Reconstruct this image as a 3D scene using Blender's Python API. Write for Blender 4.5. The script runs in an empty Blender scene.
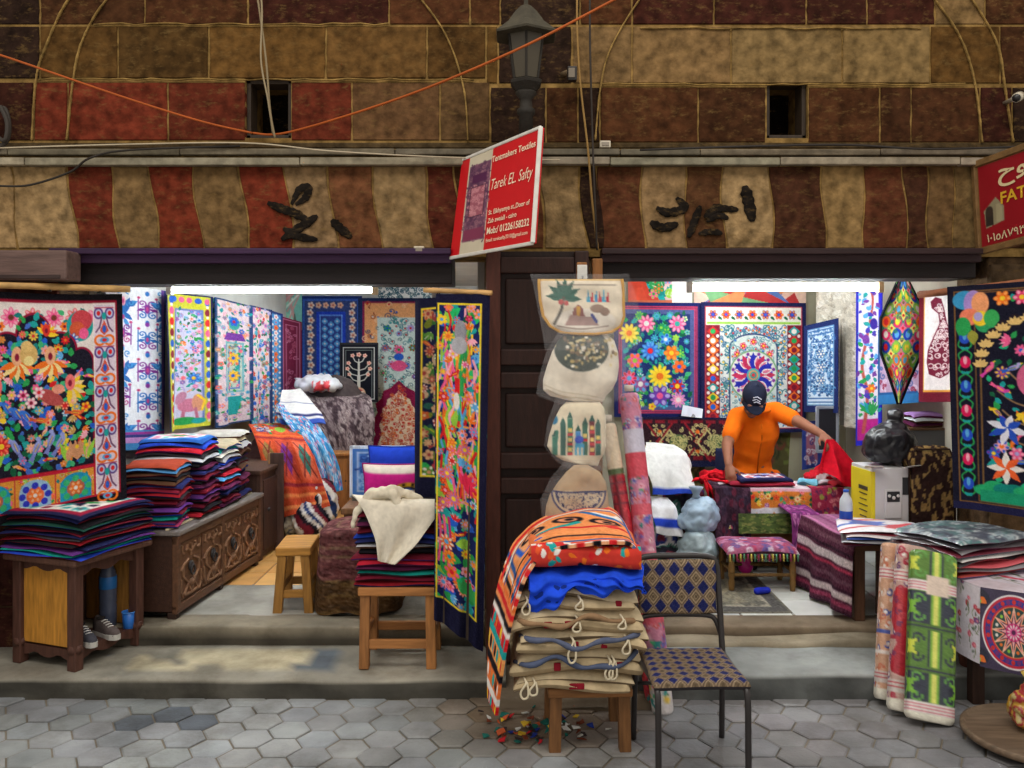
WORLD=0.5; SKYW=140.0; EXPO=0.45; TUBE=72.0
import bpy, bmesh, math, random
import numpy as np
from mathutils import Vector, Matrix, noise

SC = bpy.context.scene
COL = SC.collection
F, CX, HY, CAMZ = 880.0, 512.0, 340.0, 1.75      # focal length in pixels, principal column, horizon row, eye height

def W(px, py, d):
    """world point seen at pixel (px,py) at distance d in front of the lens"""
    return np.array([(px-CX)*d/F, d, CAMZ-(py-HY)*d/F])

def lin(c):
    c = np.asarray(c, float)/255.0
    return np.where(c <= 0.04045, c/12.92, ((c+0.055)/1.055)**2.4)

# ------------------------------------------------------------------ materials
MATS = {}
def mat(name, base=None, attr=True, rough=0.85, metal=0.0, var=0.12, vscale=8.0, bump=0.15, bscale=180.0,
        stretch=(1,1,1), coat=0.0, sheen=0.0, alpha=None, emit=None, spec=0.35, trans=0.0, dirt=0.0, fleck=None):
    m = bpy.data.materials.new(name); m.use_nodes = True
    nt = m.node_tree; N = nt.nodes; L = nt.links
    p = N['Principled BSDF']
    p.inputs['Roughness'].default_value = rough
    p.inputs['Metallic'].default_value = metal
    p.inputs['Specular IOR Level'].default_value = spec
    if coat: p.inputs['Coat Weight'].default_value = coat; p.inputs['Coat Roughness'].default_value = 0.18
    if sheen: p.inputs['Sheen Weight'].default_value = sheen
    if trans: p.inputs['Transmission Weight'].default_value = trans
    if alpha is not None: p.inputs['Alpha'].default_value = alpha
    if attr:
        a = N.new('ShaderNodeAttribute'); a.attribute_name = 'Col'; src = a.outputs['Color']
    else:
        r = N.new('ShaderNodeRGB'); c = lin(base); r.outputs[0].default_value = (c[0], c[1], c[2], 1); src = r.outputs[0]
    tc = N.new('ShaderNodeTexCoord'); mp = N.new('ShaderNodeMapping'); mp.inputs['Scale'].default_value = stretch
    L.new(tc.outputs['Object'], mp.inputs['Vector'])
    n1 = N.new('ShaderNodeTexNoise'); n1.inputs['Scale'].default_value = vscale; n1.inputs['Detail'].default_value = 6
    L.new(mp.outputs[0], n1.inputs['Vector'])
    mr = N.new('ShaderNodeMapRange'); mr.inputs[1].default_value = 0.3; mr.inputs[2].default_value = 0.7
    mr.inputs[3].default_value = 1-var; mr.inputs[4].default_value = 1+var
    L.new(n1.outputs['Fac'], mr.inputs[0])
    mx = N.new('ShaderNodeMix'); mx.data_type = 'RGBA'; mx.blend_type = 'MULTIPLY'; mx.inputs[0].default_value = 1
    L.new(src, mx.inputs[6]); L.new(mr.outputs[0], mx.inputs[7])
    last = mx.outputs[2]
    if dirt:
        n3 = N.new('ShaderNodeTexNoise'); n3.inputs['Scale'].default_value = vscale*0.35; n3.inputs['Detail'].default_value = 9
        n3.inputs['Roughness'].default_value = 0.7
        L.new(mp.outputs[0], n3.inputs['Vector'])
        m3 = N.new('ShaderNodeMapRange'); m3.inputs[1].default_value = 0.5; m3.inputs[2].default_value = 0.66
        m3.inputs[3].default_value = 0; m3.inputs[4].default_value = dirt
        L.new(n3.outputs['Fac'], m3.inputs[0])
        mx3 = N.new('ShaderNodeMix'); mx3.data_type = 'RGBA'; mx3.blend_type = 'MULTIPLY'
        L.new(m3.outputs[0], mx3.inputs[0]); L.new(last, mx3.inputs[6]); mx3.inputs[7].default_value = (0.32, 0.27, 0.2, 1)
        last = mx3.outputs[2]
    if fleck:
        n4 = N.new('ShaderNodeTexNoise'); n4.inputs['Scale'].default_value = fleck[1]; n4.inputs['Detail'].default_value = 12; n4.inputs['Roughness'].default_value = 0.78
        mp4 = N.new('ShaderNodeMapping'); mp4.inputs['Scale'].default_value = (0.55, 1, 1.3); L.new(tc.outputs['Object'], mp4.inputs['Vector']); L.new(mp4.outputs[0], n4.inputs['Vector'])
        m4 = N.new('ShaderNodeMapRange'); m4.inputs[1].default_value = 0.53; m4.inputs[2].default_value = 0.70; m4.inputs[3].default_value = 0; m4.inputs[4].default_value = fleck[0]
        L.new(n4.outputs['Fac'], m4.inputs[0])
        mx4 = N.new('ShaderNodeMix'); mx4.data_type = 'RGBA'; L.new(m4.outputs[0], mx4.inputs[0]); L.new(last, mx4.inputs[6])
        c4 = lin(fleck[2]); mx4.inputs[7].default_value = (c4[0], c4[1], c4[2], 1); last = mx4.outputs[2]
    L.new(last, p.inputs['Base Color'])
    if bump:
        n2 = N.new('ShaderNodeTexNoise'); n2.inputs['Scale'].default_value = bscale; n2.inputs['Detail'].default_value = 4
        L.new(mp.outputs[0], n2.inputs['Vector'])
        b = N.new('ShaderNodeBump'); b.inputs['Strength'].default_value = bump; b.inputs['Distance'].default_value = 0.01
        L.new(n2.outputs['Fac'], b.inputs['Height']); L.new(b.outputs[0], p.inputs['Normal'])
    if emit:
        p.inputs['Emission Color'].default_value = (*emit[0], 1); p.inputs['Emission Strength'].default_value = emit[1]
    MATS[name] = m
    return m

M_CLOTH = mat('embroidered_cotton', rough=0.95, var=0.10, vscale=30, bump=0.25, bscale=420, spec=0.15)
M_FELT = mat('folded_cotton', rough=0.95, var=0.16, vscale=25, bump=0.3, bscale=220, spec=0.15)
M_RUGS = mat('woven_wool', rough=1.0, var=0.25, vscale=60, bump=0.6, bscale=300, spec=0.1)
M_WRAP = mat('plastic_wrapped_cotton', rough=0.6, var=0.10, vscale=25, bump=0.35, bscale=35, coat=0.7, spec=0.4)
M_WOOD = mat('stained_wood', rough=0.6, var=0.3, vscale=9, bump=0.2, bscale=40, stretch=(6,6,0.8))
M_WOODX = mat('stained_wood_lengthwise', rough=0.65, var=0.3, vscale=7, bump=0.2, bscale=30, stretch=(0.7,6,6))
M_WOODY = mat('carved_wood', rough=0.55, var=0.28, vscale=8, bump=0.25, bscale=40, stretch=(5,0.8,5))
M_STONE = mat('painted_limestone', rough=0.95, var=0.5, vscale=16, bump=0.8, bscale=38, spec=0.1, dirt=0.5, fleck=(0.62,26.0,(122,96,56)))
M_PAVE = mat('concrete_paver', rough=0.75, var=0.22, vscale=4.5, bump=0.4, bscale=60, spec=0.25, dirt=0.5)
M_STEP = mat('worn_concrete', rough=0.85, var=0.3, vscale=4.0, bump=0.6, bscale=18, spec=0.2, dirt=0.55)
M_TILE = mat('floor_tile', rough=0.5, var=0.14, vscale=5, bump=0.1, bscale=40, dirt=0.25)
M_PLASTER = mat('painted_plaster', rough=0.9, var=0.12, vscale=3, bump=0.3, bscale=20, dirt=0.2)
M_METAL = mat('painted_metal', rough=0.4, var=0.1, vscale=20, bump=0.05, spec=0.5)
M_RUST = mat('weathered_metal', rough=0.7, var=0.3, vscale=18, bump=0.3, bscale=60, dirt=0.4)
M_PLAS = mat('plastic', rough=0.35, var=0.05, vscale=10, bump=0.0, spec=0.5)
M_BAG = mat('plastic_bag', rough=0.28, var=0.1, vscale=12, bump=0.5, bscale=26, spec=0.5)
M_CLEAR = mat('clear_plastic_film', rough=0.12, var=0.02, bump=0.9, bscale=28, alpha=0.045, spec=0.6)
M_SHIRT = mat('shirt_cotton', rough=0.9, var=0.06, vscale=14, bump=0.15, bscale=200, spec=0.15)
M_SKIN = mat('skin', rough=0.6, var=0.08, vscale=20, bump=0.08, bscale=150)
M_PAINT = mat('sign_paint', rough=0.4, var=0.05, vscale=10, bump=0.05, spec=0.4)
M_WIRE = mat('cable_sheath', rough=0.7, var=0.1, bump=0.0)
M_TUBE = mat('lamp_glass', base=(255,255,255), attr=False, bump=0.0, var=0.0, emit=((0.93,0.98,1.0), TUBE))

# ------------------------------------------------------------------ mesh builder
class MB:
    def __init__(self, col=(128,128,128)):
        self.v=[]; self.c=[]; self.f=[]; self.n=0; self.col=col; self.smooth=[]
    def add(self, verts, faces, col=None, smooth=True):
        verts=np.asarray(verts,float).reshape(-1,3); n=len(verts)
        self.v.append(verts)
        if col is None: col=self.col
        col=np.asarray(col,float)
        if col.ndim==1: col=np.tile(col,(n,1))
        self.c.append(col)
        o=self.n
        self.f.extend([tuple(i+o for i in f) for f in faces])
        self.smooth.extend([smooth]*len(faces))
        self.n+=n
        return self
    def bm(self, b, col=None, smooth=False, M=None):
        b.verts.index_update()
        vs=[(M@v.co if M else v.co)[:] for v in b.verts]
        fs=[[v.index for v in f.verts] for f in b.faces]
        b.free(); return self.add(vs,fs,col,smooth)
    def box(self, c, s, col=None, bev=0.006, rot=0.0, M=None, seg=2):
        b=bmesh.new(); bmesh.ops.create_cube(b,size=1.0)
        bmesh.ops.scale(b,vec=s,verts=b.verts)
        if bev>0:
            bev=min(bev,min(s)*0.45)
            bmesh.ops.bevel(b,geom=b.edges[:],offset=bev,segments=seg,affect='EDGES',profile=0.5)
        T=Matrix.Translation(c)@Matrix.Rotation(rot,4,'Z')
        if M is not None: T=M@T
        return self.bm(b,col,False,T)
    def beam(self, p0, p1, w, h, col=None, bev=0.004, up=(0,0,1)):
        """rectangular bar from p0 to p1"""
        p0=Vector(p0); p1=Vector(p1); z=(p1-p0); ln=z.length; z.normalize(); up=Vector(up)
        if abs(z.dot(up))>0.95: up=Vector((0,1,0))
        x=up.cross(z).normalized(); y=z.cross(x)
        T=Matrix(((x.x,y.x,z.x,(p0.x+p1.x)/2),(x.y,y.y,z.y,(p0.y+p1.y)/2),(x.z,y.z,z.z,(p0.z+p1.z)/2),(0,0,0,1)))
        b=bmesh.new(); bmesh.ops.create_cube(b,size=1.0); bmesh.ops.scale(b,vec=(w,h,ln),verts=b.verts)
        if bev>0: bmesh.ops.bevel(b,geom=b.edges[:],offset=min(bev,min(w,h,ln)*0.4),segments=2,affect='EDGES',profile=0.5)
        return self.bm(b,col,False,T)
    def tube(self, pts, r, seg=10, col=None, cap=True, closed=False, flat=1.0):
        P=[Vector(p) for p in pts]; n=len(P)
        R=[r]*n if np.isscalar(r) else list(r)
        vs=[]; fs=[]; prev=None
        for i in range(n):
            a=P[(i-1)%n] if (closed or i>0) else P[0]; b=P[(i+1)%n] if (closed or i<n-1) else P[-1]
            t=(b-a).normalized()
            if prev is None:
                up=Vector((0,0,1)) if abs(t.z)<0.9 else Vector((1,0,0))
                x=up.cross(t).normalized()
            else:
                x=(prev-t*prev.dot(t)).normalized()
            prev=x; y=t.cross(x)
            for k in range(seg):
                a_=2*math.pi*k/seg
                vs.append(P[i]+x*(math.cos(a_)*R[i])+y*(math.sin(a_)*R[i]*flat))
        m=n if closed else n-1
        for i in range(m):
            j=(i+1)%n
            for k in range(seg):
                l=(k+1)%seg
                fs.append((i*seg+k,i*seg+l,j*seg+l,j*seg+k))
        if cap and not closed:
            fs.append(tuple(range(seg-1,-1,-1))); fs.append(tuple((n-1)*seg+k for k in range(seg)))
        return self.add([v[:] for v in vs],fs,col,True)
    def lathe(self, prof, c=(0,0,0), seg=24, col=None, smooth=True, M=None, rot=0.0):
        vs=[];fs=[];n=len(prof)
        for r,z in prof:
            for k in range(seg):
                a=2*math.pi*k/seg+rot
                vs.append((c[0]+r*math.cos(a),c[1]+r*math.sin(a),c[2]+z))
        if M is not None: vs=[(M@Vector(v))[:] for v in vs]
        for i in range(n-1):
            for k in range(seg):
                l=(k+1)%seg
                fs.append((i*seg+k,i*seg+l,(i+1)*seg+l,(i+1)*seg+k))
        fs.append(tuple(range(seg-1,-1,-1))); fs.append(tuple((n-1)*seg+k for k in range(seg)))
        if col is not None and np.asarray(col).ndim==2:
            col=np.repeat(np.asarray(col,float),seg,axis=0)
        return self.add(vs,fs,col,smooth)
    def prism(self, poly, y0, y1, col=None, axis='Y', bev=0.0):
        """polygon in the XZ plane extruded from y0 to y1"""
        b=bmesh.new()
        vs=[b.verts.new((p[0],y0,p[1])) for p in poly]
        f=b.faces.new(vs)
        r=bmesh.ops.extrude_face_region(b,geom=[f])
        bmesh.ops.translate(b,vec=(0,y1-y0,0),verts=[g for g in r['geom'] if isinstance(g,bmesh.types.BMVert)])
        bmesh.ops.recalc_face_normals(b,faces=b.faces[:])
        if bev: bmesh.ops.bevel(b,geom=[e for e in b.edges if all(abs(v.co.y-y0)<1e-6 for v in e.verts)],offset=bev,segments=1,affect='EDGES')
        return self.bm(b,col,False)
    def sheet(self, fn, nu, nv, cv=None, th=0.006, col=None, back=None, bk=6, nrm=None):
        """cloth: fn(U,V) -> points; v runs down; front carries the canvas, a rim and a coarse back give it thickness"""
        u=np.linspace(0,1,nu); v=np.linspace(0,1,nv)
        U,V=np.meshgrid(u,v)
        P=fn(U,V)
        du=np.gradient(P,axis=1); dv=np.gradient(P,axis=0)
        nn=np.cross(dv,du); nn/= (np.linalg.norm(nn,axis=2,keepdims=True)+1e-12)
        if nrm is not None: nn=np.tile(np.asarray(nrm,float),(nv,nu,1))
        if cv is not None:
            C=cv.sample(U,V)
        else:
            C=np.tile(np.asarray(col if col is not None else self.col,float),(nv,nu,1))
        idx=np.arange(nu*nv).reshape(nv,nu)
        q=np.stack([idx[:-1,:-1],idx[1:,:-1],idx[1:,1:],idx[:-1,1:]],axis=-1).reshape(-1,4)
        self.add(P.reshape(-1,3),[],C.reshape(-1,3)); o=self.n-nu*nv
        self.f.extend(map(tuple,(q+o).tolist())); self.smooth.extend([True]*len(q))
        # back
        iu=sorted(set(list(range(0,nu,bk))+[nu-1])); iv=sorted(set(list(range(0,nv,bk))+[nv-1]))
        B=(P-nn*th)[np.ix_(iv,iu)]; bc=np.asarray(back,float) if back is not None else C.reshape(-1,3).mean(axis=0)*0.6
        bi=np.arange(len(iu)*len(iv)).reshape(len(iv),len(iu))
        q=np.stack([bi[:-1,:-1],bi[:-1,1:],bi[1:,1:],bi[1:,:-1]],axis=-1).reshape(-1,4)
        ob=self.n; self.add(B.reshape(-1,3),[],bc)
        self.f.extend(map(tuple,(q+ob).tolist())); self.smooth.extend([True]*len(q))
        # rim
        loop=[(0,i) for i in range(nu)]+[(j,nu-1) for j in range(1,nv)]+[(nv-1,i) for i in range(nu-2,-1,-1)]+[(j,0) for j in range(nv-2,0,-1)]
        a=np.array([P[l] for l in loop]); b=np.array([P[l]-nn[l]*th for l in loop]); cc=np.array([C[l] for l in loop])
        n=len(loop); fs=[(i,(i+1)%n,n+(i+1)%n,n+i) for i in range(n)]
        self.add(np.vstack([a,b]),fs,np.vstack([cc,cc]),True)
        return self
    def slab(self, w, d, h, col, col2=None, rng=None, cv=None, droop=0.0, n=16, at=(0,0,0), rot=0.0, wav=0.004, e=14, cvn=None):
        """soft folded cloth, bottom at z=0 of AT"""
        rng=rng or random.Random(1)
        if cv is not None: n=cvn or max(cv.a.shape[0],cv.a.shape[1])//2
        s=np.linspace(-1,1,n); s=np.sign(s)*(1-(1-np.abs(s))**1.7) if cv is None else s
        S,T=np.meshgrid(s,s)
        m=np.maximum(np.abs(S),np.abs(T)); f=np.sqrt(np.clip(1-m**e,0,1))
        k=[rng.uniform(-1,1) for _ in range(8)]
        xs=S*w/2*(1+0.03*k[0]*T+0.02*np.sin(3*T+k[1]*3)); ys=T*d/2*(1+0.03*k[2]*S+0.02*np.sin(3*S+k[3]*3))
        wv=wav*(np.sin(3.1*S+5*k[4])*np.cos(2.7*T+5*k[5])+0.6*np.sin(5*T+3*S+k[6]*4))*m
        cs=(np.abs(S*T))**3
        z0=h/2+wv-droop*cs*(1+0.5*k[7])-droop*0.3*m**6
        ca,sa=math.cos(rot),math.sin(rot)
        def P(z): return np.stack([at[0]+xs*ca-ys*sa,at[1]+xs*sa+ys*ca,at[2]+z],axis=-1).reshape(-1,3)
        idx=np.arange(n*n).reshape(n,n)
        q=np.stack([idx[:-1,:-1],idx[:-1,1:],idx[1:,1:],idx[1:,:-1]],axis=-1).reshape(-1,4)
        ct=cv.sample((S+1)/2,(1-T)/2).reshape(-1,3) if cv is not None else col
        self.add(P(z0+f*h/2),[tuple(x) for x in q.tolist()],ct,True)
        self.add(P(z0-f*h/2),[tuple(x[::-1]) for x in q.tolist()],col2 if col2 is not None else col,True)
        return self
    def bolt(self, p0, p1, r, cv=None, col=None, seg=40, nv=60, flat=1.0, ang=0.0, square=0.0, sag=0.0):
        """roll of cloth from the bottom p0 to the top p1; the canvas wraps it, u=0.5 faces the viewer"""
        p0=Vector(p0);p1=Vector(p1); t=(p1-p0).normalized(); x=Vector((0,-1,0)).cross(t).normalized(); x=-x if x.x<0 else x
        y=Vector(t.cross(x)); y=-y if y.y>0 else y      # y points to the viewer
        if ang:
            x,y=(x*math.cos(ang)+y*math.sin(ang)),(y*math.cos(ang)-x*math.sin(ang))
        L=(p1-p0).length
        us=np.linspace(0,1,seg); vs=np.linspace(0,1,nv)
        a=(us-0.5)*2*math.pi          # 0 faces viewer
        pr=(np.abs(np.cos(a))**(2+square)+np.abs(np.sin(a))**(2+square))**(-1/(2+square))
        cx=np.sin(a)*pr*r; cy=np.cos(a)*pr*r*flat
        V=np.array([(p1+(p0-p1)*float(v)+y*sag*math.sin(math.pi*v))[:] for v in vs])
        end=np.clip(np.minimum(vs,1-vs)*L/0.02,0,1); sc=0.8+0.2*np.sqrt(end)
        P=V[:,None,:]+(cx[None,:,None]*np.array(x)[None,None,:]+cy[None,:,None]*np.array(y)[None,None,:])*sc[:,None,None]
        U2,V2=np.meshgrid(us,vs)
        C=cv.sample(U2,V2).reshape(-1,3) if cv is not None else (col if col is not None else self.col)
        idx=np.arange(seg*nv).reshape(nv,seg)
        q=np.stack([idx[:-1,:-1],idx[1:,:-1],idx[1:,1:],idx[:-1,1:]],axis=-1).reshape(-1,4).tolist()
        fs=[tuple(k) for k in q]+[tuple(range(seg-1)),tuple((nv-1)*seg+i for i in range(seg-2,-1,-1))]
        self.add(P.reshape(-1,3),fs,C,True)
        return self

def make_obj(name, mb, m, parent=None, origin=None):
    V=np.vstack(mb.v) if mb.v else np.zeros((0,3)); C=np.vstack(mb.c)
    loc=np.zeros(3)
    if origin=='base':
        lo=V.min(axis=0); hi=V.max(axis=0); loc=np.array([(lo[0]+hi[0])/2,(lo[1]+hi[1])/2,lo[2]])
    V=V-loc
    me=bpy.data.meshes.new(name)
    me.from_pydata(V.tolist(),[],mb.f); 
    me.polygons.foreach_set('use_smooth',mb.smooth)
    at=me.color_attributes.new('Col','FLOAT_COLOR','POINT')
    cc=np.ones((len(V),4)); cc[:,:3]=lin(np.clip(C,0,255))
    at.data.foreach_set('color',cc.ravel())
    me.materials.append(m); me.validate(); me.update()
    o=bpy.data.objects.new(name,me); COL.objects.link(o); o.location=loc
    if parent is not None: o.parent=parent
    return o

def tag(o,label,cat,group=None,kind=None):
    if label: o['label']=label
    if cat: o['category']=cat
    if group: o['group']=group
    if kind: o['kind']=kind
    return o
def thing(name,label,cat,loc=(0,0,0),rz=0.0,group=None):
    o=bpy.data.objects.new(name,None); COL.objects.link(o); o.empty_display_size=0.1
    o.location=loc; o.rotation_euler=(0,0,rz)
    return tag(o,label,cat,group)
def part(name,mb,m,parent,world=False):
    """a part; WORLD: the mesh was built in world coordinates and is moved into its parent's frame"""
    if world:
        L=np.array(parent.location); rz=parent.rotation_euler.z
        p=parent.parent
        if p is not None: raise RuntimeError('world part below a part')
        ca,sa=math.cos(-rz),math.sin(-rz)
        for i,v in enumerate(mb.v):
            v=v-L; mb.v[i]=np.stack([v[:,0]*ca-v[:,1]*sa,v[:,0]*sa+v[:,1]*ca,v[:,2]],axis=1)
    return make_obj(name,mb,m,parent)
def solo(name,mb,m,label,cat,group=None,kind=None):
    return tag(make_obj(name,mb,m,None,'base'),label,cat,group,kind)
def struct(name,mb,m,parent=None):
    o=make_obj(name,mb,m,parent)
    if parent is None: o['kind']='structure'
    return o

def blob(shapes, voxel=0.012, smooth=6, col=(128,128,128), colfn=None, dec=None, disp=None):
    """shapes: list of ('cap',p0,p1,r0,r1) or ('ell',c,(rx,ry,rz)[,rotation matrix]) fused into one continuous skin"""
    b=bmesh.new()
    for s in shapes:
        if s[0]=='ell':
            M=Matrix.Translation(s[1])@(s[3].to_4x4() if len(s)>3 else Matrix.Identity(4))@Matrix.Diagonal((*s[2],1))
            bmesh.ops.create_icosphere(b,subdivisions=3,radius=1.0,matrix=M)
        elif s[0]=='box':
            M=Matrix.Translation(s[1])@(s[3].to_4x4() if len(s)>3 else Matrix.Identity(4))@Matrix.Diagonal((*s[2],1))
            bmesh.ops.create_cube(b,size=1.0,matrix=M)
        else:
            _,p0,p1,r0,r1=s; p0=Vector(p0);p1=Vector(p1)
            z=(p1-p0); L=z.length
            if L<1e-6: continue
            q=Vector((0,0,1)).rotation_difference(z.normalized())
            M=Matrix.Translation((p0+p1)/2)@q.to_matrix().to_4x4()
            bmesh.ops.create_cone(b,cap_ends=True,segments=16,radius1=r0,radius2=r1,depth=L,matrix=M)
            bmesh.ops.create_icosphere(b,subdivisions=2,radius=r0,matrix=Matrix.Translation(p0))
            bmesh.ops.create_icosphere(b,subdivisions=2,radius=r1,matrix=Matrix.Translation(p1))
    me=bpy.data.meshes.new('t'); b.to_mesh(me); b.free()
    o=bpy.data.objects.new('t',me); COL.objects.link(o)
    r=o.modifiers.new('r','REMESH'); r.mode='VOXEL'; r.voxel_size=voxel
    if smooth:
        s=o.modifiers.new('s','SMOOTH'); s.iterations=smooth; s.factor=0.5
    dg=bpy.context.evaluated_depsgraph_get(); dg.update()
    ev=o.evaluated_get(dg); m2=ev.to_mesh()
    n=len(m2.vertices); V=np.empty(n*3); m2.vertices.foreach_get('co',V); V=V.reshape(-1,3)
    NN=np.empty(n*3); m2.vertices.foreach_get('normal',NN); NN=NN.reshape(-1,3)
    fs=[tuple(p.vertices) for p in m2.polygons]
    ev.to_mesh_clear(); bpy.data.objects.remove(o); bpy.data.meshes.remove(me)
    if disp:
        amp,sc=disp[0],disp[1]
        for i in range(n):
            p=Vector(V[i])*sc
            d_=amp*(abs(noise.noise(p))*2-0.5+0.5*noise.noise(p*2.3))
            V[i]+=NN[i]*d_
    mb=MB(col); C=colfn(V) if colfn else np.tile(np.asarray(col,float),(n,1))
    mb.add(V,fs,C,True)
    return mb

def text_mesh(s, size=1.0, shear=0.0, bold=0.0, align='LEFT', width=None, space=1.0):
    """outline of a line of lettering: vertices (x,y) and faces"""
    cu=bpy.data.curves.new('t','FONT'); cu.body=s; cu.size=size; cu.shear=shear; cu.offset=bold; cu.align_x=align; cu.space_character=space
    cu.resolution_u=3
    o=bpy.data.objects.new('t',cu); COL.objects.link(o)
    dg=bpy.context.evaluated_depsgraph_get(); dg.update()
    me=bpy.data.meshes.new_from_object(o.evaluated_get(dg))
    V=np.array([v.co[:] for v in me.vertices]).reshape(-1,3); fs=[tuple(p.vertices) for p in me.polygons]
    bpy.data.objects.remove(o); bpy.data.curves.remove(cu); bpy.data.meshes.remove(me)
    if len(V)==0: V=np.zeros((0,3))
    if width and len(V):
        w=V[:,0].max()-V[:,0].min(); V[:,0]=(V[:,0]-V[:,0].min())*width/w
    return V,fs

# ------------------------------------------------------------------ pattern canvas
class Cv:
    """small raster in design units W x H used as the colour pattern of a textile (sampled at mesh vertices)"""
    def __init__(s,w,h,bg,k=1.0):
        s.w,s.h,s.k=w,h,k
        s.a=np.empty((int(round(h*k)),int(round(w*k)),3)); s.a[:]=bg
    def sample(s,U,V):
        H,Wd=s.a.shape[:2]
        x=np.clip(U*(Wd-1),0,Wd-1.001); y=np.clip(V*(H-1),0,H-1.001)
        x0=x.astype(int); y0=y.astype(int); fx=(x-x0)[...,None]; fy=(y-y0)[...,None]
        A=s.a; x1=np.minimum(x0+1,Wd-1); y1=np.minimum(y0+1,H-1)
        return (A[y0,x0]*(1-fx)+A[y0,x1]*fx)*(1-fy)+(A[y1,x0]*(1-fx)+A[y1,x1]*fx)*fy
    def _win(s,x0,y0,x1,y1):
        H,Wd=s.a.shape[:2]
        i0=max(0,int(math.floor(x0*s.k))-1); i1=min(Wd,int(math.ceil(x1*s.k))+2)
        j0=max(0,int(math.floor(y0*s.k))-1); j1=min(H,int(math.ceil(y1*s.k))+2)
        if i1<=i0 or j1<=j0: return None
        X,Y=np.meshgrid((np.arange(i0,i1)+0.5)/s.k,(np.arange(j0,j1)+0.5)/s.k)
        return i0,i1,j0,j1,X,Y
    def _put(s,w,a,col):
        i0,i1,j0,j1,_,_=w; a=np.clip(a,0,1)[...,None]
        s.a[j0:j1,i0:i1]=s.a[j0:j1,i0:i1]*(1-a)+np.asarray(col,float)*a
    def rect(s,x0,y0,x1,y1,col):
        w=s._win(x0,y0,x1,y1)
        if w is None: return
        X,Y=w[4],w[5]; d=np.minimum(np.minimum(X-x0,x1-X),np.minimum(Y-y0,y1-Y))
        s._put(w,d*s.k+0.5,col)
    def frame(s,x0,y0,x1,y1,t,col):
        s.rect(x0,y0,x1,y0+t,col); s.rect(x0,y1-t,x1,y1,col); s.rect(x0,y0,x0+t,y1,col); s.rect(x1-t,y0,x1,y1,col)
    def ell(s,cx,cy,rx,ry,col,rot=0.0):
        R=max(rx,ry); w=s._win(cx-R,cy-R,cx+R,cy+R)
        if w is None: return
        X,Y=w[4]-cx,w[5]-cy; ca,sa=math.cos(rot),math.sin(rot)
        x=X*ca+Y*sa; y=-X*sa+Y*ca
        d=(1-np.sqrt((x/rx)**2+(y/ry)**2))*min(rx,ry)
        s._put(w,d*s.k+0.5,col)
    def ring(s,cx,cy,r,t,col,ry=None):
        ry=ry or r; R=max(r,ry)+t; w=s._win(cx-R,cy-R,cx+R,cy+R)
        if w is None: return
        X,Y=w[4]-cx,w[5]-cy; d=t/2-np.abs(np.sqrt((X/r)**2+(Y/ry)**2)-1)*min(r,ry)
        s._put(w,d*s.k+0.5,col)
    def poly(s,pts,col):
        p=np.asarray(pts,float); w=s._win(p[:,0].min(),p[:,1].min(),p[:,0].max(),p[:,1].max())
        if w is None: return
        X,Y=w[4],w[5]; ins=np.zeros(X.shape,bool); n=len(p)
        for i in range(n):
            x1,y1=p[i]; x2,y2=p[(i+1)%n]
            if y1==y2: continue
            c=((y1>Y)!=(y2>Y))&(X<(x2-x1)*(Y-y1)/(y2-y1)+x1); ins^=c
        s._put(w,ins.astype(float),col)
    def line(s,pts,t,col,closed=False):
        p=np.asarray(pts,float)
        if closed: p=np.vstack([p,p[:1]])
        w=s._win(p[:,0].min()-t,p[:,1].min()-t,p[:,0].max()+t,p[:,1].max()+t)
        if w is None: return
        X,Y=w[4],w[5]; D=np.full(X.shape,1e9)
        for (x1,y1),(x2,y2) in zip(p[:-1],p[1:]):
            dx,dy=x2-x1,y2-y1; L=dx*dx+dy*dy+1e-9
            tt=np.clip(((X-x1)*dx+(Y-y1)*dy)/L,0,1)
            D=np.minimum(D,np.hypot(X-x1-tt*dx,Y-y1-tt*dy))
        s._put(w,(t/2-D)*s.k+0.5,col)
    def leaf(s,x,y,L,wd,ang,col,vein=None):
        t=np.linspace(0,1,9); a=wd*np.sin(np.pi*t**0.8)
        ca,sa=math.cos(ang),math.sin(ang)
        up=[(x+L*q*ca-b*sa,y+L*q*sa+b*ca) for q,b in zip(t,a)]; dn=[(x+L*q*ca+b*sa,y+L*q*sa-b*ca) for q,b in zip(t,a)]
        s.poly(up+dn[::-1],col)
        if vein is not None: s.line([(x,y),(x+L*ca,y+L*sa)],max(0.6,wd*0.25),vein)
    def flower(s,cx,cy,r,n,col,cen,tip=None,rot=0.0,core=0.3,wd=None):
        wd=wd or r*math.pi/n*0.62
        for i in range(n):
            a=rot+2*math.pi*i/n
            s.ell(cx+math.cos(a)*r*0.6,cy+math.sin(a)*r*0.6,r*0.42,wd,col,a)
            if tip is not None: s.ell(cx+math.cos(a)*r*0.72,cy+math.sin(a)*r*0.72,r*0.24,wd*0.55,tip,a)
        s.ell(cx,cy,r*core,r*core,cen)
    def spiral(s,cx,cy,r,turns,t,col,a0=0.0,sg=1):
        q=np.linspace(0,1,int(10*turns)+6); a=a0+sg*q*turns*2*math.pi; rr=r*(1-0.85*q)
        s.line(np.stack([cx+rr*np.cos(a),cy+rr*np.sin(a)],1),t,col)
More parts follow.
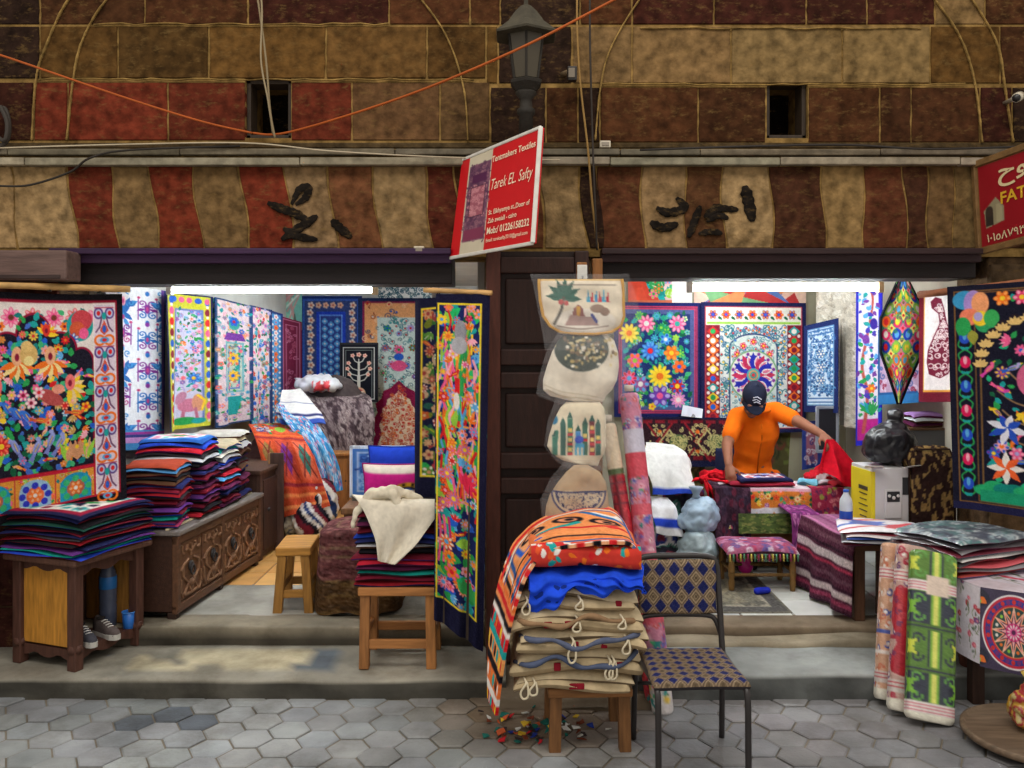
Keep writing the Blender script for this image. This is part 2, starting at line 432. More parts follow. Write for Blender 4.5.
    def bird(s,x,y,L,ang,body,wing,beak,flip=1):
        ca,sa=math.cos(ang),math.sin(ang)
        def T(a,b): b*=flip; return (x+L*(a*ca-b*sa),y+L*(a*sa+b*ca))
        s.poly([T(-.6,.02),T(-1.2,-.12),T(-1.15,.1),T(-1.25,.25),T(-.5,.18)],wing)
        c=T(-.15,.05); s.ell(c[0],c[1],L*.5,L*.22,body,ang)
        c=T(.35,-.12); s.ell(c[0],c[1],L*.17,L*.15,body)
        s.poly([T(.5,-.2),T(.72,-.1),T(.5,-.04)],beak)
        s.poly([T(.1,.0),T(-.7,-.08),T(-.45,.2),T(-.05,.2)],wing)
        s.line([T(.05,.08),T(-.5,.06)],max(.7,L*.05),beak)
    def mirror_x(s):
        Wd=s.a.shape[1]; h=Wd//2; s.a[:,Wd-h:]=s.a[:,:h][:,::-1]
    def mirror_y(s):
        H=s.a.shape[0]; h=H//2; s.a[H-h:]=s.a[:h][::-1]
    def paste(s,o,x,y):
        i,j=int(round(x*s.k)),int(round(y*s.k)); h,w=o.a.shape[:2]
        H,Wd=s.a.shape[:2]; h=min(h,H-j); w=min(w,Wd-i)
        if h>0 and w>0: s.a[j:j+h,i:i+w]=o.a[:h,:w]
    def grain(s,amp,rng):
        g=np.random.RandomState(rng).normal(0,amp,s.a.shape[:2])[...,None]; s.a=np.clip(s.a+g,0,255)
    def scatter(s,x0,y0,x1,y1,n,draw,rng,dmin=0.0,ok=None):
        pts=[]
        for _ in range(n*12):
            if len(pts)>=n: break
            x=rng.uniform(x0,x1); y=rng.uniform(y0,y1)
            if ok and not ok(x,y): continue
            if all((x-a)**2+(y-b)**2>dmin*dmin for a,b in pts):
                pts.append((x,y)); draw(x,y)
    def arab(s,x0,y0,x1,y1,n,r,t,cols,rng,dot=None,ok=None):
        """dense scrolling arabesque"""
        def d(x,y):
            c=rng.choice(cols); a=rng.uniform(0,6.28); rr=r*rng.uniform(.6,1.1)
            s.spiral(x,y,rr,rng.uniform(.8,1.5),t,c,a,rng.choice((-1,1)))
            if dot is not None and rng.random()<.6: s.ell(x,y,t*1.1,t*1.1,rng.choice(dot))
            if rng.random()<.5: s.leaf(x+rr*math.cos(a),y+rr*math.sin(a),rr*.9,t*.9,a+rng.uniform(-1,1),c)
        s.scatter(x0,y0,x1,y1,n,d,rng,r*.9,ok)

def quad(TL,TR,BR,BL,amp=0.0,nf=4.0,ph=0.0,bulge=0.0,sag=0.0,grow=True,nrm=None):
    """hanging cloth through four corners with vertical folds"""
    TL,TR,BR,BL=[np.asarray(p,float) for p in (TL,TR,BR,BL)]
    n=np.cross(TR-TL,BL-TL); n/=np.linalg.norm(n); n=n if n[1]<0 else -n
    if nrm is not None: n=np.asarray(nrm,float)
    def fn(U,V):
        u=U[...,None]; v=V[...,None]
        P=(TL*(1-u)+TR*u)*(1-v)+(BL*(1-u)+BR*u)*v
        g=(0.3+0.7*V) if grow else 1.0
        r=amp*g*(np.sin(2*np.pi*nf*U+ph+0.6*V)+0.4*np.sin(2*np.pi*nf*1.7*U+ph*2.1-0.9*V))+bulge*np.sin(np.pi*V)*np.sin(np.pi*U)
        P=P+n*r[...,None]
        P[...,2]-=sag*np.sin(np.pi*U)*(1-V)
        return P
    return fn
def qpx(x0,t0,b0,d0,x1,t1,b1,d1,**k):
    """four corners from the two side edges (column, top row, bottom row, distance)"""
    return quad(W(x0,t0,d0),W(x1,t1,d1),W(x1,b1,d1),W(x0,b0,d0),**k)
# ================================================================== THE SETTING
rng=random.Random(7)
YF=4.75                                    # street face of the building
def wx(px,d=YF): return (px-CX)*d/F
def wz(py,d=YF): return CAMZ-(py-HY)*d/F
def jit(c,a,r=rng):
    k=1+r.uniform(-a,a); return tuple(max(0,min(255,x*k*(1+r.uniform(-a,a)*0.12))) for x in c)

def rough_slab(x0,x1,y0,y1,z0,z1,col,nose=0.02,amp=0.008,step=0.07,cols=None,seed=0):
    """worn stone slab: front face, rounded nose and top, swept along X"""
    prof=[(y0,z0),(y0-0.004,(z0+z1)/2),(y0,z1-nose),(y0+nose*0.3,z1-nose*0.3),(y0+nose,z1)]
    n=max(2,int((y1-y0)/step)); prof+=[(y0+nose+(y1-y0-nose)*i/n,z1) for i in range(1,n+1)]
    prof+=[(y1,z0)]
    nx=max(2,int((x1-x0)/step)); vs=[];cs=[];m=len(prof)
    for i in range(nx+1):
        x=x0+(x1-x0)*i/nx
        for j,(y,z) in enumerate(prof):
            p=Vector((x*2.3+seed,y*2.3,z*2.3)); k=amp if 0<j<m-2 else 0
            vs.append((x,y+k*0.7*noise.noise(p*1.7+Vector((9,0,0))),z+k*noise.noise(p*1.4)))
            c=np.array(col,float)*(1+0.16*noise.noise(p*1.3+Vector((0,0,5))))
            if cols: c=cols(x,y,z,c)
            cs.append(c)
    fs=[(i*m+j,i*m+j+1,(i+1)*m+j+1,(i+1)*m+j) for i in range(nx) for j in range(m-1)]
    fs+=[tuple(range(m-1,-1,-1)),tuple(nx*m+j for j in range(m))]
    mb=MB(col); mb.add(vs,[f[::-1] for f in fs],np.array(cs),True); return mb

# ---- street paving: hexagonal concrete pavers with earth joints
mb=MB(); R=0.098; fw=R*math.sqrt(3)
mb.add([(-5,0.2,-.008),(5,0.2,-.008),(5,4.8,-.008),(-5,4.8,-.008)],[(0,1,2,3)],(122,114,100),False)
for i in range(-22,23):
    for j in range(0,16):
        cx=i*1.5*R+0.03; cy=2.0+j*fw+(fw/2 if i%2 else 0)
        if cy>4.36: continue
        dz=rng.uniform(-.004,.004); t=rng.uniform(-.05,.05)
        base=(143,147,149) if cx<0.3 else (130,130,132)
        k=1+0.22*noise.noise(Vector((cx*1.3,cy*1.3,0)))
        g_=k*rng.uniform(.94,1.06); col=(base[0]*g_*rng.uniform(.99,1.015),base[1]*g_,base[2]*g_*rng.uniform(.985,1.015))
        if -1.75<cx<-1.35 and 4.0<cy<4.2: col=(92,98,106)
        dq=max(0,1-math.hypot((cx-.12)/.62,(cy-4.15)/.5)); q_=min(1,1.7*dq); col=tuple(c*(1-q_)+w_*q_ for c,w_ in zip(col,(120,104,86)))
        o=[(cx+(R-.0045)*math.cos(math.radians(60*k)+t*.1),cy+(R-.0045)*math.sin(math.radians(60*k)+t*.1),dz-.004) for k in range(6)]
        q=[(cx+(R-.012)*math.cos(math.radians(60*k)+t*.1),cy+(R-.012)*math.sin(math.radians(60*k)+t*.1),dz) for k in range(6)]
        b=[(x,y,-.016) for x,y,z in o]
        fs=[tuple(range(12,18))]+[(k,(k+1)%6,6+(k+1)%6,6+k) for k in range(6)]+[(6+k,6+(k+1)%6,12+(k+1)%6,12+k) for k in range(6)]
        mb.add(b+o+q,fs,col,False)
struct('floor',mb,M_PAVE)

def leftcurb(x,y,z,c):
    if -1.95<x<-1.05 and 4.42<y<4.72 and noise.noise(Vector((x*3,y*5,1)))>-.15: return np.array((188,178,150))
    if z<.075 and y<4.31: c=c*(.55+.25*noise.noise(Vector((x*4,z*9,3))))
    if -1.3<x<-.9 and 4.45<y<4.7: return np.array((96,104,112))
    return c
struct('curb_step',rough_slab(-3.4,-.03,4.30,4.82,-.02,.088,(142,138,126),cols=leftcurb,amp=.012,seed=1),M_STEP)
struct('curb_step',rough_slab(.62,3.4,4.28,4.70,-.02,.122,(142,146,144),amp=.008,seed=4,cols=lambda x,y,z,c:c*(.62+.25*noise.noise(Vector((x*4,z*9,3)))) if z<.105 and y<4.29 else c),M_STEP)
struct('curb_step',rough_slab(.62,3.4,4.66,4.82,-.02,.150,(150,140,120),amp=.022,seed=9,step=.035),M_STEP)
struct('dirt_ramp',rough_slab(-.1,.7,4.16,4.82,-.02,.05,(118,104,86),nose=.05,amp=.018,seed=12,step=.04),M_STEP)
dark_riser=lambda x,y,z,c: c*(.55+.2*noise.noise(Vector((x*5,z*9,1)))) if z<.17 and y<4.8 else c  # front riser below the nose is darker, in uneven patches
struct('threshold',rough_slab(-2.46,-.14,4.79,5.0,.05,.190,(136,128,112),nose=.012,amp=.005,seed=3,cols=dark_riser),M_STEP)
struct('threshold',rough_slab(.42,2.62,4.79,5.0,.05,.190,(126,112,94),nose=.012,amp=.005,seed=6,cols=dark_riser),M_STEP)
# ---- shop floors
struct('floor_front',rough_slab(-2.5,-.14,4.98,5.62,.0,.189,(158,156,148),nose=.005,amp=.004,seed=21),M_STEP)
def tiles(x0,x1,y0,y1,s,z,cols,name,g=.004):
    mb=MB(); mb.add([(x0,y0,z-.006),(x1,y0,z-.006),(x1,y1,z-.006),(x0,y1,z-.006)],[(0,1,2,3)],(90,80,70),False)
    for i in range(int((x1-x0)/s)+1):
        for j in range(int((y1-y0)/s)+1):
            a=x0+i*s; b=y0+j*s; c=min(a+s,x1); d=min(b+s,y1)
            if c-a<.02 or d-b<.02: continue
            mb.add([(a+g,b+g,z-.006),(c-g,b+g,z-.006),(c-g,d-g,z-.006),(a+g,d-g,z-.006),(a+2*g,b+2*g,z),(c-2*g,b+2*g,z),(c-2*g,d-2*g,z),(a+2*g,d-2*g,z)],
                   [(4,5,6,7),(0,1,5,4),(1,2,6,5),(2,3,7,6),(3,0,4,7)],jit(rng.choice(cols),.06),False)
    struct(name,mb,M_TILE)
tiles(-2.55,-.1,5.6,9.75,.30,.190,[(214,160,92),(206,150,84),(220,170,104)],'floor_tiles')
tiles(.4,2.75,4.98,7.3,.30,.190,[(196,200,198),(186,190,190),(204,206,202)],'floor_tiles')

# ---- building wall: core, openings, coursed blocks
mb=MB((136,108,62))
core=lambda x0,x1,z0,z1: mb.box(((x0+x1)/2,4.928,(z0+z1)/2),(x1-x0,.350,z1-z0),None,0)
n1=(wx(245),wx(291)); n2=(wx(767),wx(808)); nz=(wz(138),wz(78))
core(-3.6,3.6,2.2,nz[0]); core(-3.6,3.6,nz[1],4.1)
core(-3.6,n1[0],*nz); core(n1[1],n2[0],*nz); core(n2[1],3.6,*nz)
struct('wall_front',mb,M_STONE)
mb=MB((84,66,48))
for x0,x1 in ((-3.6,-2.45),(-.15,.43),(2.58,3.6)):
    pc=(74,40,34) if x0<-1 else (98,78,56)
    mb.box(((x0+x1)/2,4.94,1.1),(x1-x0,.34,2.2),None,.01)
    for k in range(7):
        mb.box(((x0+x1)/2,4.775,.15+k*.31),(x1-x0-.01,.05,.30),jit(pc,.2),.012)
struct('wall_piers',mb,M_STONE)
RED=(100,42,27); DRED=(58,29,21); OLIVE=(84,59,28); TAN=(122,97,62); BRN=(70,42,24); DK=(42,28,21); STRAW=(142,115,80)
mb=MB()
def block(poly,col,out=.0):
    mb.prism([(wx(x),wz(y)) for x,y in poly],4.748-out,4.80,col,bev=.004)
def course(y0,y1,xs,cols,lean=0.0,wob=0.0,skip=()):
    for i,(a,b) in enumerate(zip(xs[:-1],xs[1:])):
        if i in skip: continue
        g=.75
        L=[];Rr=[]
        for t in (0,.12,.25,.38,.5,.62,.75,.88,1):
            y=y0+g+(y1-y0-2*g)*t
            wa=wob*math.sin(t*5+a*.7) if wob else 0; wb=wob*math.sin(t*5+b*.7) if wob else 0
            L.append((a+g+lean*t+wa+rng.uniform(-.3,.7),y)); Rr.append((b-g+lean*t+wb+rng.uniform(-.7,.3),y))
        block(L+Rr[::-1],jit(cols[i%len(cols)],.10),rng.uniform(0,.005))
course(-42,-16,[-60,20,110,205,300,395,480,600,690,780,860,940,1090],[DRED,BRN])
course(-15,25,[-60,40,145,248,389,470,500,580,632,714,806,867,935,985,1090],[DK,BRN,BRN,DRED,BRN,BRN,DK,BRN,DRED,DRED,DRED,DRED,TAN,BRN])
course(26,79,[-60,40,118,209,326,427,486],[DK,OLIVE,(76,54,26),(92,66,32),(96,70,36),OLIVE])
course(26,84,[486,498,572,632,731,842,930,1000,1090],[OLIVE,DK,TAN,TAN,TAN,TAN,OLIVE,BRN])
course(82,141,[-60,34,68,168,246],[DRED,RED,RED,RED])
course(82,141,[291,352,440,490],[RED,(86,62,40),(80,60,38)])
course(87,143,[490,546,578,600,698,766],[DK,BRN,DK,BRN,BRN])
course(87,143,[808,880,911,980,1012,1090],[BRN,BRN,BRN,DRED,DK])
course(142,149,[-60,1090],[(74,60,40)])
course(166,249,[-60,10,68,110,150,193,240,285,328,372,424,455,500,537,578,598],[STRAW,STRAW,RED,TAN,RED,TAN,RED,STRAW,(102,66,42),STRAW,(86,40,27),BRN,(98,58,36),STRAW,DK],lean=9,wob=2.2)
course(166,249,[598,641,684,722,770,822,862,904,926,952,1000,1090],[(82,48,31),STRAW,(86,55,34),STRAW,(76,45,30),TAN,(90,50,33),(72,43,30),(104,78,50),TAN,BRN],lean=3,wob=2.2)
struct('wall_stone_courses',mb,M_STONE)
# plaster seams of the two relieving arches
mb=MB((146,118,68))
def seam(pts,r=.009):
    P=[(wx(x),4.738,wz(y)) for x,y in pts]; mb.tube(P,[r*rng.uniform(.7,1.2) for _ in P],6,None,True,False,.5)
def curve(pts,n=14):
    out=[];p=[pts[0]]+list(pts)+[pts[-1]]
    for i in range(1,len(p)-2):
        for t in np.linspace(0,1,n,endpoint=False):
            a,b,c,d=[np.array(p[i+k-1],float) for k in range(4)]
            out.append(tuple(.5*((2*b)+(-a+c)*t+(2*a-5*b+4*c-d)*t*t+(-a+3*b-3*c+d)*t**3)))
    out.append(tuple(pts[-1])); return out
for s in ([(112,-40),(70,0),(46,50),(37,82),(33,141)],[(150,-40),(108,0),(84,40),(74,82),(68,141)],[(380,-42),(421,0),(448,40),(464,90),(468,141)],
          [(672,-40),(638,2),(610,50),(600,90),(595,141)],[(900,-40),(935,2),(960,40),(974,85),(981,143)],[(940,-40),(972,2),(996,45),(1004,90),(1012,143)]):
    seam(curve(s),.011)
for y,x0,x1 in ((80,40,486),(25,95,390),(85,600,975),(29,640,930)):
    seam([(x,y+rng.uniform(-1,1)) for x in range(x0,x1,14)],.008)
struct('trim_1',mb,M_STONE)
# painted scrawl on the frieze
mb=MB((30,25,21))
def stroke(pts,w):
    Q=curve(pts,8); n=len(Q); P=[(wx(x),4.7385,wz(y)) for x,y in Q]; r=w*YF/F/2
    R_=[r*(.35+.65*min(1,4*min(i/(n-1),1-i/(n-1))))*(1+.12*math.sin(i*1.9)) for i in range(n)]
    V=[];fs=[];m=len(P)
    o=mb.n; t_=MB(); t_.tube([(p[0],0,p[2]) for p in P],R_,10)
    v=t_.v[0]; v[:,1]=4.7385+v[:,1]*.12; mb.add(v,t_.f,None,True)
for p,w in (([(292,205),(300,190),(309,188),(306,198),(296,205)],6),([(268,203),(282,209),(296,214),(310,222)],7),([(282,240),(300,228),(318,216)],7),
            ([(284,228),(296,236),(318,240)],6),([(332,220),(340,228),(352,238)],7),([(650,222),(662,228),(678,224)],7),([(656,208),(668,213),(684,208),(676,198)],7),
            ([(688,238),(694,222),(700,206)],6),([(704,218),(714,210),(728,208)],6),([(706,222),(718,216),(728,219)],5),([(698,234),(712,232),(722,234)],5),
            ([(712,206),(726,209),(738,210)],5),([(744,186),(748,202),(752,222)],9)):
    stroke(p,w*1.35)
struct('trim_scrawl',mb,M_STONE)

# ---- dark window holes
for k,(nx,) in enumerate(((n1,),(n2,))):
    mb=MB((30,24,20)); a,b=nx; z0,z1=nz
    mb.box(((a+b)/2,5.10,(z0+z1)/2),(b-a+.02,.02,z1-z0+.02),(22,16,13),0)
    w=struct('window_%d'%(k+1),mb,M_STONE)
    fr=MB((52,40,28))
    for c,s in ((((a+.012),(z0+z1)/2),(.024,z1-z0)),((b-.012,(z0+z1)/2),(.024,z1-z0)),(((a+b)/2,z1-.012),(b-a,.024)),(((a+b)/2,z0+.012),(b-a,.024))):
        fr.box((c[0],4.84,c[1]),(s[0],.12,s[1]),None,.004)
    struct('window_frame',fr,M_WOOD,w)

# ---- ledge: two boxed conduits across the front with their clips
for k,(y0,y1,c) in enumerate(((149,155,(112,102,84)),(157.5,165,(142,132,112)))):
    d=4.70; mb=MB(c)
    xs=[-3.4]+sorted(wx(v,d) for v in ([25,300,470,610,780,960] if k else [8,180,395,620,700,880]))+[3.4]
    for a,b in zip(xs[:-1],xs[1:]):
        mb.box(((a+b)/2,d+.015,(wz(y0,d)+wz(y1,d))/2+rng.uniform(-.003,.003)),(b-a-.004,.05,wz(y0,d)-wz(y1,d)),jit(c,.14),.005)
    struct('trim_%d'%(k+2),mb,M_RUST)
# ---- lintel beams above the two openings
for nm,x0,x1,spec in (('lintel',58,452,((248,254,.10,(54,30,62)),(254,263,.06,(62,36,70)),(263,284,.0,(28,20,22)))),
                      ('lintel',600,976,((248,254,.10,(46,28,30)),(254,262,.06,(54,34,38)),(262,278,.0,(30,21,21))))):
    mb=MB()
    for y0,y1,o,c in spec:
        d=YF-o
        mb.box(((wx(x0)+wx(x1))/2,d+.15+o/2,(wz(y0,d)+wz(y1,d))/2),(wx(x1)-wx(x0),.30+o,wz(y0,d)-wz(y1,d)),c,.006)
    struct(nm,mb,M_WOODX)

# ---- shop interiors
def plane(name,pts,col):
    mb=MB(col); p=np.array(pts,float); n=np.cross(p[1]-p[0],p[3]-p[0]); n/=np.linalg.norm(n)
    mb.add(np.vstack([p,p-n*.08]),[(0,1,2,3),(7,6,5,4),(0,4,5,1),(1,5,6,2),(2,6,7,3),(3,7,4,0)],None,False)
    return struct(name,mb,M_PLASTER)
ZC=2.42
plane('wall_left',[(-2.5,5.1,.0),(-2.5,9.7,.0),(-2.5,9.7,ZC),(-2.5,5.1,ZC)][::-1],(206,206,200))
plane('wall_back',[(-2.6,9.7,0),(-.05,9.7,0),(-.05,9.7,ZC),(-2.6,9.7,ZC)][::-1],(200,204,202))
plane('wall_partition',[(-.12,9.7,0),(-.12,5.1,0),(-.12,5.1,ZC),(-.12,9.7,ZC)][::-1],(196,192,184))
plane('ceiling',[(-2.6,5.1,ZC),(-.05,5.1,ZC),(-.05,9.8,ZC),(-2.6,9.8,ZC)],(190,188,180))
plane('wall_partition_east',[(.40,5.1,0),(.40,7.2,0),(.40,7.2,ZC),(.40,5.1,ZC)][::-1],(196,192,184))
plane('wall_back_east',[(.35,7.2,0),(2.85,7.2,0),(2.85,7.2,ZC),(.35,7.2,ZC)][::-1],(170,164,140))
plane('wall_right',[(2.78,7.2,0),(2.78,5.1,0),(2.78,5.1,ZC),(2.78,7.2,ZC)][::-1],(190,182,166))
plane('ceiling_east',[(.35,5.1,ZC),(2.85,5.1,ZC),(2.85,7.3,ZC),(.35,7.3,ZC)],(190,188,180))

# ---- doors: panelled leaves folded open against the piers
def leaf(name,x0,x1,z0,z1,y,col,panels):
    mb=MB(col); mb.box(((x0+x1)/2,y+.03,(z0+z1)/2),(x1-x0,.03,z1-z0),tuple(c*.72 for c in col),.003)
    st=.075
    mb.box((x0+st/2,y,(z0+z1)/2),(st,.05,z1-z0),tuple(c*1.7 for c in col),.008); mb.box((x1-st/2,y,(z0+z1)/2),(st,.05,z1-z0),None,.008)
    for z in panels: mb.box(((x0+x1)/2,y,z),(x1-x0-2*st,.046,.085),None,.008)
    d=struct(name,mb,M_WOOD)
    pz=sorted(panels)
    for a,b in zip(pz[:-1],pz[1:]):
        pm=MB(tuple(c*.9 for c in col)); w=x1-x0-2*st-.05; h=b-a-.085-.05
        if h>.03: pm.box(((x0+x1)/2,y+.012,(a+b)/2),(w,.03,h),None,.012,seg=3); struct('panel',pm,M_WOOD,d)
    return d
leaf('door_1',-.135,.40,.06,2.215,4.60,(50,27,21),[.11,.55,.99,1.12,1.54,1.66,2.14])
# leaf at the far side, square to the street
d2=struct('door_2',MB((74,44,38)).box((-2.88,4.38,1.12),(.05,.62,2.02),None,.006),M_WOOD)
for z in (.22,.75,1.3,2.08): struct('door_rail',MB((88,54,46)).box((-2.85,4.38,z),(.03,.60,.10),None,.006),M_WOOD,d2)
for y in (4.11,4.65): struct('door_stile',MB((96,62,54)).box((-2.85,y,1.12),(.03,.08,2.02),None,.006),M_WOOD,d2)
bm_=struct('beam',MB((104,82,76)).box((-2.52,4.60,2.135),(.46,.16,.155),None,.01),M_WOODX)
struct('beam_groove',MB((58,44,42)).box((-2.52,4.518,2.075),(.40,.01,.02),None,.002),M_WOODX,bm_)
# ================================================================== TEXTILE PATTERNS
NAVY=(26,28,66); BLK=(24,22,30); WHT=(236,230,224); CRM=(222,206,172); MAR=(134,28,56); RD=(214,38,44); ORG=(240,118,40); YEL=(246,206,52)
PNK=(240,96,150); LPK=(246,168,190); PUR=(120,62,160); BLU=(40,96,206); LBL=(92,170,226); TEAL=(34,160,160); GRN=(46,160,84); DGR=(26,98,66); LIM=(150,204,72); BRW=(140,88,60); PCH=(238,176,134); LAV=(176,164,220)
BRIGHT=[RD,ORG,YEL,PNK,LPK,PUR,BLU,LBL,TEAL,LIM]
GREENS=[GRN,TEAL,DGR,(70,180,120),(30,130,130)]
def fl(cv,x,y,r,rng,cols=BRIGHT,n=None):
    c=rng.choice(cols); cv.flower(x,y,r,n or rng.choice((5,6,8)),c,rng.choice(cols),rng.choice(cols+[WHT]),rng.uniform(0,1))
def lf(cv,x,y,L,rng,cols=GREENS):
    cv.leaf(x,y,L,L*.3,rng.uniform(0,6.28),rng.choice(cols))
def garden(cv,x0,y0,x1,y1,n,r,rng,ok=None,birds=0,cols=BRIGHT,leaves=1.6):
    cv.scatter(x0,y0,x1,y1,int(n*leaves),lambda x,y:lf(cv,x,y,r*rng.uniform(1.2,2.2),rng),rng,r*.7,ok)
    def d(x,y):
        q=rng.random()
        if q<birds: cv.bird(x,y,r*1.6,rng.uniform(-.9,.9)+rng.choice((0,3.14)),rng.choice(cols),rng.choice(cols),YEL)
        elif q<.8: fl(cv,x,y,r*rng.uniform(.7,1.15),rng,cols)
        else:
            a=rng.uniform(0,6.28); c=rng.choice(cols)
            for i in range(5): cv.leaf(x,y,r*1.5,r*.3,a+i*.4,c,WHT if i%2 else None)
    cv.scatter(x0,y0,x1,y1,n,d,rng,r*1.5,ok)

def pat_birds():
    r=random.Random(11); k=1.35; w,h=190,226; c=Cv(w,h,BLK,k)
    c.rect(7,7,w-7,h-9,(150,24,50)); c.rect(9,10,w-9,h-11,(232,222,218))
    for x in range(28,166,22):
        c.flower(x,25,10,8,PNK if (x//22)%2 else (222,90,80),(120,60,50),LPK); lf(c,x+11,22,9,r); lf(c,x+9,30,8,r); c.flower(x+11,34,5,6,ORG,MAR)
    for s in (-1,1):
        c.ell(95+s*48,34,14,16,TEAL); c.ell(95+s*50,28,11,11,(200,70,80)); c.ell(95+s*45,38,8,9,(210,90,60)); c.ell(95+s*52,42,5,6,PNK); fl(c,95+s*40,48,7,r,[BLU,ORG])
    def arch(col,g):
        c.rect(35-g,72-g,155+g,183,col); c.ell(95,44,17+g,22+g,col); c.rect(78-g,44,112+g,90,col)
        for s in (-1,1):
            c.ell(95+s*27,58,16+g,17+g,col); c.rect(*sorted((95+s*14,95+s*(43+g)))[:1],58,sorted((95+s*14,95+s*(43+g)))[1],90,col)
            c.ell(95+s*49,74,12+g,16+g,col)
    arch((150,22,58),2.2); arch((30,28,44),0)
    inside=lambda x,y:(37<x<153 and y>76 and y<180) or ((x-95)**2/15**2+(y-44)**2/20**2<1) or (min((x-68)**2,(x-122)**2)/14**2+(y-60)**2/16**2<1) or (80<x<110 and y>44 and y<90)
    c.scatter(36,26,154,180,260,lambda x,y:lf(c,x,y,r.uniform(6,11),r,GREENS+[BLU,TEAL,(70,110,200)]),r,5,inside)
    for s,(dx,dy) in [(s,p) for s in (-1,1) for p in ((14,90),(34,112),(22,140),(42,150),(10,120),(40,94))]:
        for i in range(4): c.leaf(95+s*dx+i*2,dy+i*5,9,3,-.6 if s>0 else 3.7,r.choice([BLU,RD,YEL,GRN]))
    garden(c,37,30,153,178,80,5.0,r,inside,.12,[LPK,PNK,ORG,YEL,RD,PCH,(200,160,90),LBL],.2)
    def fan(x,y,R,body,f1,f2,a0):
        for i in range(7): c.leaf(x,y,R,R*.17,a0+(i-3)*.42,f1 if i%2 else f2,None)
        c.ell(x,y-R*.35,R*.3,R*.5,body); c.ell(x,y-R*.3,R*.12,R*.2,MAR)
    fan(112,70,19,PCH,(246,220,150),ORG,1.57); fan(78,70,19,PCH,(246,220,150),ORG,1.57); fan(132,98,17,(240,120,120),(240,210,150),YEL,.4); fan(58,98,17,(240,120,120),(240,210,150),YEL,2.7)
    fan(108,42,13,(220,60,50),(240,110,40),YEL,-1.2)
    c.ell(90,62,9,11,(216,178,110)); c.ell(88,54,6,6,(226,190,120)); c.ell(90,68,5,5,(240,220,150))
    c.ell(112,106,14,7,(180,80,80),.5); c.ell(120,98,6,5,(230,150,130))
    for i,(x,y) in enumerate(((66,112),(76,118),(86,122),(50,120),(42,130))): c.bird(x,y,15,-2.2,(60,120,220),(70,90,190),YEL)
    for x,y,a in ((98,152,-1.1),(112,146,-1.2),(122,150,-1.0),(74,150,-2.0)): c.bird(x,y,15,a,(150,160,225),(120,130,200),YEL)
    for x,y in ((140,124),(50,150),(104,128)): c.bird(x,y,12,.2,(240,110,60),(200,90,60),YEL)
    for x in (128,138,148,46,56): 
        for i in range(4): c.leaf(x,174,22,2.6,-1.9+i*.25,r.choice([(210,150,110),LIM,(220,170,130)]))
        c.ell(x,160,2,2,YEL)
    c.flower(62,150,9,8,RD,YEL,(255,120,90)); c.flower(92,110,6,6,LPK,MAR,WHT); c.flower(100,100,6,6,LPK,RD,WHT); c.flower(84,102,6,6,PNK,MAR,WHT)
    c.rect(33,181,157,184,(190,30,50))
    for i in range(3):
        x=34+i*41; c.rect(x,184,x+41,216,(222,150,60)); garden(c,x+2,186,x+39,214,14,3,r,None,0,[ORG,YEL,PNK,LIM,RD])
        g=(36,150,190) if i!=1 else (150,190,220)
        c.ell(x+20,200,16,13,g); c.rect(x+4,200,x+36,216,g)
        c.ell(x+20,203,9,9,(230,110,70) if i==1 else (180,100,80)); 
        for a in range(8): (c.ell if a%2 else c.ell)(x+20+13*math.cos(a*.785),203+10*math.sin(a*.785),3.4,3.4,(50,60,190) if i==1 else (60,180,120)); 
        c.flower(x+20,203,7,6,ORG,WHT,PCH)
        c.rect(x+40,184,x+42,216,(190,40,60))
    c.frame(33,183,157,217,2,(190,30,60))
    for x0 in (9,157):
        c.rect(x0,10,x0+24,h-11,(236,228,226)); c.rect(x0+1,12,x0+23,h-13,(222,206,224))
        for j in range(5):
            y=14+j*42; cx=x0+12
            for s in (-1,1):
                c.ell(cx+s*6,y+7,5.2,6.4,(96,70,140)); c.ell(cx+s*6,y+7,3.4,4.4,(190,200,236)); c.ell(cx+s*6,y+7,2,2.6,RD)
                c.line([(cx+s*2,y+9),(cx+s*5,y+22),(cx+s*9,y+27)],1.8,(110,74,110))
                c.ring(cx+s*5,y+36,5,2.4,ORG)
            c.ell(cx,y+10,2.4,4,TEAL); c.poly([(cx,y+14),(cx-5,y+26),(cx,y+31),(cx+5,y+26)],(214,90,70)); c.ell(cx,y+24,2,4,BLU)
            c.ell(cx,y+36,5,3.2,LBL); c.ell(cx,y+36,2.6,1.8,RD); c.line([(x0+2,y+1),(x0+22,y+1)],1,(180,60,80))
    c.grain(7,1); return c

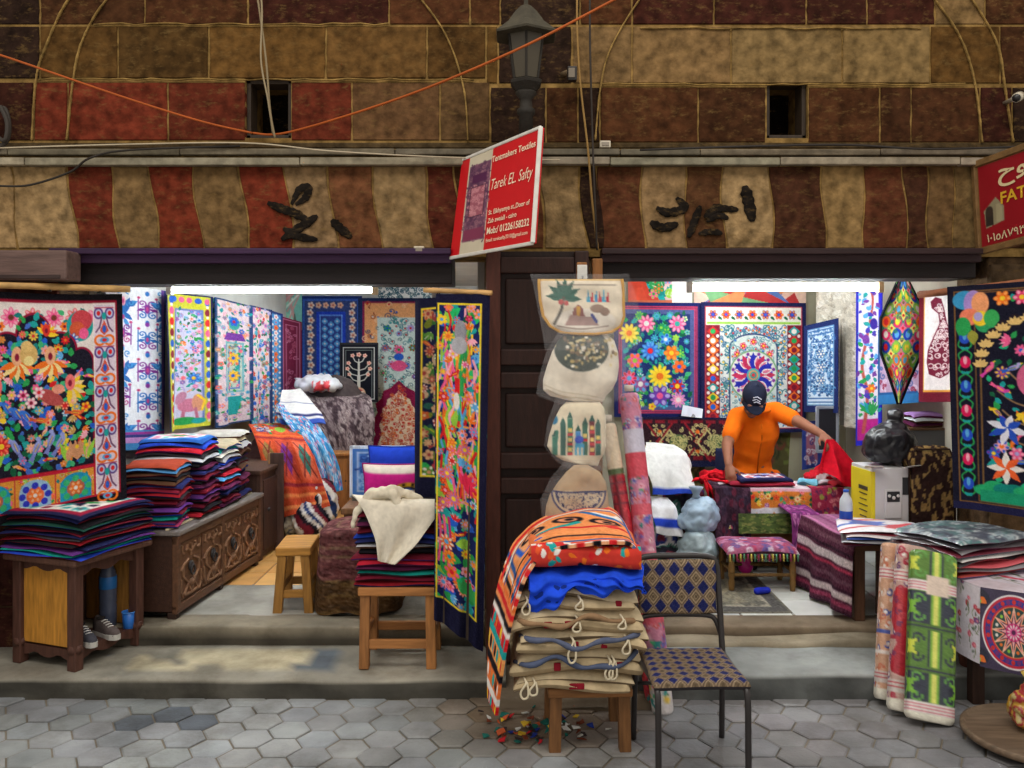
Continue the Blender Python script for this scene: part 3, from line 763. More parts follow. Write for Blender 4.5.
def pat_damask():
    k=1.5; w,h=56,180; c=Cv(w,h,(236,240,246),k); r=random.Random(2)
    def motif(x,y,b,b2,q):
        for s in (-1,1):
            if q:
                c.leaf(x,y+14,20,3.6,-1.25 if s>0 else -1.89,b); c.leaf(x+s*3,y+4,12,3,-.5 if s>0 else -2.64,b2); c.spiral(x+s*7,y+1,4,1.1,1.5,b,0 if s>0 else 3.14,s); c.leaf(x,y+12,12,2.6,.7 if s>0 else 2.44,b); c.spiral(x+s*5,y-12,3.6,1.1,1.3,b2,1.57,s)
                c.leaf(x+s*1,y+18,12,2.2,1.1 if s>0 else 2.04,b2)
            else:
                c.spiral(x+s*4.4,y-6,4,1.3,1.2,b,1.57,s); c.spiral(x+s*4.4,y+7,4,1.3,1.2,b2,-1.57,-s); c.leaf(x+s*2,y,8,1.8,.3 if s>0 else 2.84,b); c.line([(x+s*8,y-10),(x+s*8,y+12)],1,b)
                c.ell(x+s*7.6,y-12,1.4,1.4,(200,60,120))
        c.ell(x,y,2.4,5,b if not q else LPK); c.ell(x,y,1.1,2.6,(200,70,140)); c.ell(x,y-17,1.8,2.6,b2); c.ell(x,y+15,1.6,2.4,b2)
    B1=(40,110,190); B2=(70,150,215); V1=(130,50,150); V2=(190,70,140)
    for j in range(6):
        y=18+j*34
        motif(14,y,*((B1,B2) if j%2==0 else (V1,V2)),j%2==0); motif(36,y+6,*((V1,B1) if j%2==0 else (B1,V1)),False)
        motif(52,y,B1,B2,j%2==0)
    c.rect(49,0,56,h,(120,84,170)); c.rect(53,0,56,h,(60,60,130)); c.rect(0,158,w,h,(70,140,200)); c.rect(0,160,w,163,(160,60,150)); c.rect(0,166,w,172,(190,140,200)); c.rect(0,163,w,166,(50,60,130))
    c.grain(5,2); return c
def pat_horse():
    k=1.4; w,h=50,140; r=random.Random(3); c=Cv(w,h,(28,34,84),k); c.rect(1,2,w-5,h,(206,206,60))
    for y in range(8,h,11):
        for x in (5,w-10): c.ell(x,y,2.8,4,r.choice([RD,BLU,PNK,MAR])); c.ell(x,y+5,1.6,1.6,WHT)
    for x in range(8,42,8): c.ell(x,7,3,3,r.choice([RD,BLU,PNK]))
    c.rect(9,16,w-14,h-6,(110,130,200)); c.rect(11,18,w-16,h-8,(206,206,232))
    garden(c,11,18,34,100,46,2.6,r,None,.1,[PNK,LBL,LAV,BLU,ORG,LPK])
    c.flower(28,88,6,8,BLU,YEL,LBL); c.ell(24,116,9,7,(200,120,150)); c.ell(31,114,5,9,(214,150,120)); c.ell(17,108,4,7,(190,130,160),.5); c.line([(20,120),(19,130)],2.6,(190,110,140)); c.line([(29,120),(30,130)],2.6,(190,110,140))
    c.line([(31,106),(36,112),(34,122)],2,YEL)
    c.ell(20,132,10,4,GRN); c.ell(31,133,6,3,TEAL); c.grain(6,3); return c
def pat_leafstrip():
    c=Cv(14,110,(240,242,246),1.4)
    for y in range(6,110,9): c.leaf(7,y,8,2.2,-.9,TEAL); c.leaf(7,y,8,2.2,-2.2,GRN)
    c.line([(7,0),(7,110)],1,DGR); c.rect(11,0,14,110,(30,50,100)); return c
def pat_panel(seed=4,gd=[LPK,PCH,LBL,LAV,ORG,PNK],cen=True,w=38,h=132,ed=(40,70,120)):
    r=random.Random(seed); k=1.4; c=Cv(w,h,ed,k); c.rect(2,2,w-4,h-2,(224,206,212))
    garden(c,2,2,w-4,h-2,90,2.6,r,None,0,gd+[TEAL,BLU],.8)
    if cen:
        c.frame(9,44,w-9,98,2,(110,180,190)); c.rect(11,46,w-11,96,(190,206,190)); c.frame(13,48,w-13,94,1.2,BLU); garden(c,12,47,w-12,95,26,2,r,None,0,[LBL,ORG,PNK,TEAL])
        for y in (61,80): c.flower(w/2,y,6,8,(240,180,60),BLU,YEL)
        c.ell(w/2,24,6,7,(60,160,150)); c.flower(w/2,22,5,6,BLU,RD); c.poly([(w/2-8,34),(w/2+8,34),(w/2+12,42),(w/2-12,42)],PUR)
        c.ell(w/2,112,7,8,GRN); c.poly([(w/2-8,102),(w/2+8,102),(w/2+4,122),(w/2-4,122)],TEAL)
    c.grain(8,seed); return c
def pat_bluestrip():
    c=Cv(18,140,(36,60,120),1.5); r=random.Random(6); c.rect(3,3,15,138,(70,140,200))
    for y in range(6,138,6): c.flower(9,y,3.2,5,r.choice([WHT,PCH,ORG,LBL]),RD); c.ell(4,y+3,1.2,1.2,WHT); c.ell(14,y+3,1.2,1.2,WHT)
    return c
def pat_maroon():
    c=Cv(22,110,(120,30,66),1.5); r=random.Random(8); P=(206,130,160)
    c.frame(2,2,20,108,1,P); c.frame(5,8,17,90,.8,P); c.arab(6,10,16,90,24,2.6,.8,[P,(180,90,120)],r); return c
def pat_blueback():
    k=1.4; w,h=60,100; r=random.Random(9); c=Cv(w,h,(30,52,120),k); c.rect(3,3,w-3,h,(60,100,190)); c.rect(5,5,w-5,h,(56,74,130))
    for y in range(9,h,7):
        for x in (10,50): c.flower(x+(y%2),y,3.2,5,(236,190,160),(200,110,90),WHT); c.leaf(x,y+3,4,1,1.2,LBL)
    for x in range(18,46,7): c.flower(x,9,3,5,(236,190,160),(200,110,90))
    c.rect(16,15,44,h,(36,70,200)); c.rect(20,19,40,h,(50,70,150))
    for y in range(24,h,7):
        for x in (24,30,36): c.flower(x,y+(3 if x==30 else 0),2.8,4,LBL,WHT); 
    c.frame(19,18,41,h+8,1,(120,170,240)); c.grain(7,9); return c
def pat_treelife():
    k=2.0; w,h=36,60; c=Cv(w,h,(22,24,34),k); c.frame(2.5,3,w-2.5,h-1,.9,(196,200,196)); c.frame(5,6,w-5,h+4,.5,(120,130,130))
    c.poly([(16.5,48),(17,20),(18,14),(19,20),(19.5,48)],(206,206,196))
    for s in (-1,1):
        for y,x in ((40,9),(34,11),(28,10),(20,6)): 
            c.line([(18,y),(18+s*x*.6,y-2),(18+s*x,y-7)],1,(206,206,196)); c.flower(18+s*x,y-8,2.3,5,(236,190,170),(210,110,100))
    c.flower(18,11,2.6,5,(236,190,170),(210,110,100)); c.ell(18,52,6.5,6,(226,180,150)); c.ell(18,52,4.5,4.2,(200,80,80)); c.rect(13,50,23,52,(236,210,190)); return c
def pat_niche():
    k=1.4; w,h=84,168; r=random.Random(10); c=Cv(w,h,(36,56,100),k); c.rect(5,4,w-5,h,(140,30,80)); c.rect(7,6,w-7,h,(240,176,120))
    c.arab(7,6,w-7,100,70,3.4,.9,[(180,90,60),(250,214,170),(80,80,120)],r,[WHT,BLU,RD]); c.rect(20,22,w-20,100,(214,232,228))
    c.arab(20,22,w-20,100,80,3,.8,[(90,150,160),(70,120,130)],r,[TEAL,RD]); 
    for x,y,q in ((30,34,4),(54,34,4),(42,40,3),(28,56,4),(56,56,4),(42,58,5),(34,74,4),(50,76,4),(26,84,4),(58,88,3)): fl(c,x,y,q,r,[ORG,PNK,BLU,RD,LAV,GRN])
    c.rect(7,100,w-7,h,(200,216,208)); c.arab(7,100,w-7,h,150,3,.9,[(90,120,120),(150,170,165)],r)
    c.ell(42,76,8,6,PNK); c.ell(42,66,5,4,BLU)
    pts=[(42,92),(50,100),(58,104),(60,112),(66,118),(64,128),(70,140),(66,152),(72,168),(12,168),(18,152),(14,140),(20,128),(18,118),(24,112),(26,104),(34,100)]
    c.poly(pts,(140,26,72)); q=[((x-42)*.72+42,(y-130)*.8+134) for x,y in pts]; c.poly(q,(240,216,190))
    c.arab(20,98,64,h,90,3,.9,[(224,120,80),(200,90,70)],r,[ORG,RD],lambda x,y:abs(x-42)<(y-94)*.5 and abs(x-42)<17); c.grain(7,4); return c
def pat_script(bg=(226,232,232),ink=(40,90,110),w=60,h=14,n=60,seed=5,r_=2.4):
    r=random.Random(seed); c=Cv(w,h,bg,2.0); c.arab(0,0,w,h,n,r_,.8,[ink],r); return c
def pat_jungle(dark,seed,w=50,h=350,border=7):
    r=random.Random(seed); k=1.4; c=Cv(w,h,(24,24,52),k)
    bg=(28,38,96) if not dark else (26,30,60)
    x0,x1=(2,w-border) if not dark else (border,w-1)
    c.rect(x0,10,x1,h-26,(240,210,50)); c.rect(x0+1.6,12,x1-1.6,h-28,bg)
    a,b,t,u=x0+2,x1-2,13,h-29
    def D(f):
        return f
    if not dark:
        cols=[ORG,PNK,YEL,RD,LPK,LBL,(250,140,60)]
        c.scatter(a,t,b,u,190,lambda x,y:lf(c,x,y,r.uniform(8,17),r,[GRN,LIM,TEAL,(40,190,110),LBL,BLU]),r,6)
        for i in range(120):
            x,y=r.uniform(a,b),r.uniform(t,u*.62); c.line(curve2([(x,y),(x+r.uniform(-5,5),y+14),(x+r.uniform(-5,5),y+30)]),r.uniform(1.5,3),r.choice(cols+[LIM,GRN]))
        garden(c,a,t,b,u,70,5.2,r,None,.08,cols,.1)
        c.ell(25,40,6,12,(150,150,160)); c.ell(24,54,8,9,(176,176,184)); c.rect(20,88,25,104,RD); c.rect(25,86,29,106,GRN); c.ell(22,112,3,9,WHT)
        for x,y,rr in ((13,190,7),(20,214,8),(9,222,6),(31,160,7)): c.flower(x,y,rr,10,(200,110,180),YEL,ORG)
        for i in range(6): c.leaf(31,196,14,3,-2+i*.55,(230,50,90))
        for x in (5,10,15): c.line(curve2([(x,236),(x+2,256),(x,284)]),2.6,r.choice([PNK,(190,40,110),YEL]))
        for i in range(7): c.leaf(14,298,16,3,2.4+i*.45,r.choice([GRN,TEAL,LIM]))
        c.flower(16,278 if False else 276,7,8,ORG,TEAL,(250,160,60)); c.flower(13,262,8,8,ORG,LBL,WHT); c.flower(19,290,8,6,ORG,RD,PNK); c.flower(10,306,7,10,LPK,LBL,(210,60,80))
        for i in range(5): c.leaf(34,306,16,4,-2.2+i*.5,(60,170,90))
    else:
        cols=[(190,90,50),(200,150,110),(150,60,60),(90,140,60),(210,170,130),(180,60,70)]
        c.scatter(a,t,b,u,60,lambda x,y:lf(c,x,y,r.uniform(9,15),r,[(60,110,50),(40,90,80),(110,120,40),(190,160,130)]),r,9)
        garden(c,a,t,b,u,36,6,r,None,.1,cols,.1)
    xo=(0,border) if dark else (w-border,w)
    c.rect(xo[0],0,xo[1],h,(24,24,52)); c.rect(0,h-26,w,h,(24,24,52)); c.rect(0,0,w,10,(24,24,52)); c.frame(x0,10,x1,h-26,1.6,(240,210,50)); c.rect(0,0,1.2,h-26,(24,24,52)) if not dark else None
    c.grain(6,seed); return c
def curve2(pts,n=6):
    p=[pts[0]]+list(pts)+[pts[-1]]; out=[]
    for i in range(1,len(p)-2):
        for t in np.linspace(0,1,n,endpoint=False):
            a,b,c,d=[np.array(q,float) for q in p[i-1:i+3]]
            out.append(tuple(.5*((2*b)+(-a+c)*t+(2*a-5*b+4*c-d)*t*t+(-a+3*b-3*c+d)*t**3)))
    return out+[tuple(pts[-1])]
def pat_navyflower():
    k=1.5; w,h=92,118; r=random.Random(12); c=Cv(w,h,(30,36,90),k); c.frame(5,4,w-5,h-4,1.5,(176,60,90)); c.frame(8,7,w-8,h-7,5,(80,90,140)); c.frame(7,6,w-7,h-6,1.4,(190,60,90)); c.rect(13,12,w-13,h-12,(34,52,110))
    garden(c,14,13,w-14,h-13,60,4,r,None,.0,[LBL,GRN,TEAL,LIM],2.2)
    def F(x,y,q,n,a,b,t): c.flower(x,y,q,n,a,b,t)
    F(34,22,9,9,PNK,WHT,LPK); F(66,22,9,9,PNK,(60,180,160),LPK); F(16,32,10,10,YEL,ORG,(250,230,90)); F(38,50,10,10,(70,120,220),RD,LBL); F(22,60,8,6,PNK,LIM,ORG)
    F(48,76,12,12,YEL,ORG,(250,226,60)); F(60,52,8,6,ORG,YEL,(250,160,60)); F(68,66,7,6,(240,100,50),BLU,ORG); F(28,84,9,6,(160,90,150),WHT,LBL); F(48,96,11,6,(110,60,170),PNK,LAV)
    F(66,86,8,6,RD,YEL,BLU); F(67,100,8,10,LPK,WHT,(200,120,200)); F(8+8,78,8,8,PNK,LBL,RD); F(22,102,5,5,YEL,ORG,None); F(40,107,4,5,YEL,ORG,None); F(54,38,6,5,LBL,WHT,BLU)
    c.grain(6,12); return c
def pat_medallion():
    k=1.7; w,h=104,126; r=random.Random(13); c=Cv(w,h,(28,32,74),k); c.rect(4,4,w-4,h-4,(170,40,60)); c.rect(5,5,w-5,h-5,(226,226,214))
    for x in range(12,96,13): c.flower(x,12,4.6,6,RD if (x//13)%2 else (120,40,120),BLU,(240,160,60)); c.leaf(x+5,14,5,1.4,.6,DGR)
    c.rect(6,19,w-6,21,LIM)
    for x0 in (5,85):
        c.rect(x0,22,x0+14,h-6,(130,30,46))
        for j,y in enumerate(range(28,h-8,9)):
            c.poly([(x0+7,y-5),(x0+13,y),(x0+7,y+5),(x0+1,y)],r.choice([YEL,ORG,(200,50,50),TEAL])); c.ell(x0+7,y,2.6,2.6,r.choice([BLU,WHT,GRN,MAR])); c.ell(x0+2.4,y+4.5,1.6,1.6,WHT); c.ell(x0+11.6,y+4.5,1.6,1.6,WHT)
    c.rect(19,22,85,h-6,(222,226,222)); c.arab(20,24,32,h-8,60,3,.9,[(60,110,150),(40,120,130)],r,[RD,ORG,YEL]); c.arab(72,24,84,h-8,60,3,.9,[(60,110,150),(40,120,130)],r,[RD,ORG,YEL]); c.arab(30,24,74,32,30,3,.9,[(60,110,150),(40,120,130)],r,[RD,ORG])
    c.ell(52,44,24,14,(40,60,110)); c.rect(28,44,76,h-6,(40,60,110)); c.ell(52,44,22.6,12.6,(214,226,220)); c.rect(29.4,44,74.6,h-6,(214,226,220))
    c.arab(31,34,73,h-8,150,3,.8,[(80,140,150),(120,170,170)],r,[RD,BLU,ORG])
    for x,y in ((52,38),(42,42),(62,42),(36,50),(68,50)): c.flower(x,y,3.6,5,RD,YEL,LPK)
    c.ell(52,70,24,24,(120,170,120)); c.ell(52,70,22.6,22.6,(226,226,220)); c.ell(52,70,19,19,(60,64,190))
    for i in range(12):
        a=i*math.pi/6; c.leaf(52+5*math.cos(a),70+5*math.sin(a),17,3.6,a,(40,46,170) if i%2 else (200,50,90)); c.leaf(52+8*math.cos(a+.26),70+8*math.sin(a+.26),12,2.6,a+.26,WHT); c.leaf(52+9*math.cos(a+.26),70+9*math.sin(a+.26),9,1.5,a+.26,(220,120,150))
        b=a+math.pi/12; c.ell(52+20.6*math.cos(b),70+20.6*math.sin(b),1.6,1.6,(130,50,150))
    c.ell(52,70,6.5,6.5,(90,180,170)); c.ell(52,70,4.6,4.6,(230,150,90)); c.ell(52,70,3.4,3.4,(70,150,140)); c.ell(52,70,1.6,1.6,RD)
    c.grain(7,13); return c
def pat_dadolike():
    k=1.5; w,h=100,48; r=random.Random(14); c=Cv(w,h,(30,34,70),k); c.rect(0,2,w,h-6,(52,30,40)); 
    for x in range(0,w,12): c.rect(x,3,x+9,6,(130,30,44)); c.rect(x,h-11,x+9,h-7,(130,30,44))
    G=(206,196,130)
    for x in (16,52,88):
        c.spiral(x-5,14,4,1.2,1.3,G,0,1); c.spiral(x+5,14,4,1.2,1.3,G,3.14,-1); c.spiral(x-5,34,4,1.2,1.3,G,0,-1); c.spiral(x+5,34,4,1.2,1.3,G,3.14,1); c.poly([(x,19),(x+4,23),(x,27),(x-4,23)],(150,34,44)); c.ell(x,14,2,2,ORG); c.ell(x,33,2,2,ORG)
        c.line([(x,24),(x+9,12),(x+18,24),(x+9,37),(x,24)],1.6,G); c.ell(x+18,24,9,7.5,(90,110,70)); c.arab(x+11,18,x+25,30,14,3,.9,[G],r)
        for a in (-1,1): c.line([(x-12,24+a*18),(x-3,24+a*6)],2,(150,34,44)); c.line([(x+12,24+a*18),(x+3,24+a*6)],2,(150,34,44))
    c.arab(0,7,w,h-12,60,2.6,.9,[G],r); c.grain(8,14); return c
def pat_bluewhite():
    k=1.7; w,h=40,96; r=random.Random(15); c=Cv(w,h,(34,46,100),k); c.rect(5,6,w-5,h-8,(206,226,240)); B=(60,110,170)
    c.arab(6,16,w-6,h-18,110,2.8,1,[B,(90,150,200)],r,[(40,70,120)])
    for y in (8,12,84,80): c.rect(6,y,w-6,y+1.4,B)
    c.arab(6,8,w-6,14,16,2,.8,[B],r); c.frame(9,20,w-9,h-22,1,B); c.frame(5,6,w-5,h-8,1,(90,150,200))
    for x,y in ((20,34),(20,48),(20,62)): c.flower(x,y,4.6,6,B,WHT,(240,240,220))
    c.grain(5,3); return c
def pat_lace():
    k=1.5; w,h=42,134; r=random.Random(16); c=Cv(w,h,(214,206,190),k); c.arab(0,0,w,h,260,2.6,.9,[(236,232,222),(176,166,148),(192,184,168)],r); c.grain(8,4); return c
def pat_bluetree():
    k=1.6; w,h=28,164; r=random.Random(17); c=Cv(w,h,(40,40,190),k); c.rect(4,0,w-4,h-6,(226,222,236)); c.rect(4,136,w-4,h-6,(190,40,140))
    c.line(curve2([(9,150),(12,110),(8,80),(12,50),(18,14),(16,0)]),2.4,(190,90,80))
    c.scatter(5,2,w-5,134,90,lambda x,y:lf(c,x,y,r.uniform(4,8),r,[TEAL,GRN,(70,60,180),LBL,PUR]),r,3.4)
    for i in range(6): c.leaf(15,132,16,2,-2.2+i*.28,r.choice([GRN,TEAL]))
    c.flower(16,104,5,6,ORG,YEL,None); c.ell(19,36,4,6,(60,40,150)); c.ell(11,52,3,5,PUR); c.grain(6,5); return c
def pat_diamond():
    k=1.7; w,h=50,128; r=random.Random(18); c=Cv(w,h,(60,150,130),k)
    for j in range(10):
        for i in range(4):
            x=6+i*12.6; y=6+j*13
            c.ell(x,y,5,6,[(230,40,110),(40,60,190),LIM,ORG][(i+j)%4]); c.ell(x,y,2.6,3.6,[WHT,LBL,RD,YEL][(i+2*j)%4])
            X=x+6.3;Y=y+6.5; c.poly([(X,Y-6),(X+2,Y-2),(X+5,Y),(X+2,Y+2),(X,Y+6),(X-2,Y+2),(X-5,Y),(X-2,Y-2)],(246,226,120) if (i+j)%2 else (240,110,150)); c.ell(X,Y,1.4,1.4,RD)
    c.arab(0,0,w,h,50,3,1,[(40,120,90),LIM],r); c.mirror_x(); c.grain(7,6); return c
def pat_maroonfish():
    k=1.8; w,h=40,112; r=random.Random(19); c=Cv(w,h,(112,24,44),k); c.rect(6,4,w-4,h-10,(226,160,60)); c.rect(7,5,w-5,h-12,(234,226,226))
    M=(116,28,54)
    body=[(13,12),(17,8),(22,10),(25,22),(27,34),(32,44),(34,58),(33,74),(28,84),(20,88),(12,84),(10,72),(11,60),(16,46),(21,34),(20,24),(14,18)]
    c.poly(body,M); 
    for y,x0,x1 in ((20,18,23),(36,21,27),(46,16,30),(56,13,32),(66,12,32),(76,13,31)):
        for x in np.linspace(x0,x1,4): c.ring(x,y,2.2,.9,(226,206,206))
    c.arab(12,14,32,86,46,2.2,.8,[(230,214,214)],r,None,lambda x,y:abs(x-22)<3+(y-10)*.14)
    c.line(body,1,M,True); c.grain(5,7); return c
def pat_rightbig():
    k=1.5; w,h=170,240; r=random.Random(20); c=Cv(w,h,(24,24,42),k); c.frame(6,6,w-6,h-8,1.3,(120,84,50)); c.frame(24,8,w-24,h-10,1.2,(120,84,50))
    for x0 in (8,w-22):
        for j,y in enumerate(range(56,h-20,26)):
            x=x0+7
            for s in (-1,1): c.line(curve2([(x+s*1,y-13),(x+s*6,y-8),(x+s*4,y),(x+s*6,y+8),(x+s*1,y+13)]),1.5,GRN)
            c.ell(x,y,5,6.5,(40,80,200) if j%2==0 else (220,30,90)); c.ell(x,y-2,1.8,4.5,LBL if j%2==0 else LPK); c.leaf(x,y+13,5,1.8,-2.4,TEAL); c.leaf(x,y+13,5,1.8,-.7,TEAL)
    for s,x in ((1,18),(-1,w-18)):
        c.ell(x-2*s,16,11,10,(60,150,200)); c.ell(x+6*s,20,9,14,(170,140,210)); c.ell(x+12*s,20,8,12,(240,160,110)); c.ell(x+2*s,34,9,9,(240,130,100)); c.ell(x-4*s,44,7,10,GRN); c.ell(x+16*s,42,9,9,(50,160,100)); c.ell(x+12*s,36,7,8,YEL); c.ell(x+10*s,34,4,5,LAV); c.ell(x+22*s,36,7,9,(60,170,90)); c.leaf(x+4*s,48,16,5,1.5,(150,150,60))
    for i,x in enumerate(range(50,w-44,17)):
        c.flower(x,16,8,6,ORG if i%2==0 else (230,60,110),YEL,(250,160,80) if i%2==0 else LPK); c.leaf(x+8,12,8,2.4,1.2,TEAL); c.leaf(x+8,20,8,2.4,-1,GRN)
    arch=[]
    for i in range(15):
        a=math.pi+i*math.pi/14; X=85+56*math.cos(a); Y=82+48*math.sin(a); arch.append((X,Y)); c.ell(X,Y,6,6,(40,30,40))
    c.line([(29,h-12)]+arch+[(141,h-12)],1.6,(130,96,56))
    for X,Y in arch:
        for k_ in range(5): c.leaf(X,Y+5,9,2.2,-2.6+k_*.5,(226,190,120))
    inn=lambda x,y:(x-85)**2/50**2+(y-84)**2/40**2<1 or (35<x<135 and 84<y<215)
    c.line([(85,212),(84,180),(80,150),(84,120)],3,(140,110,80))
    for s in (-1,1):
        for y,x in ((188,30),(170,40),(150,36),(130,40),(110,30)): c.line(curve2([(84,y),(84+s*x*.6,y-6),(84+s*x,y-18)]),1.8,(140,110,80))
    c.scatter(34,46,136,212,90,lambda x,y:lf(c,x,y,r.uniform(7,11),r,[GRN,TEAL,(40,180,130),DGR]),r,7,inn)
    garden(c,36,48,134,190,34,7,r,inn,.4,[PNK,(220,70,170),ORG,PUR,BLU,YEL,LPK,LAV],.1)
    for s in (-1,1):
        x=85+s*33
        for i in range(8): c.leaf(x,150,20 if i<5 else 14,3.6,i*.785+.3,(40,80,190) if i%2 else (226,226,240))
        for i in range(8): c.leaf(x+s*2,192,18,3.4,i*.785,(240,100,50) if i%2 else WHT)
        c.flower(x-s*8,176,7,6,PNK,LAV,LPK); c.bird(85+s*18,140,16,-1 if s>0 else -2.1,YEL,(170,140,220),ORG); c.ell(85+s*8,100,16,19,(210,100,140)); 
        for i in range(9): c.line([(85+s*8,100),(85+s*8-s*15*math.sin(i*.35+.2),100-18*math.cos(i*.35+.2))],1,(120,40,90))
        c.ell(85+s*6,100,5,6,YEL); c.leaf(85+s*20,72,22,4,3.4 if s>0 else -.3,LPK)
    for x in range(30,142,9): c.ell(x,214+r.uniform(-2,4),10,6,r.choice([(30,150,130),(40,170,110),(20,130,120)]))
    c.rect(26,217,w-26,h-11,(30,150,110)); c.rect(0,h-8,w,h,(30,30,66)); c.grain(6,20); return c
def pat_quilt():
    """orange, red, blue and white striped quilt; v runs from the drop (0) to the far edge (1)"""
    k=1.5; w,h=150,90; r=random.Random(21); c=Cv(w,h,(238,150,90),k)
    for x0,x1,col in ((0,6,RD),(6,10,WHT),(10,18,(236,120,60)),(18,22,BLK),(22,30,(240,160,90)),(30,34,TEAL),(34,40,RD),(40,43,WHT),(43,46,BLK)): c.rect(x0,0,x1,h,col)
    for y in range(0,h,9):
        for x in (3,14,26,37): c.ell(x,y+4,3,3.4,r.choice([RD,TEAL,WHT,BLK,ORG,YEL]))
    for x,col,t in ((50,RD,3),(54,(236,120,60),3),(58,BLK,2.4),(66,(40,90,160),3),(62,WHT,1.6),(140,RD,3),(145,WHT,2),(135,(40,90,160),3)): c.line([(x,0),(x,h)],t,col)
    for y,col,t in ((h-3,WHT,5),(h-8,RD,4),(h-13,(40,90,160),3),(h-18,(236,120,60),3),(h-22,BLK,2),(6,RD,4),(12,WHT,3),(17,(40,90,160),3)): c.line([(56,y),(w,y)],t,col)
    for x in range(56,w,8): c.rect(x,h-5,x+4,h,RD if (x//8)%2 else BLK)
    c.poly([(70,24),(92,22),(90,64),(72,62)],(240,164,110)); c.line([(72,24),(76,60),(88,62)],3,BLU)
    for x,y in ((84,36),(104,34),(122,40)): c.ell(x,y,8,5,BLK,.2); c.ell(x,y,5,3,(230,150,110),.2); c.ell(x+1,y,2.4,2,BLK)
    c.line(curve2([(82,52),(96,46),(110,54),(126,48)]),4.5,RD); c.line(curve2([(84,46),(100,44),(108,40)]),4,TEAL); c.line(curve2([(118,26),(128,30),(132,24)]),4,WHT); c.line(curve2([(112,22),(120,30),(134,34)]),3.4,(40,110,180)); c.ell(130,54,8,3,RD)
    c.grain(8,21); return c
def pat_stripes():
    k=1.4; w,h=80,120; c=Cv(w,h,(88,44,64),k)
    for x,t,col in ((4,3,(170,110,150)),(10,2,(120,60,110)),(18,5,(214,200,200)),(24,2,(190,60,90)),(32,3,(110,70,84)),(38,2,(60,34,50)),(44,6,(216,202,204)),(50,2,(190,60,90)),(58,3,(110,72,88)),(64,2,(60,34,50)),(68,5,(206,190,192)),(74,3,(150,60,90)),(79,2,(60,34,50))): c.rect(x-t/2,0,x+t/2,h,col)
    c.grain(14,22); return c
def pat_patch():
    k=1.6; w,h=64,96; r=random.Random(23); c=Cv(w,h,(214,84,50),k)
    garden(c,0,0,w,36,26,4,r,None,0,[ORG,BLU,LIM,RD,PUR],.8); c.rect(6,16,24,36,(60,70,150)); c.arab(6,16,24,36,16,3,1,[WHT,ORG],r); c.rect(30,16,48,38,(226,96,60)); c.ell(39,27,7,9,LIM)
    for y in (40,44,78,84,90): c.rect(0,y,w,y+2,r.choice([(240,150,90),(150,40,60),(240,120,60)]))
    for i,x in enumerate((2,23,44)):
        c.rect(x,48,x+18,76,[(226,96,56),(206,80,60),(230,110,80)][i]); c.poly([(x+9,50),(x+16,62),(x+9,74),(x+2,62)],[(150,120,70),(120,50,140),(60,120,110)][i]); c.line([(x+2,50),(x+16,74)],1.4,(120,40,40)); c.line([(x+16,50),(x+2,74)],1.4,(120,40,40))
    c.grain(12,23); return c
def pat_brown():
    k=1.4; w,h=90,90; r=random.Random(24); c=Cv(w,h,(94,78,82),k); c.arab(0,0,w,h,560,2.8,1,[(150,134,134),(170,156,154),(60,46,52)],r); c.grain(10,24); return c
def pat_lblue():
    k=1.5; w,h=70,80; r=random.Random(25); c=Cv(w,h,(64,150,206),k); c.arab(0,0,w,h,260,3,1,[(170,214,236),(40,110,180),(220,230,240),(230,130,120)],r,[WHT,PNK]); c.grain(8,25); return c
def pat_damaskbrown():
    k=1.4; w,h=80,110; r=random.Random(26); c=Cv(w,h,(104,62,64),k)
    for y in range(0,h,9): c.rect(0,y,w,y+3,r.choice([(124,76,76),(88,50,52),(120,96,76)])); 
    c.arab(0,0,w,h,200,2.6,.9,[(140,96,90),(76,44,44)],r); c.rect(0,78,w,h,(88,64,40)); c.arab(0,78,w,h,80,2.6,.9,[(120,96,60),(60,44,30)],r); c.grain(14,26); return c
def pat_desk():
    k=1.5; w,h=136,44; r=random.Random(27); c=Cv(w,h,(214,126,50),k); garden(c,0,2,w,22,34,4,r,None,0,[ORG,WHT,PUR,LPK,YEL,RD],1.2); c.rect(0,0,w,3,(226,170,190))
    c.rect(0,22,w,26,(226,226,236)); 
    for x in range(8,w,20): c.ell(x,26,10,5,(230,226,238))
    c.rect(0,30,w,h,(120,40,70)); garden(c,0,32,w,h,24,3,r,None,0,[RD,PNK,PUR,LIM],1); c.grain(9,27); return c
def pat_rose():
    k=1.6; w,h=90,90; r=random.Random(28); c=Cv(w,h,(226,220,232),k)
    for i in range(26):
        x,y=r.uniform(0,w),r.uniform(0,h); c.line(curve2([(x,y),(x+r.uniform(-8,8),y+8),(x+r.uniform(-4,4),y+16)]),1.2,(120,130,90)); c.ell(x,y,r.uniform(3,5),r.uniform(2.4,4),r.choice([(200,40,70),(220,90,120),(190,50,60),(120,80,150)])); c.ell(x+1,y,1.6,1.6,(240,150,160)); c.leaf(x,y+6,6,1.5,r.uniform(0,3),(90,110,90))
    c.grain(6,28); return c
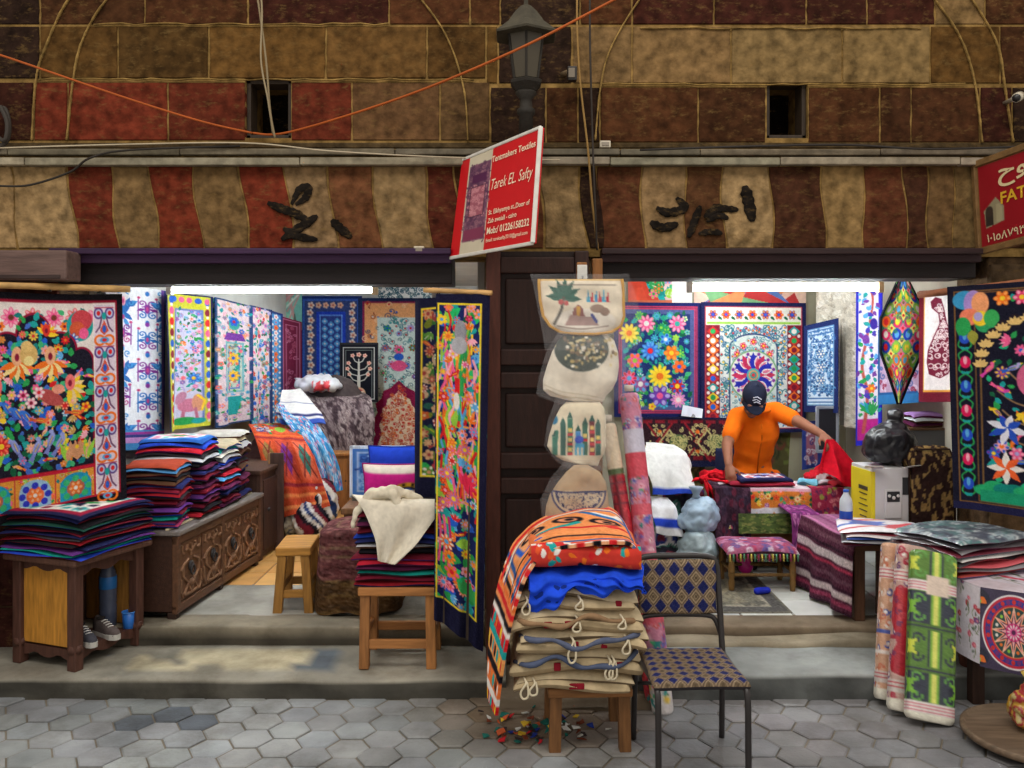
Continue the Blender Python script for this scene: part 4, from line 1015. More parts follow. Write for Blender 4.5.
def pat_star():
    k=1.8; w,h=98,90; r=random.Random(29); c=Cv(110,h,(60,50,80),k)
    for x,y in ((10,12),(100,12),(10,78),(100,78)): 
        c.ell(x,y,14,10,(40,40,60)); c.leaf(x,y,12,4,.5,ORG); c.leaf(x,y,12,4,2.5,RD); c.leaf(x,y,9,3,1.5,LIM)
    c.ell(55,45,41,41,(240,236,240)); c.ell(55,45,39,39,(206,30,60)); c.ring(55,45,33,6,(50,56,150))
    for i in range(28): a=i*2*math.pi/28; c.ell(55+33*math.cos(a),45+33*math.sin(a),2.6,2.6,RD if i%2 else (120,40,120))
    c.ell(55,45,28,28,(240,140,80)); c.ell(55,45,27,27,(36,70,70))
    for i in range(24): a=i*2*math.pi/24; c.ell(55+22*math.cos(a),45+22*math.sin(a),2,2,r.choice([WHT,ORG,LIM]))
    P=[]
    for i in range(24): a=i*math.pi/12-math.pi/2; rr=27 if i%2==0 else 13; P.append((55+rr*math.cos(a),45+rr*math.sin(a)))
    c.poly(P,(236,60,70)); Q=[((x-55)*.82+55,(y-45)*.82+45) for x,y in P]; c.poly(Q,(40,60,70)); c.line(P,1.2,(250,190,150),True)
    for i in range(12): a=i*math.pi/6-math.pi/2; c.leaf(55,45,17,2.2,a,(240,150,170)); c.line([(55+8*math.cos(a),45+8*math.sin(a)),(55+26*math.cos(a),45+26*math.sin(a))],1,(250,200,190))
    c.ell(55,45,10,10,(200,30,110)); c.flower(55,45,9,12,(236,90,160),(90,20,80),WHT); c.grain(6,29); c.a=c.a[:,int(12*k):].copy(); c.w=w; return c
def pat_greenbolt():
    k=1.3; w,h=150,170; c=Cv(w,h,(84,124,44),k); Dk=(40,48,66); r=random.Random(30)
    for y0,y1 in ((0,30),(44,76),(82,118),(124,152)):
        for cx in (75-26,75+26):
            c.rect(cx-19,y0,cx+19,y1,Dk if y0 in (44,124) else (88,130,46)); cy=(y0+y1)/2; L=(120,180,50) if y0 in (44,124) else (206,216,70)
            for s in (-1,1):
                for t in (-1,1): c.spiral(cx+s*9,cy+t*8,6.5,1.1,2.2,(96,160,70) if y0!=82 else Dk,0 if s>0 else 3.14,s*t); c.leaf(cx,cy,12,3,math.atan2(t*8,s*10),L)
            c.ell(cx,cy,5,7,L)
        c.rect(75-5,y0,75+5,y1,(126,180,60)); c.rect(75-2,y0,75+2,y1,(222,226,110)); c.line([(75-6,y0),(75-6,y1)],1.2,Dk); c.line([(75+6,y0),(75+6,y1)],1.2,Dk)
    for y in (30,76,118,152): c.rect(0,y,w,y+6,(78,118,42)); c.line([(0,y+3),(w,y+3)],1.6,Dk)
    for y in (32,152):
        c.rect(0,y,w,y+11,(230,222,220))
        for q in (2,5,8): c.rect(0,y+q,w,y+q+1.2,(206,120,130))
    c.rect(0,163,w,h,(226,222,206)); c.rect(66,26,88,46,(226,206,190)); c.grain(7,30); return c
def pat_redbolt(seed,A,B,Cc):
    k=1.3; w,h=90,170; r=random.Random(seed); c=Cv(w,h,A,k)
    c.arab(0,0,w,h,120,5,1.8,[B,Cc,(230,206,190)],r,[WHT]); 
    for y0,y1,col in ((28,40,(230,220,214)),(96,100,B),(118,122,(230,220,214)),(140,152,(206,196,190)),(158,170,(226,222,206))): c.rect(0,y0,w,y1,col)
    for y in (30,34,38,142,146): c.rect(0,y,w,y+1.2,(190,70,80))
    if seed==31:
        c.poly(curve2([(20,52),(46,46),(70,58),(64,90),(74,120),(52,136),(24,128),(34,100),(18,80)]),(176,30,50)); c.arab(22,52,68,130,26,4,1.6,[(206,70,80),(110,40,90)],r)
        c.line(curve2([(30,50),(45,70),(40,90),(55,110),(40,130)]),7,(190,40,50)); c.line(curve2([(58,44),(62,80),(52,100),(60,140)]),4,(90,40,110))
    c.grain(8,seed); return c
def pat_longbolt(seed,red):
    k=1.3; w,h=70,330; r=random.Random(seed); c=Cv(w,h,(196,40,56) if red else (206,130,160),k)
    if red:
        c.rect(0,0,w,56,(232,214,186)); c.rect(0,54,w,62,(90,110,70)); c.arab(0,62,w,h,80,5,2,[(230,60,80),(150,26,44)],r); c.rect(30,62,34,h,(110,40,50))
        for y in range(70,100,12): c.rect(0,y,w,y+3,(130,40,60))
        garden(c,0,150,w,h,40,4,r,None,0,[RD,TEAL,WHT,(40,60,120)],1)
    else:
        garden(c,0,0,w,h,260,4,r,None,0,[(200,70,100),(80,90,190),(226,170,190),(120,110,190),(210,80,80)],.5); c.rect(0,40,w,66,(210,206,226)); c.rect(0,66,w,92,(214,70,90)); c.rect(0,296,w,h,(230,224,224)); garden(c,0,300,w,h,10,4,r,None,0,[RD,YEL],1)
        for y in (120,170,230): c.rect(0,y,w,y+12,(220,90,110))
    c.grain(8,seed); return c
def pat_chair(w,h,nx,ny,seed):
    k=2.0; c=Cv(w,h,(164,144,116),k); dx=w/nx; dy=h/ny; r=random.Random(seed)
    for j in range(-1,2*ny+2):
        for i in range(-1,int(nx)+2):
            x=i*dx+(dx/2 if j%2 else 0); y=j*dy/2
            q=[(x,y-dy*.46),(x+dx*.46,y),(x,y+dy*.46),(x-dx*.46,y)]
            if j%2: c.poly([((a-x)*.9+x,(b-y)*.9+y) for a,b in q],(32,38,88))
            else: c.line(q,1.2,(90,74,62),True); c.line([((a-x)*.5+x,(b-y)*.5+y) for a,b in q],1.2,(92,78,62),True); c.ell(x,y,1.4,1.6,(92,78,62))
    c.grain(9,seed); return c
def pat_mat():
    k=1.2; w,h=110,110; r=random.Random(40); c=Cv(w,h,(120,116,104),k); c.frame(2,2,w-2,h-2,8,(92,90,88)); c.frame(10,10,w-10,h-10,3,(160,154,138)); c.arab(12,12,w-12,h-12,160,4,1.4,[(146,138,118),(96,92,86)],r); c.ring(55,55,30,4,(160,150,126)); c.ring(55,55,20,2,(96,90,84)); c.ell(55,55,14,14,(150,140,118)); c.flower(55,55,12,8,(104,98,90),(160,150,130)); c.grain(10,40); return c
def pat_topstar(bg,edge,seed,cols=(TEAL,MAR,GRN,NAVY)):
    k=1.0; w=h=60; r=random.Random(seed); c=Cv(w,h,edge[0],k); c.rect(3,3,w-3,h-3,edge[1]); c.rect(8,8,w-8,h-8,bg)
    q=Cv(w,h,bg,k)
    for i in range(8):
        a=i*.785; c.leaf(30,30,17,3.4,a,cols[i%len(cols)]); c.ell(30+19*math.cos(a+.39),30+19*math.sin(a+.39),3,3,cols[(i+1)%len(cols)])
    for x,y in ((13,13),(47,13),(13,47),(47,47)): c.flower(x,y,5,5,cols[0],cols[1])
    c.ell(30,30,5,5,cols[1]); return c
# ================================================================== LEFT SHOP
# ---- wall hangings
def hanging(label,cv,fn,nu,nv,name='wall_hanging',group=None,mtl=None,th=.006,back=None):
    mb=MB(); mb.sheet(fn,nu,nv,cv,th,back=back); return solo(name,mb,mtl or M_CLOTH,label,'textile' if name!='rug' else 'rug',group)
def res(cv,f=1.0): return max(12,int(cv.a.shape[1]*f)),max(12,int(cv.a.shape[0]*f))

cv=pat_birds(); cv.a=cv.a[:,int(24*cv.k):].copy(); cv.w-=24
hanging('wide black bordered hanging of birds in a lobed arch above the yellow-sided table',cv,
   quad((-2.77,4.435,2.008),(-2.098,4.735,1.998),(-2.072,4.735,.90),(-2.77,4.435,.775),amp=.014,nf=2.2,sag=.012,bulge=.03),*res(cv))
def pole(label,p0,p1,r,col,name='hanging_pole'):
    mb=MB(col); p0=np.array(p0);p1=np.array(p1); n=9
    mb.tube([p0+(p1-p0)*i/(n-1) for i in range(n)],[r*(1.12 if i%3==1 else 1.0) for i in range(n)],10)
    for s in (.2,.5,.8):
        q=p0+(p1-p0)*s; mb.tube([q+np.array([.004*0,0,0])+np.array([0,0,-r*1.5]),q+np.array([.008,0,r*1.2]),q+np.array([.012,0,-r*1.5])],r*.35,6,(50,44,40))
    return solo(name,mb,M_WOODX,label,'pole')
pole('bamboo pole carrying the wide hanging of birds and flowers',(-2.76,4.40,2.03),(-2.045,4.715,2.022),.017,(190,150,92))
cv=pat_damask(); hanging('white hanging with blue and purple damask pattern, beside the bird hanging',cv,qpx(106,282,452,5.1,167,291,448,5.95,amp=.018,nf=1.6),*res(cv))
cv=pat_horse(); hanging('yellow bordered hanging with a pink horse at its foot',cv,qpx(165,291,432,5.7,214,297,424,6.6,amp=.03,nf=1.4,ph=1),*res(cv))
cv=pat_leafstrip(); hanging('narrow white strip with green leaves behind the yellow bordered horse hanging',cv,qpx(205,296,420,6.75,219,298,416,6.95,amp=.008,nf=1),*res(cv))
cv=pat_panel(4); hanging('pink and green floral hanging with two golden flowers in its centre panel',cv,qpx(215,297,428,6.75,252,306,420,7.6,amp=.02,nf=1.2),*res(cv))
cv=pat_panel(41,[PNK,LBL,ORG,LAV,RD],False,30,128,(40,60,110)); hanging('multicoloured floral hanging without centre panel, beside the one with golden flowers',cv,qpx(250,305,432,7.6,272,310,430,8.15,amp=.015,nf=1.1),*res(cv))
cv=pat_bluestrip(); hanging('narrow light blue hanging with a column of small white and orange flowers',cv,qpx(269,310,440,8.1,283,314,432,8.5,amp=.012,nf=1),*res(cv))
cv=pat_maroon(); hanging('maroon hanging with fine pink line ornament in the back corner',cv,qpx(280,316,418,8.6,302,322,398,9.3,amp=.01,nf=1),*res(cv))
cv=Cv(60,40,(120,190,180),1.2); rr=random.Random(5)
for i in range(40): cv.line([(rr.uniform(0,60),0),(rr.uniform(0,60),40)],rr.uniform(1,3),rr.choice([(220,230,220),(90,170,160),(200,150,150),(150,210,190)]))
hanging('pale turquoise streaked curtain high above the maroon hanging',cv,qpx(240,292,338,9.2,302,294,330,9.5,amp=.02,nf=4),*res(cv))
cv=pat_blueback(); hanging('royal blue hanging with rows of peach flowers on the back wall',cv,qpx(300,296,402,9.6,362,296,402,9.6,amp=.008,nf=2),*res(cv))
cv=pat_niche(); hanging('orange and white hanging with a maroon pointed niche on the back wall',cv,qpx(358,298,448,9.6,440,298,448,9.6,amp=.008,nf=2),*res(cv))
cv=pat_script(); hanging('narrow strip of dark blue script pattern above the niche hanging',cv,qpx(378,286,298,9.4,432,286,298,9.4,amp=.004,nf=1),*res(cv))
t=thing('framed_textile','small black textile of a white tree in a pot, standing before the blue hanging','picture',tuple(W(359,402,9.2)))
cv=pat_treelife(); m=MB(); m.sheet(quad((-.19,-.012,.60),(.19,-.012,.60),(.19,-.012,.02),(-.19,-.012,.02)),*res(cv),cv,.004); part('embroidery',m,M_CLOTH,t)
m=MB((30,30,38))
for a,b in (((-.19,0,.0),(-.19,0,.62)),((.19,0,.0),(.19,0,.62)),((-.2,0,.61),(.2,0,.61)),((-.2,0,.01),(.2,0,.01))): m.beam(a,b,.022,.022)
part('frame',m,M_WOOD,t)

# ---- folded cloth stacks
CN={'maroon':(112,24,44),'dark red':(150,28,40),'navy':(34,38,88),'black':(30,28,34),'charcoal':(60,56,62),'dark green':(28,70,60),'teal':(24,150,140),'royal blue':(36,72,190),'sky blue':(90,160,220),
    'purple':(92,48,120),'plum':(96,34,72),'crimson':(196,36,56),'white':(226,222,214),'cream':(214,200,168),'light grey':(186,188,194),'pink':(220,80,130),'orange':(226,124,56),'brown':(92,62,46),'lilac':(170,130,190),'rust':(170,70,48)}
ORD=['top','second','third','fourth','fifth','sixth','seventh','eighth','ninth','tenth','eleventh','twelfth','thirteenth','fourteenth','fifteenth','sixteenth','seventeenth']
def stack(base,w,d,H,names,place,group,rot=0.0,seed=1,top=None,topname=None,jitter=.02,droop=.012,name='folded_cloth',mtl=None,kindtxt='folded cloth',wav=.005,edge=None):
    r=random.Random(seed); n=len(names); h=H/n; objs=[]
    for i in range(n):                 # i=0 lowest
        c=names[n-1-i]; col=CN[c]; col2=CN[r.choice(['maroon','navy','black','charcoal','plum','dark red','royal blue','purple','black','brown'])] if r.random()<.75 else tuple(v*.6 for v in col)
        mb=MB(); up=n-1-i
        cvx=top if (up==0) else None
        mb.slab(w*r.uniform(.95,1.03),d*r.uniform(.95,1.03),h*1.02,jit(col,.1,r),col2,r,cvx,droop*(i+1)/n+.002,at=(0,0,0),rot=rot+r.uniform(-.05,.05),wav=wav)
        x,y=base[0]+r.uniform(-jitter,jitter),base[1]+r.uniform(-jitter,jitter)
        for k in range(len(mb.v)): mb.v[k]=mb.v[k]+np.array([x,y,base[2]+i*h])
        nm=topname if (up==0 and topname) else c
        if up==0: lb='%s %s, top of %s'%(nm,kindtxt,place)
        elif i==0: lb='%s %s, lowest of %s'%(nm,kindtxt,place)
        else: lb='%s %s, %s down in %s'%(nm,kindtxt,ORD[up],place)
        objs.append(solo(name,mb,mtl or M_FELT,lb,'cloth',group))
    return objs

# low table with yellow side panels, holding the near stack
near=W(75,676,4.39); ax=np.array([.35,.937])
t=thing('side_table','low dark wooden table with yellow side panels and shoes on its shelf','table',(float(near[0]),float(near[1]),.088),math.atan2(ax[1],ax[0]))
# local frame: +x runs away from the viewer, +y to the side away from the street
Lx,Ly,Hh=.46,.42,.535
TD=(84,54,44)
m=MB((96,66,54)); m.box((Lx/2,Ly/2,Hh+.016),(Lx+.07,Ly+.07,.034),None,.01); part('table_top',m,M_WOOD,t)
for x,y in ((.025,.025),(Lx-.025,.025),(.025,Ly-.025),(Lx-.025,Ly-.025)):
    m=MB(TD); m.box((x,y,Hh/2),(.055,.055,Hh),None,.006); m.lathe([(.034,.09),(.036,.11),(.030,.13)],(x,y,0),12); part('leg',m,M_WOOD,t)
m=MB((196,136,52)); m.box((.03,Ly/2,.31),(.018,Ly-.1,.40),None,.004); part('side_panel',m,M_WOOD,t)['label']='yellow side panel'
m=MB((150,104,44)); m.box((Lx-.03,Ly/2,.31),(.018,Ly-.1,.40),None,.004); part('side_panel',m,M_WOOD,t)
m=MB(TD); m.box((Lx/2,Ly/2,.085),(Lx-.05,Ly-.05,.022),None,.004); part('shelf',m,M_WOOD,t)
def apron(p0,p1,z,h):
    p0=np.array(p0);p1=np.array(p1);mb=MB(TD);n=14;vs=[];d=(p1-p0);nn=np.array([-d[1],d[0]])/np.hypot(*d)*.018
    for i in range(n+1):
        q=p0+d*i/n; low=z-h*(.55+.45*abs(math.cos(i/n*math.pi*2)))
        for off in (0,1): vs+= [(q[0]+nn[0]*off,q[1]+nn[1]*off,z),(q[0]+nn[0]*off,q[1]+nn[1]*off,low)]
    fs=[]
    for i in range(n):
        a=4*i;b=4*(i+1); fs+=[(a,b,b+1,a+1),(a+2,a+3,b+3,b+2),(a,a+2,b+2,b),(a+1,b+1,b+3,a+3)]
    mb.add(vs,fs,None,False); return mb
part('apron',apron((.05,.02),(Lx-.05,.02),Hh,.07),M_WOOD,t); part('apron',apron((.02,Ly-.05),(.02,.05),Hh,.05),M_WOOD,t)
part('apron',apron((.05,.02),(Lx-.05,.02),.10,.055),M_WOOD,t); part('apron',apron((.02,Ly-.05),(.02,.05),.10,.055),M_WOOD,t)
def tl(x,y,z=0.0):      # table frame -> world
    a=math.atan2(ax[1],ax[0]); return np.array([near[0]+x*math.cos(a)-y*math.sin(a),near[1]+x*math.sin(a)+y*math.cos(a),.088+z])
def shoe(label,loc,ang,up):
    t=thing('shoe',label,'shoe',tuple(loc),ang); t.scale=(.78,.78,.78)
    m=MB(); out=[(0,.0),(.01,.035),(.06,.036),(.12,.034),(.17,.042),(.22,.040),(.255,.022),(.262,0)]
    ring=[(x,y) for x,y in out]+[(x,-y) for x,y in out[::-1][1:-1]]
    n=len(ring); V=[(x,y,0) for x,y in ring]+[(x,y,.028+(.008 if x>.2 else 0)) for x,y in ring]
    m.add(V,[tuple(range(n))[::-1],tuple(range(n,2*n))]+[(i,(i+1)%n,n+(i+1)%n,n+i) for i in range(n)],(196,194,188),False); part('sole',m,M_PLAS,t)['label']='pale rubber sole'
    prof=[(.01,.033,.10),(.05,.034,.085),(.09,.033,.078),(.13,.034,.072),(.17,.04,.055),(.21,.039,.045),(.245,.028,.035),(.258,.012,.030)]
    V=[];k=10
    for x,wd,h in prof:
        for i in range(k+1):
            a=math.pi*i/k; V.append((x,-wd*math.cos(a),.026+h*math.sin(a)**.6))
    fs=[(i*(k+1)+j,i*(k+1)+j+1,(i+1)*(k+1)+j+1,(i+1)*(k+1)+j) for i in range(len(prof)-1) for j in range(k)]+[tuple(range(k,-1,-1)),tuple((len(prof)-1)*(k+1)+j for j in range(k+1))]
    m=MB(up); m.add(V,fs,None,True); part('upper',m,M_FELT,t)
    m=MB((226,224,218))
    for i in range(4): m.tube([(.10+i*.025,-.022,.100-i*.008),(.105+i*.025,0,.108-i*.009),(.10+i*.025,.022,.100-i*.008)],.0035,6)
    part('lace',m,M_CLOTH,t)
    m=MB(tuple(c*.45 for c in up)); m.lathe([(.026,0),(.03,.008),(.02,.010)],(.055,0,.108),14); part('opening',m,M_FELT,t)
shoe('dark grey shoe with pale sole in front on the shelf of the low table',tl(.17,.165,.097),-.72,(70,70,78))
shoe('brown grey shoe leaning beside the bottle on the shelf of the low table',tl(.28,.15,.097),-.60,(96,86,84))
def bottle(label,loc,H,R,col,band,capc,bandz=(.55,.72)):
    t=thing('water_bottle',label,'bottle',tuple(loc))
    m=MB(col); m.lathe([(R*.8,0),(R,.01),(R,H*.30),(R*.94,H*.33),(R,H*.36),(R,H*.70),(R*.9,H*.78),(R*.42,H*.90),(R*.38,H*.94),(R*.38,H*.955)],(0,0,0),20); part('bottle_body',m,M_BAG,t)
    m=MB(band); m.lathe([(R*1.0,H*bandz[0]),(R*1.02,H*bandz[0]+.001),(R*1.02,H*bandz[1]),(R*1.0,H*bandz[1]+.001)],(0,0,0),20); part('bottle_label',m,M_PAINT,t)
    m=MB(capc); m.lathe([(R*.42,H*.945),(R*.44,H*.95),(R*.44,H*.995),(R*.40,H)],(0,0,0),16); part('bottle_cap',m,M_PLAS,t); return t
bottle('tall plastic bottle with blue label standing on the shelf of the low table',tl(.38,.17,.097),.385,.045,(74,82,104),(40,110,180),(60,120,190))
t=thing('plastic_cup','small blue plastic cup beside the brown grey shoe on the table shelf','cup',tuple(tl(.40,.045,.097)))
m=MB((40,110,200)); m.lathe([(.026,0),(.028,.002),(.034,.09),(.032,.09),(.026,.01)],(0,0,0),16); part('cup_body',m,M_PLAS,t)
m=MB((70,140,220)); m.tube([(.035*math.cos(a),.035*math.sin(a),.09) for a in np.linspace(0,6.283,18,endpoint=False)],.003,6,None,False,True); part('rim',m,M_PLAS,t)
stack(tl(.225,.21,Hh+.034),.52,.52,.235,['white','navy','maroon','black','dark green','black','maroon','navy','charcoal','dark red','black','navy','purple','teal','royal blue'],'the stack on the low yellow-sided table','folded cloths on the low table',
      math.atan2(ax[1],ax[0]),5,pat_topstar(WHT,(NAVY,(150,26,56)),3),'white patterned maroon edged',.012,.018)

# carved chest
t=thing('carved_chest','long low carved wooden chest with four panelled doors and dark handles','chest',(-1.88,4.90,.19),math.radians(-5.2))
Cl,Cw,Ch=1.24,.50,.47
m=MB((64,40,30)); m.box((-Cw/2,Cl/2,Ch/2+.02),(Cw-.02,Cl-.01,Ch-.04),None,.004); part('body',m,M_WOODY,t)
m=MB((120,112,108)); m.box((-Cw/2+.01,Cl/2,Ch+.012),(Cw+.05,Cl+.03,.026),None,.006); part('lid',m,M_WOODY,t)
m=MB((214,200,158)); m.box((-.05,Cl/2,Ch+.028),(.02,Cl*.98,.012),None,.003); part('edge_strip',m,M_WOODY,t)['label']='pale wooden strip'
m=MB((98,66,46))
for z in (.055,Ch-.03): m.box((0,Cl/2,z),(.03,Cl,.05),None,.005)
for y in (.02,Cl/2,Cl-.02): m.box((0.002,y,Ch/2+.02),(.034,.04,Ch-.06),None,.005)
part('frame',m,M_WOODY,t)
for y in (.03,Cl/2,Cl-.04):
    m=MB((56,38,30)); m.box((-.02,y,.0),(.05,.05,.075),None,.005); part('foot',m,M_WOODY,t)
for i in range(4):
    y0=.045+i*(Cl-.05)/4; wd=(Cl-.05)/4-.015; cy=y0+wd/2; z0,z1=.085,Ch-.06; cz=(z0+z1)/2
    m=MB((104,70,48)); m.box((-.006,cy,cz),(.02,wd,z1-z0),None,.004)
    LT=(136,100,74)
    def strip(a,b,w_=.014): m.beam((.008,cy+a[0]*wd,cz+a[1]*(z1-z0)),(.008,cy+b[0]*wd,cz+b[1]*(z1-z0)),.012,w_,LT,.003,(1,0,0))
    for s in (-1,1):
        strip((0,.30),(s*.22,.40)); strip((s*.10,.18),(s*.34,.10)); strip((s*.34,.10),(s*.34,-.10)); strip((s*.34,-.10),(s*.12,-.24)); strip((s*.12,-.24),(s*.30,-.42)); strip((s*.44,.02),(s*.34,.10)); strip((0,-.44),(s*.30,-.42))
    strip((0,.22),(0,.42)); strip((0,.30),(0,.44),.02)
    for s in (-1,1):
        strip((s*.40,.46),(s*.40,.34)); strip((s*.40,.34),(s*.30,.30)); strip((s*.45,-.12),(s*.45,-.34)); strip((s*.45,-.34),(s*.36,-.46)); strip((s*.16,.44),(s*.24,.34)); strip((s*.06,-.34),(s*.16,-.26)); strip((s*.06,-.34),(0,-.44))
    m.lathe([(.03,0),(.026,.01),(.012,.02),(.002,.024)],(0,0,0),12,(120,86,62),True,Matrix.Translation((.006,cy,cz-.12*(z1-z0)*2.2))@Matrix.Rotation(math.pi/2,4,'Y'))
    d=part('door',m,M_WOODY,t)
    hm=MB((54,50,50)); hm.lathe([(.03,0),(.032,.006),(.022,.012),(.004,.014)],(0,0,0),16,None,True,Matrix.Translation((.006,cy,cz+.01))@Matrix.Rotation(math.pi/2,4,'Y'))
    hm.tube([(.022,cy+.026*math.cos(a),cz-.012+.026*math.sin(a)) for a in np.linspace(0,6.283,16,endpoint=False)],.0055,6,None,False,True); part('handle',hm,M_RUST,d)
def cl(x,y,z=0.0):
    a=math.radians(-5.2); return np.array([-1.88+x*math.cos(a)-y*math.sin(a),4.90+x*math.sin(a)+y*math.cos(a),.19+Ch+.034+z])
G='folded cloths on the carved chest'
stack(cl(-.16,.14),.30,.30,.36,['rust','sky blue','brown','black','brown','navy','maroon','dark red','charcoal','maroon','plum','purple','maroon','teal','plum','pink'],'the near stack on the carved chest',G,.1,21,None,None,.02,.012)
stack(cl(-.42,.30),.28,.30,.30,['rust','brown','black','maroon','charcoal','plum','navy','maroon','black','dark red','navy','plum'],'the rear stack on the carved chest',G,.1,26)
stack(cl(-.20,.46),.40,.30,.47,['white','royal blue','crimson','charcoal','light grey','black','plum','navy','maroon','black','plum','maroon','purple','plum','maroon','black','dark red'],'the tallest stack on the carved chest',G,.0,22,pat_topstar(WHT,((40,90,170),(60,130,200)),7,(PNK,GRN,RD,TEAL)),'white blue edged',.018,.014)
stack(cl(-.16,.78),.32,.30,.40,['cream','teal','white','light grey','royal blue','lilac','charcoal','crimson','sky blue','dark red','plum','navy','black','maroon','plum'],'the post-end stack on the carved chest',G,-.05,23)
stack(cl(-.20,1.05),.34,.26,.44,['white','cream','light grey','brown','black','charcoal','brown','navy','plum','maroon','black','navy'],'the last stack on the carved chest',G,.05,24)

# dark cabinet beyond the chest and the loose board against it
t=thing('cabinet','dark plain wooden cabinet standing just beyond the carved chest','cabinet',(-1.77,6.20,.19),math.radians(-5))
m=MB((70,46,36)); m.box((-.28,.30,.31),(.52,.58,.60),None,.006); part('body',m,M_WOOD,t)
m=MB((84,58,46)); m.box((-.28,.30,.625),(.56,.62,.03),None,.006); part('cabinet_top',m,M_WOOD,t)
m=MB((78,52,42)); m.box((-.02,.03,.31),(.03,.05,.62),None,.004); part('post',m,M_WOOD,t); m=MB((78,52,42)); m.box((-.02,.57,.31),(.03,.05,.62),None,.004); part('post',m,M_WOOD,t)
m=MB((62,40,34)); m.box((-.012,.30,.31),(.016,.46,.50),None,.004); d=part('door',m,M_WOOD,t)
m=MB((54,50,50)); m.lathe([(.012,0),(.016,.01),(.004,.018)],(0,0,0),12,None,True,Matrix.Translation((0,.14,.34))@Matrix.Rotation(math.pi/2,4,'Y')); part('knob',m,M_RUST,d)
t=thing('wooden_board','tall dark board with a pale edge leaning at the end of the cabinet','board',(float(W(277,562,6.55)[0]),6.55,.19))
m=MB((74,52,46)); m.box((0,0,.36),(.10,.025,.72),None,.004); part('panel',m,M_WOOD,t)
m=MB((170,130,90)); m.box((-.055,0,.36),(.014,.03,.72),None,.003); part('edge_strip',m,M_WOOD,t)['label']='pale wooden edge strip'

# draped cloths over the pile beyond the chest
def sweep(prof,fold=.02,nf=5,ph=0,side=None):
    """prof: list of (left point, right point) down the cloth"""
    A=np.array([p[0] for p in prof],float); B=np.array([p[1] for p in prof],float)
    L=np.concatenate([[0],np.cumsum(np.linalg.norm(np.diff((A+B)/2,axis=0),axis=1))]); L/=L[-1]
    def sm(P,V):
        out=np.empty(V.shape+(3,))
        for k in range(3): out[...,k]=np.interp(V,L,P[:,k])
        return out
    def fn(U,V):
        acc=0
        for dv in (-.04,-.02,0,.02,.04):
            q=np.clip(V+dv,0,1); acc=acc+sm(A,q)*(1-U[...,None])+sm(B,q)*U[...,None]
        P=acc/5
        r=fold*V*(np.sin(2*np.pi*nf*U+ph+V)+.5*np.sin(2*np.pi*nf*.6*U+2*ph-2*V))+.012*np.sin(9*V+5*U+ph)
        n=np.array([.25,-.9,.3]); P=P+r[...,None]*n; return P
    return fn
def drape(label,cv,prof,nu,nv,name='draped_cloth',mtl=None,cat='cloth',group=None,**k):
    mb=MB(); mb.sheet(sweep(prof,**k),nu,nv,cv,.008); return solo(name,mb,mtl or M_CLOTH,label,cat,group)
# the heap itself: bundles under the drapes
def bundle(label,shapes,col,name='cloth_bundle',cat='bundle',voxel=.02,sm=6,disp=(.012,9),mtl=None,group=None,colfn=None):
    return solo(name,blob(shapes,voxel,sm,col,colfn,None,disp),mtl or M_FELT,label,cat,group)
bundle('big dark cloth bundle under the orange patchwork and light blue drapes',[('ell',(-1.92,7.25,.58),(.38,.38,.42)),('ell',(-1.95,7.2,.36),(.42,.40,.18))],(90,60,60))
cv=pat_patch(); drape('orange patchwork cloth hanging over the pile beyond the chest',cv,[(W(248,424,7.4),W(292,422,7.5)),(W(252,430,7.0),W(300,432,7.0)),(W(258,446,6.75),W(312,452,6.7)),(W(266,480,6.70),W(322,482,6.65)),(W(274,522,6.68),W(330,508,6.62))],*res(cv,.9),fold=.02,nf=3)
cv=pat_lblue(); drape('light blue patterned cloth draped over the pile beside the orange patchwork',cv,[(W(276,404,7.6),W(300,405,7.8)),(W(284,420,7.15),W(318,424,7.2)),(W(300,440,6.95),W(330,444,6.95)),(W(312,470,6.9),W(340,470,6.9)),(W(318,498,6.88),W(343,492,6.88))],*res(cv,.9),fold=.02,nf=3,ph=1)
drape('white cloth with dark blue edges bunched above the light blue drape',(lambda c:(c.rect(0,20,40,21,(120,130,170)),c.rect(0,38,40,41,(40,50,110)),c.rect(0,44,40,50,(60,90,180)),c)[-1])(Cv(40,50,(234,232,230),1.2)),[(W(282,390,8.0),W(300,388,8.1)),(W(280,402,7.7),W(314,404,7.7)),(W(276,412,7.4),W(322,414,7.4)),(W(282,424,7.2),W(326,424,7.2))],44,50,fold=.03,nf=2,ph=2)
def bw(V):
    return np.array([[(226,222,218),(120,34,52),(30,28,40),(226,222,218),(40,60,110)][int(abs(math.floor((v[0]*1.7+v[2]*1.2+v[1])*13+2*noise.noise(Vector(v)*6))))%5] for v in V],float)
bundle('black, white and maroon patterned cloth bundle below the light blue drape',[('ell',(W(322,500,6.75)[0],6.75,.50),(.13,.12,.20)),('ell',(W(314,522,6.7)[0],6.7,.375),(.16,.13,.16))],(90,60,60),voxel=.014,colfn=bw,disp=(.02,12))
bundle('pale bundle of beige and cream cloths on the floor below the orange patchwork',[('ell',(W(296,530,6.9)[0],6.9,.345),(.16,.14,.13)),('ell',(W(282,545,6.8)[0],6.8,.325),(.14,.12,.11)),('ell',(W(318,542,6.8)[0],6.8,.32),(.15,.12,.10))],(196,186,166),voxel=.014,disp=(.025,12),colfn=lambda V:np.array([[(206,198,178),(150,140,130),(190,180,150),(96,104,120)][int(abs(math.floor(5*noise.noise(Vector(v)*9))))%4] for v in V],float))
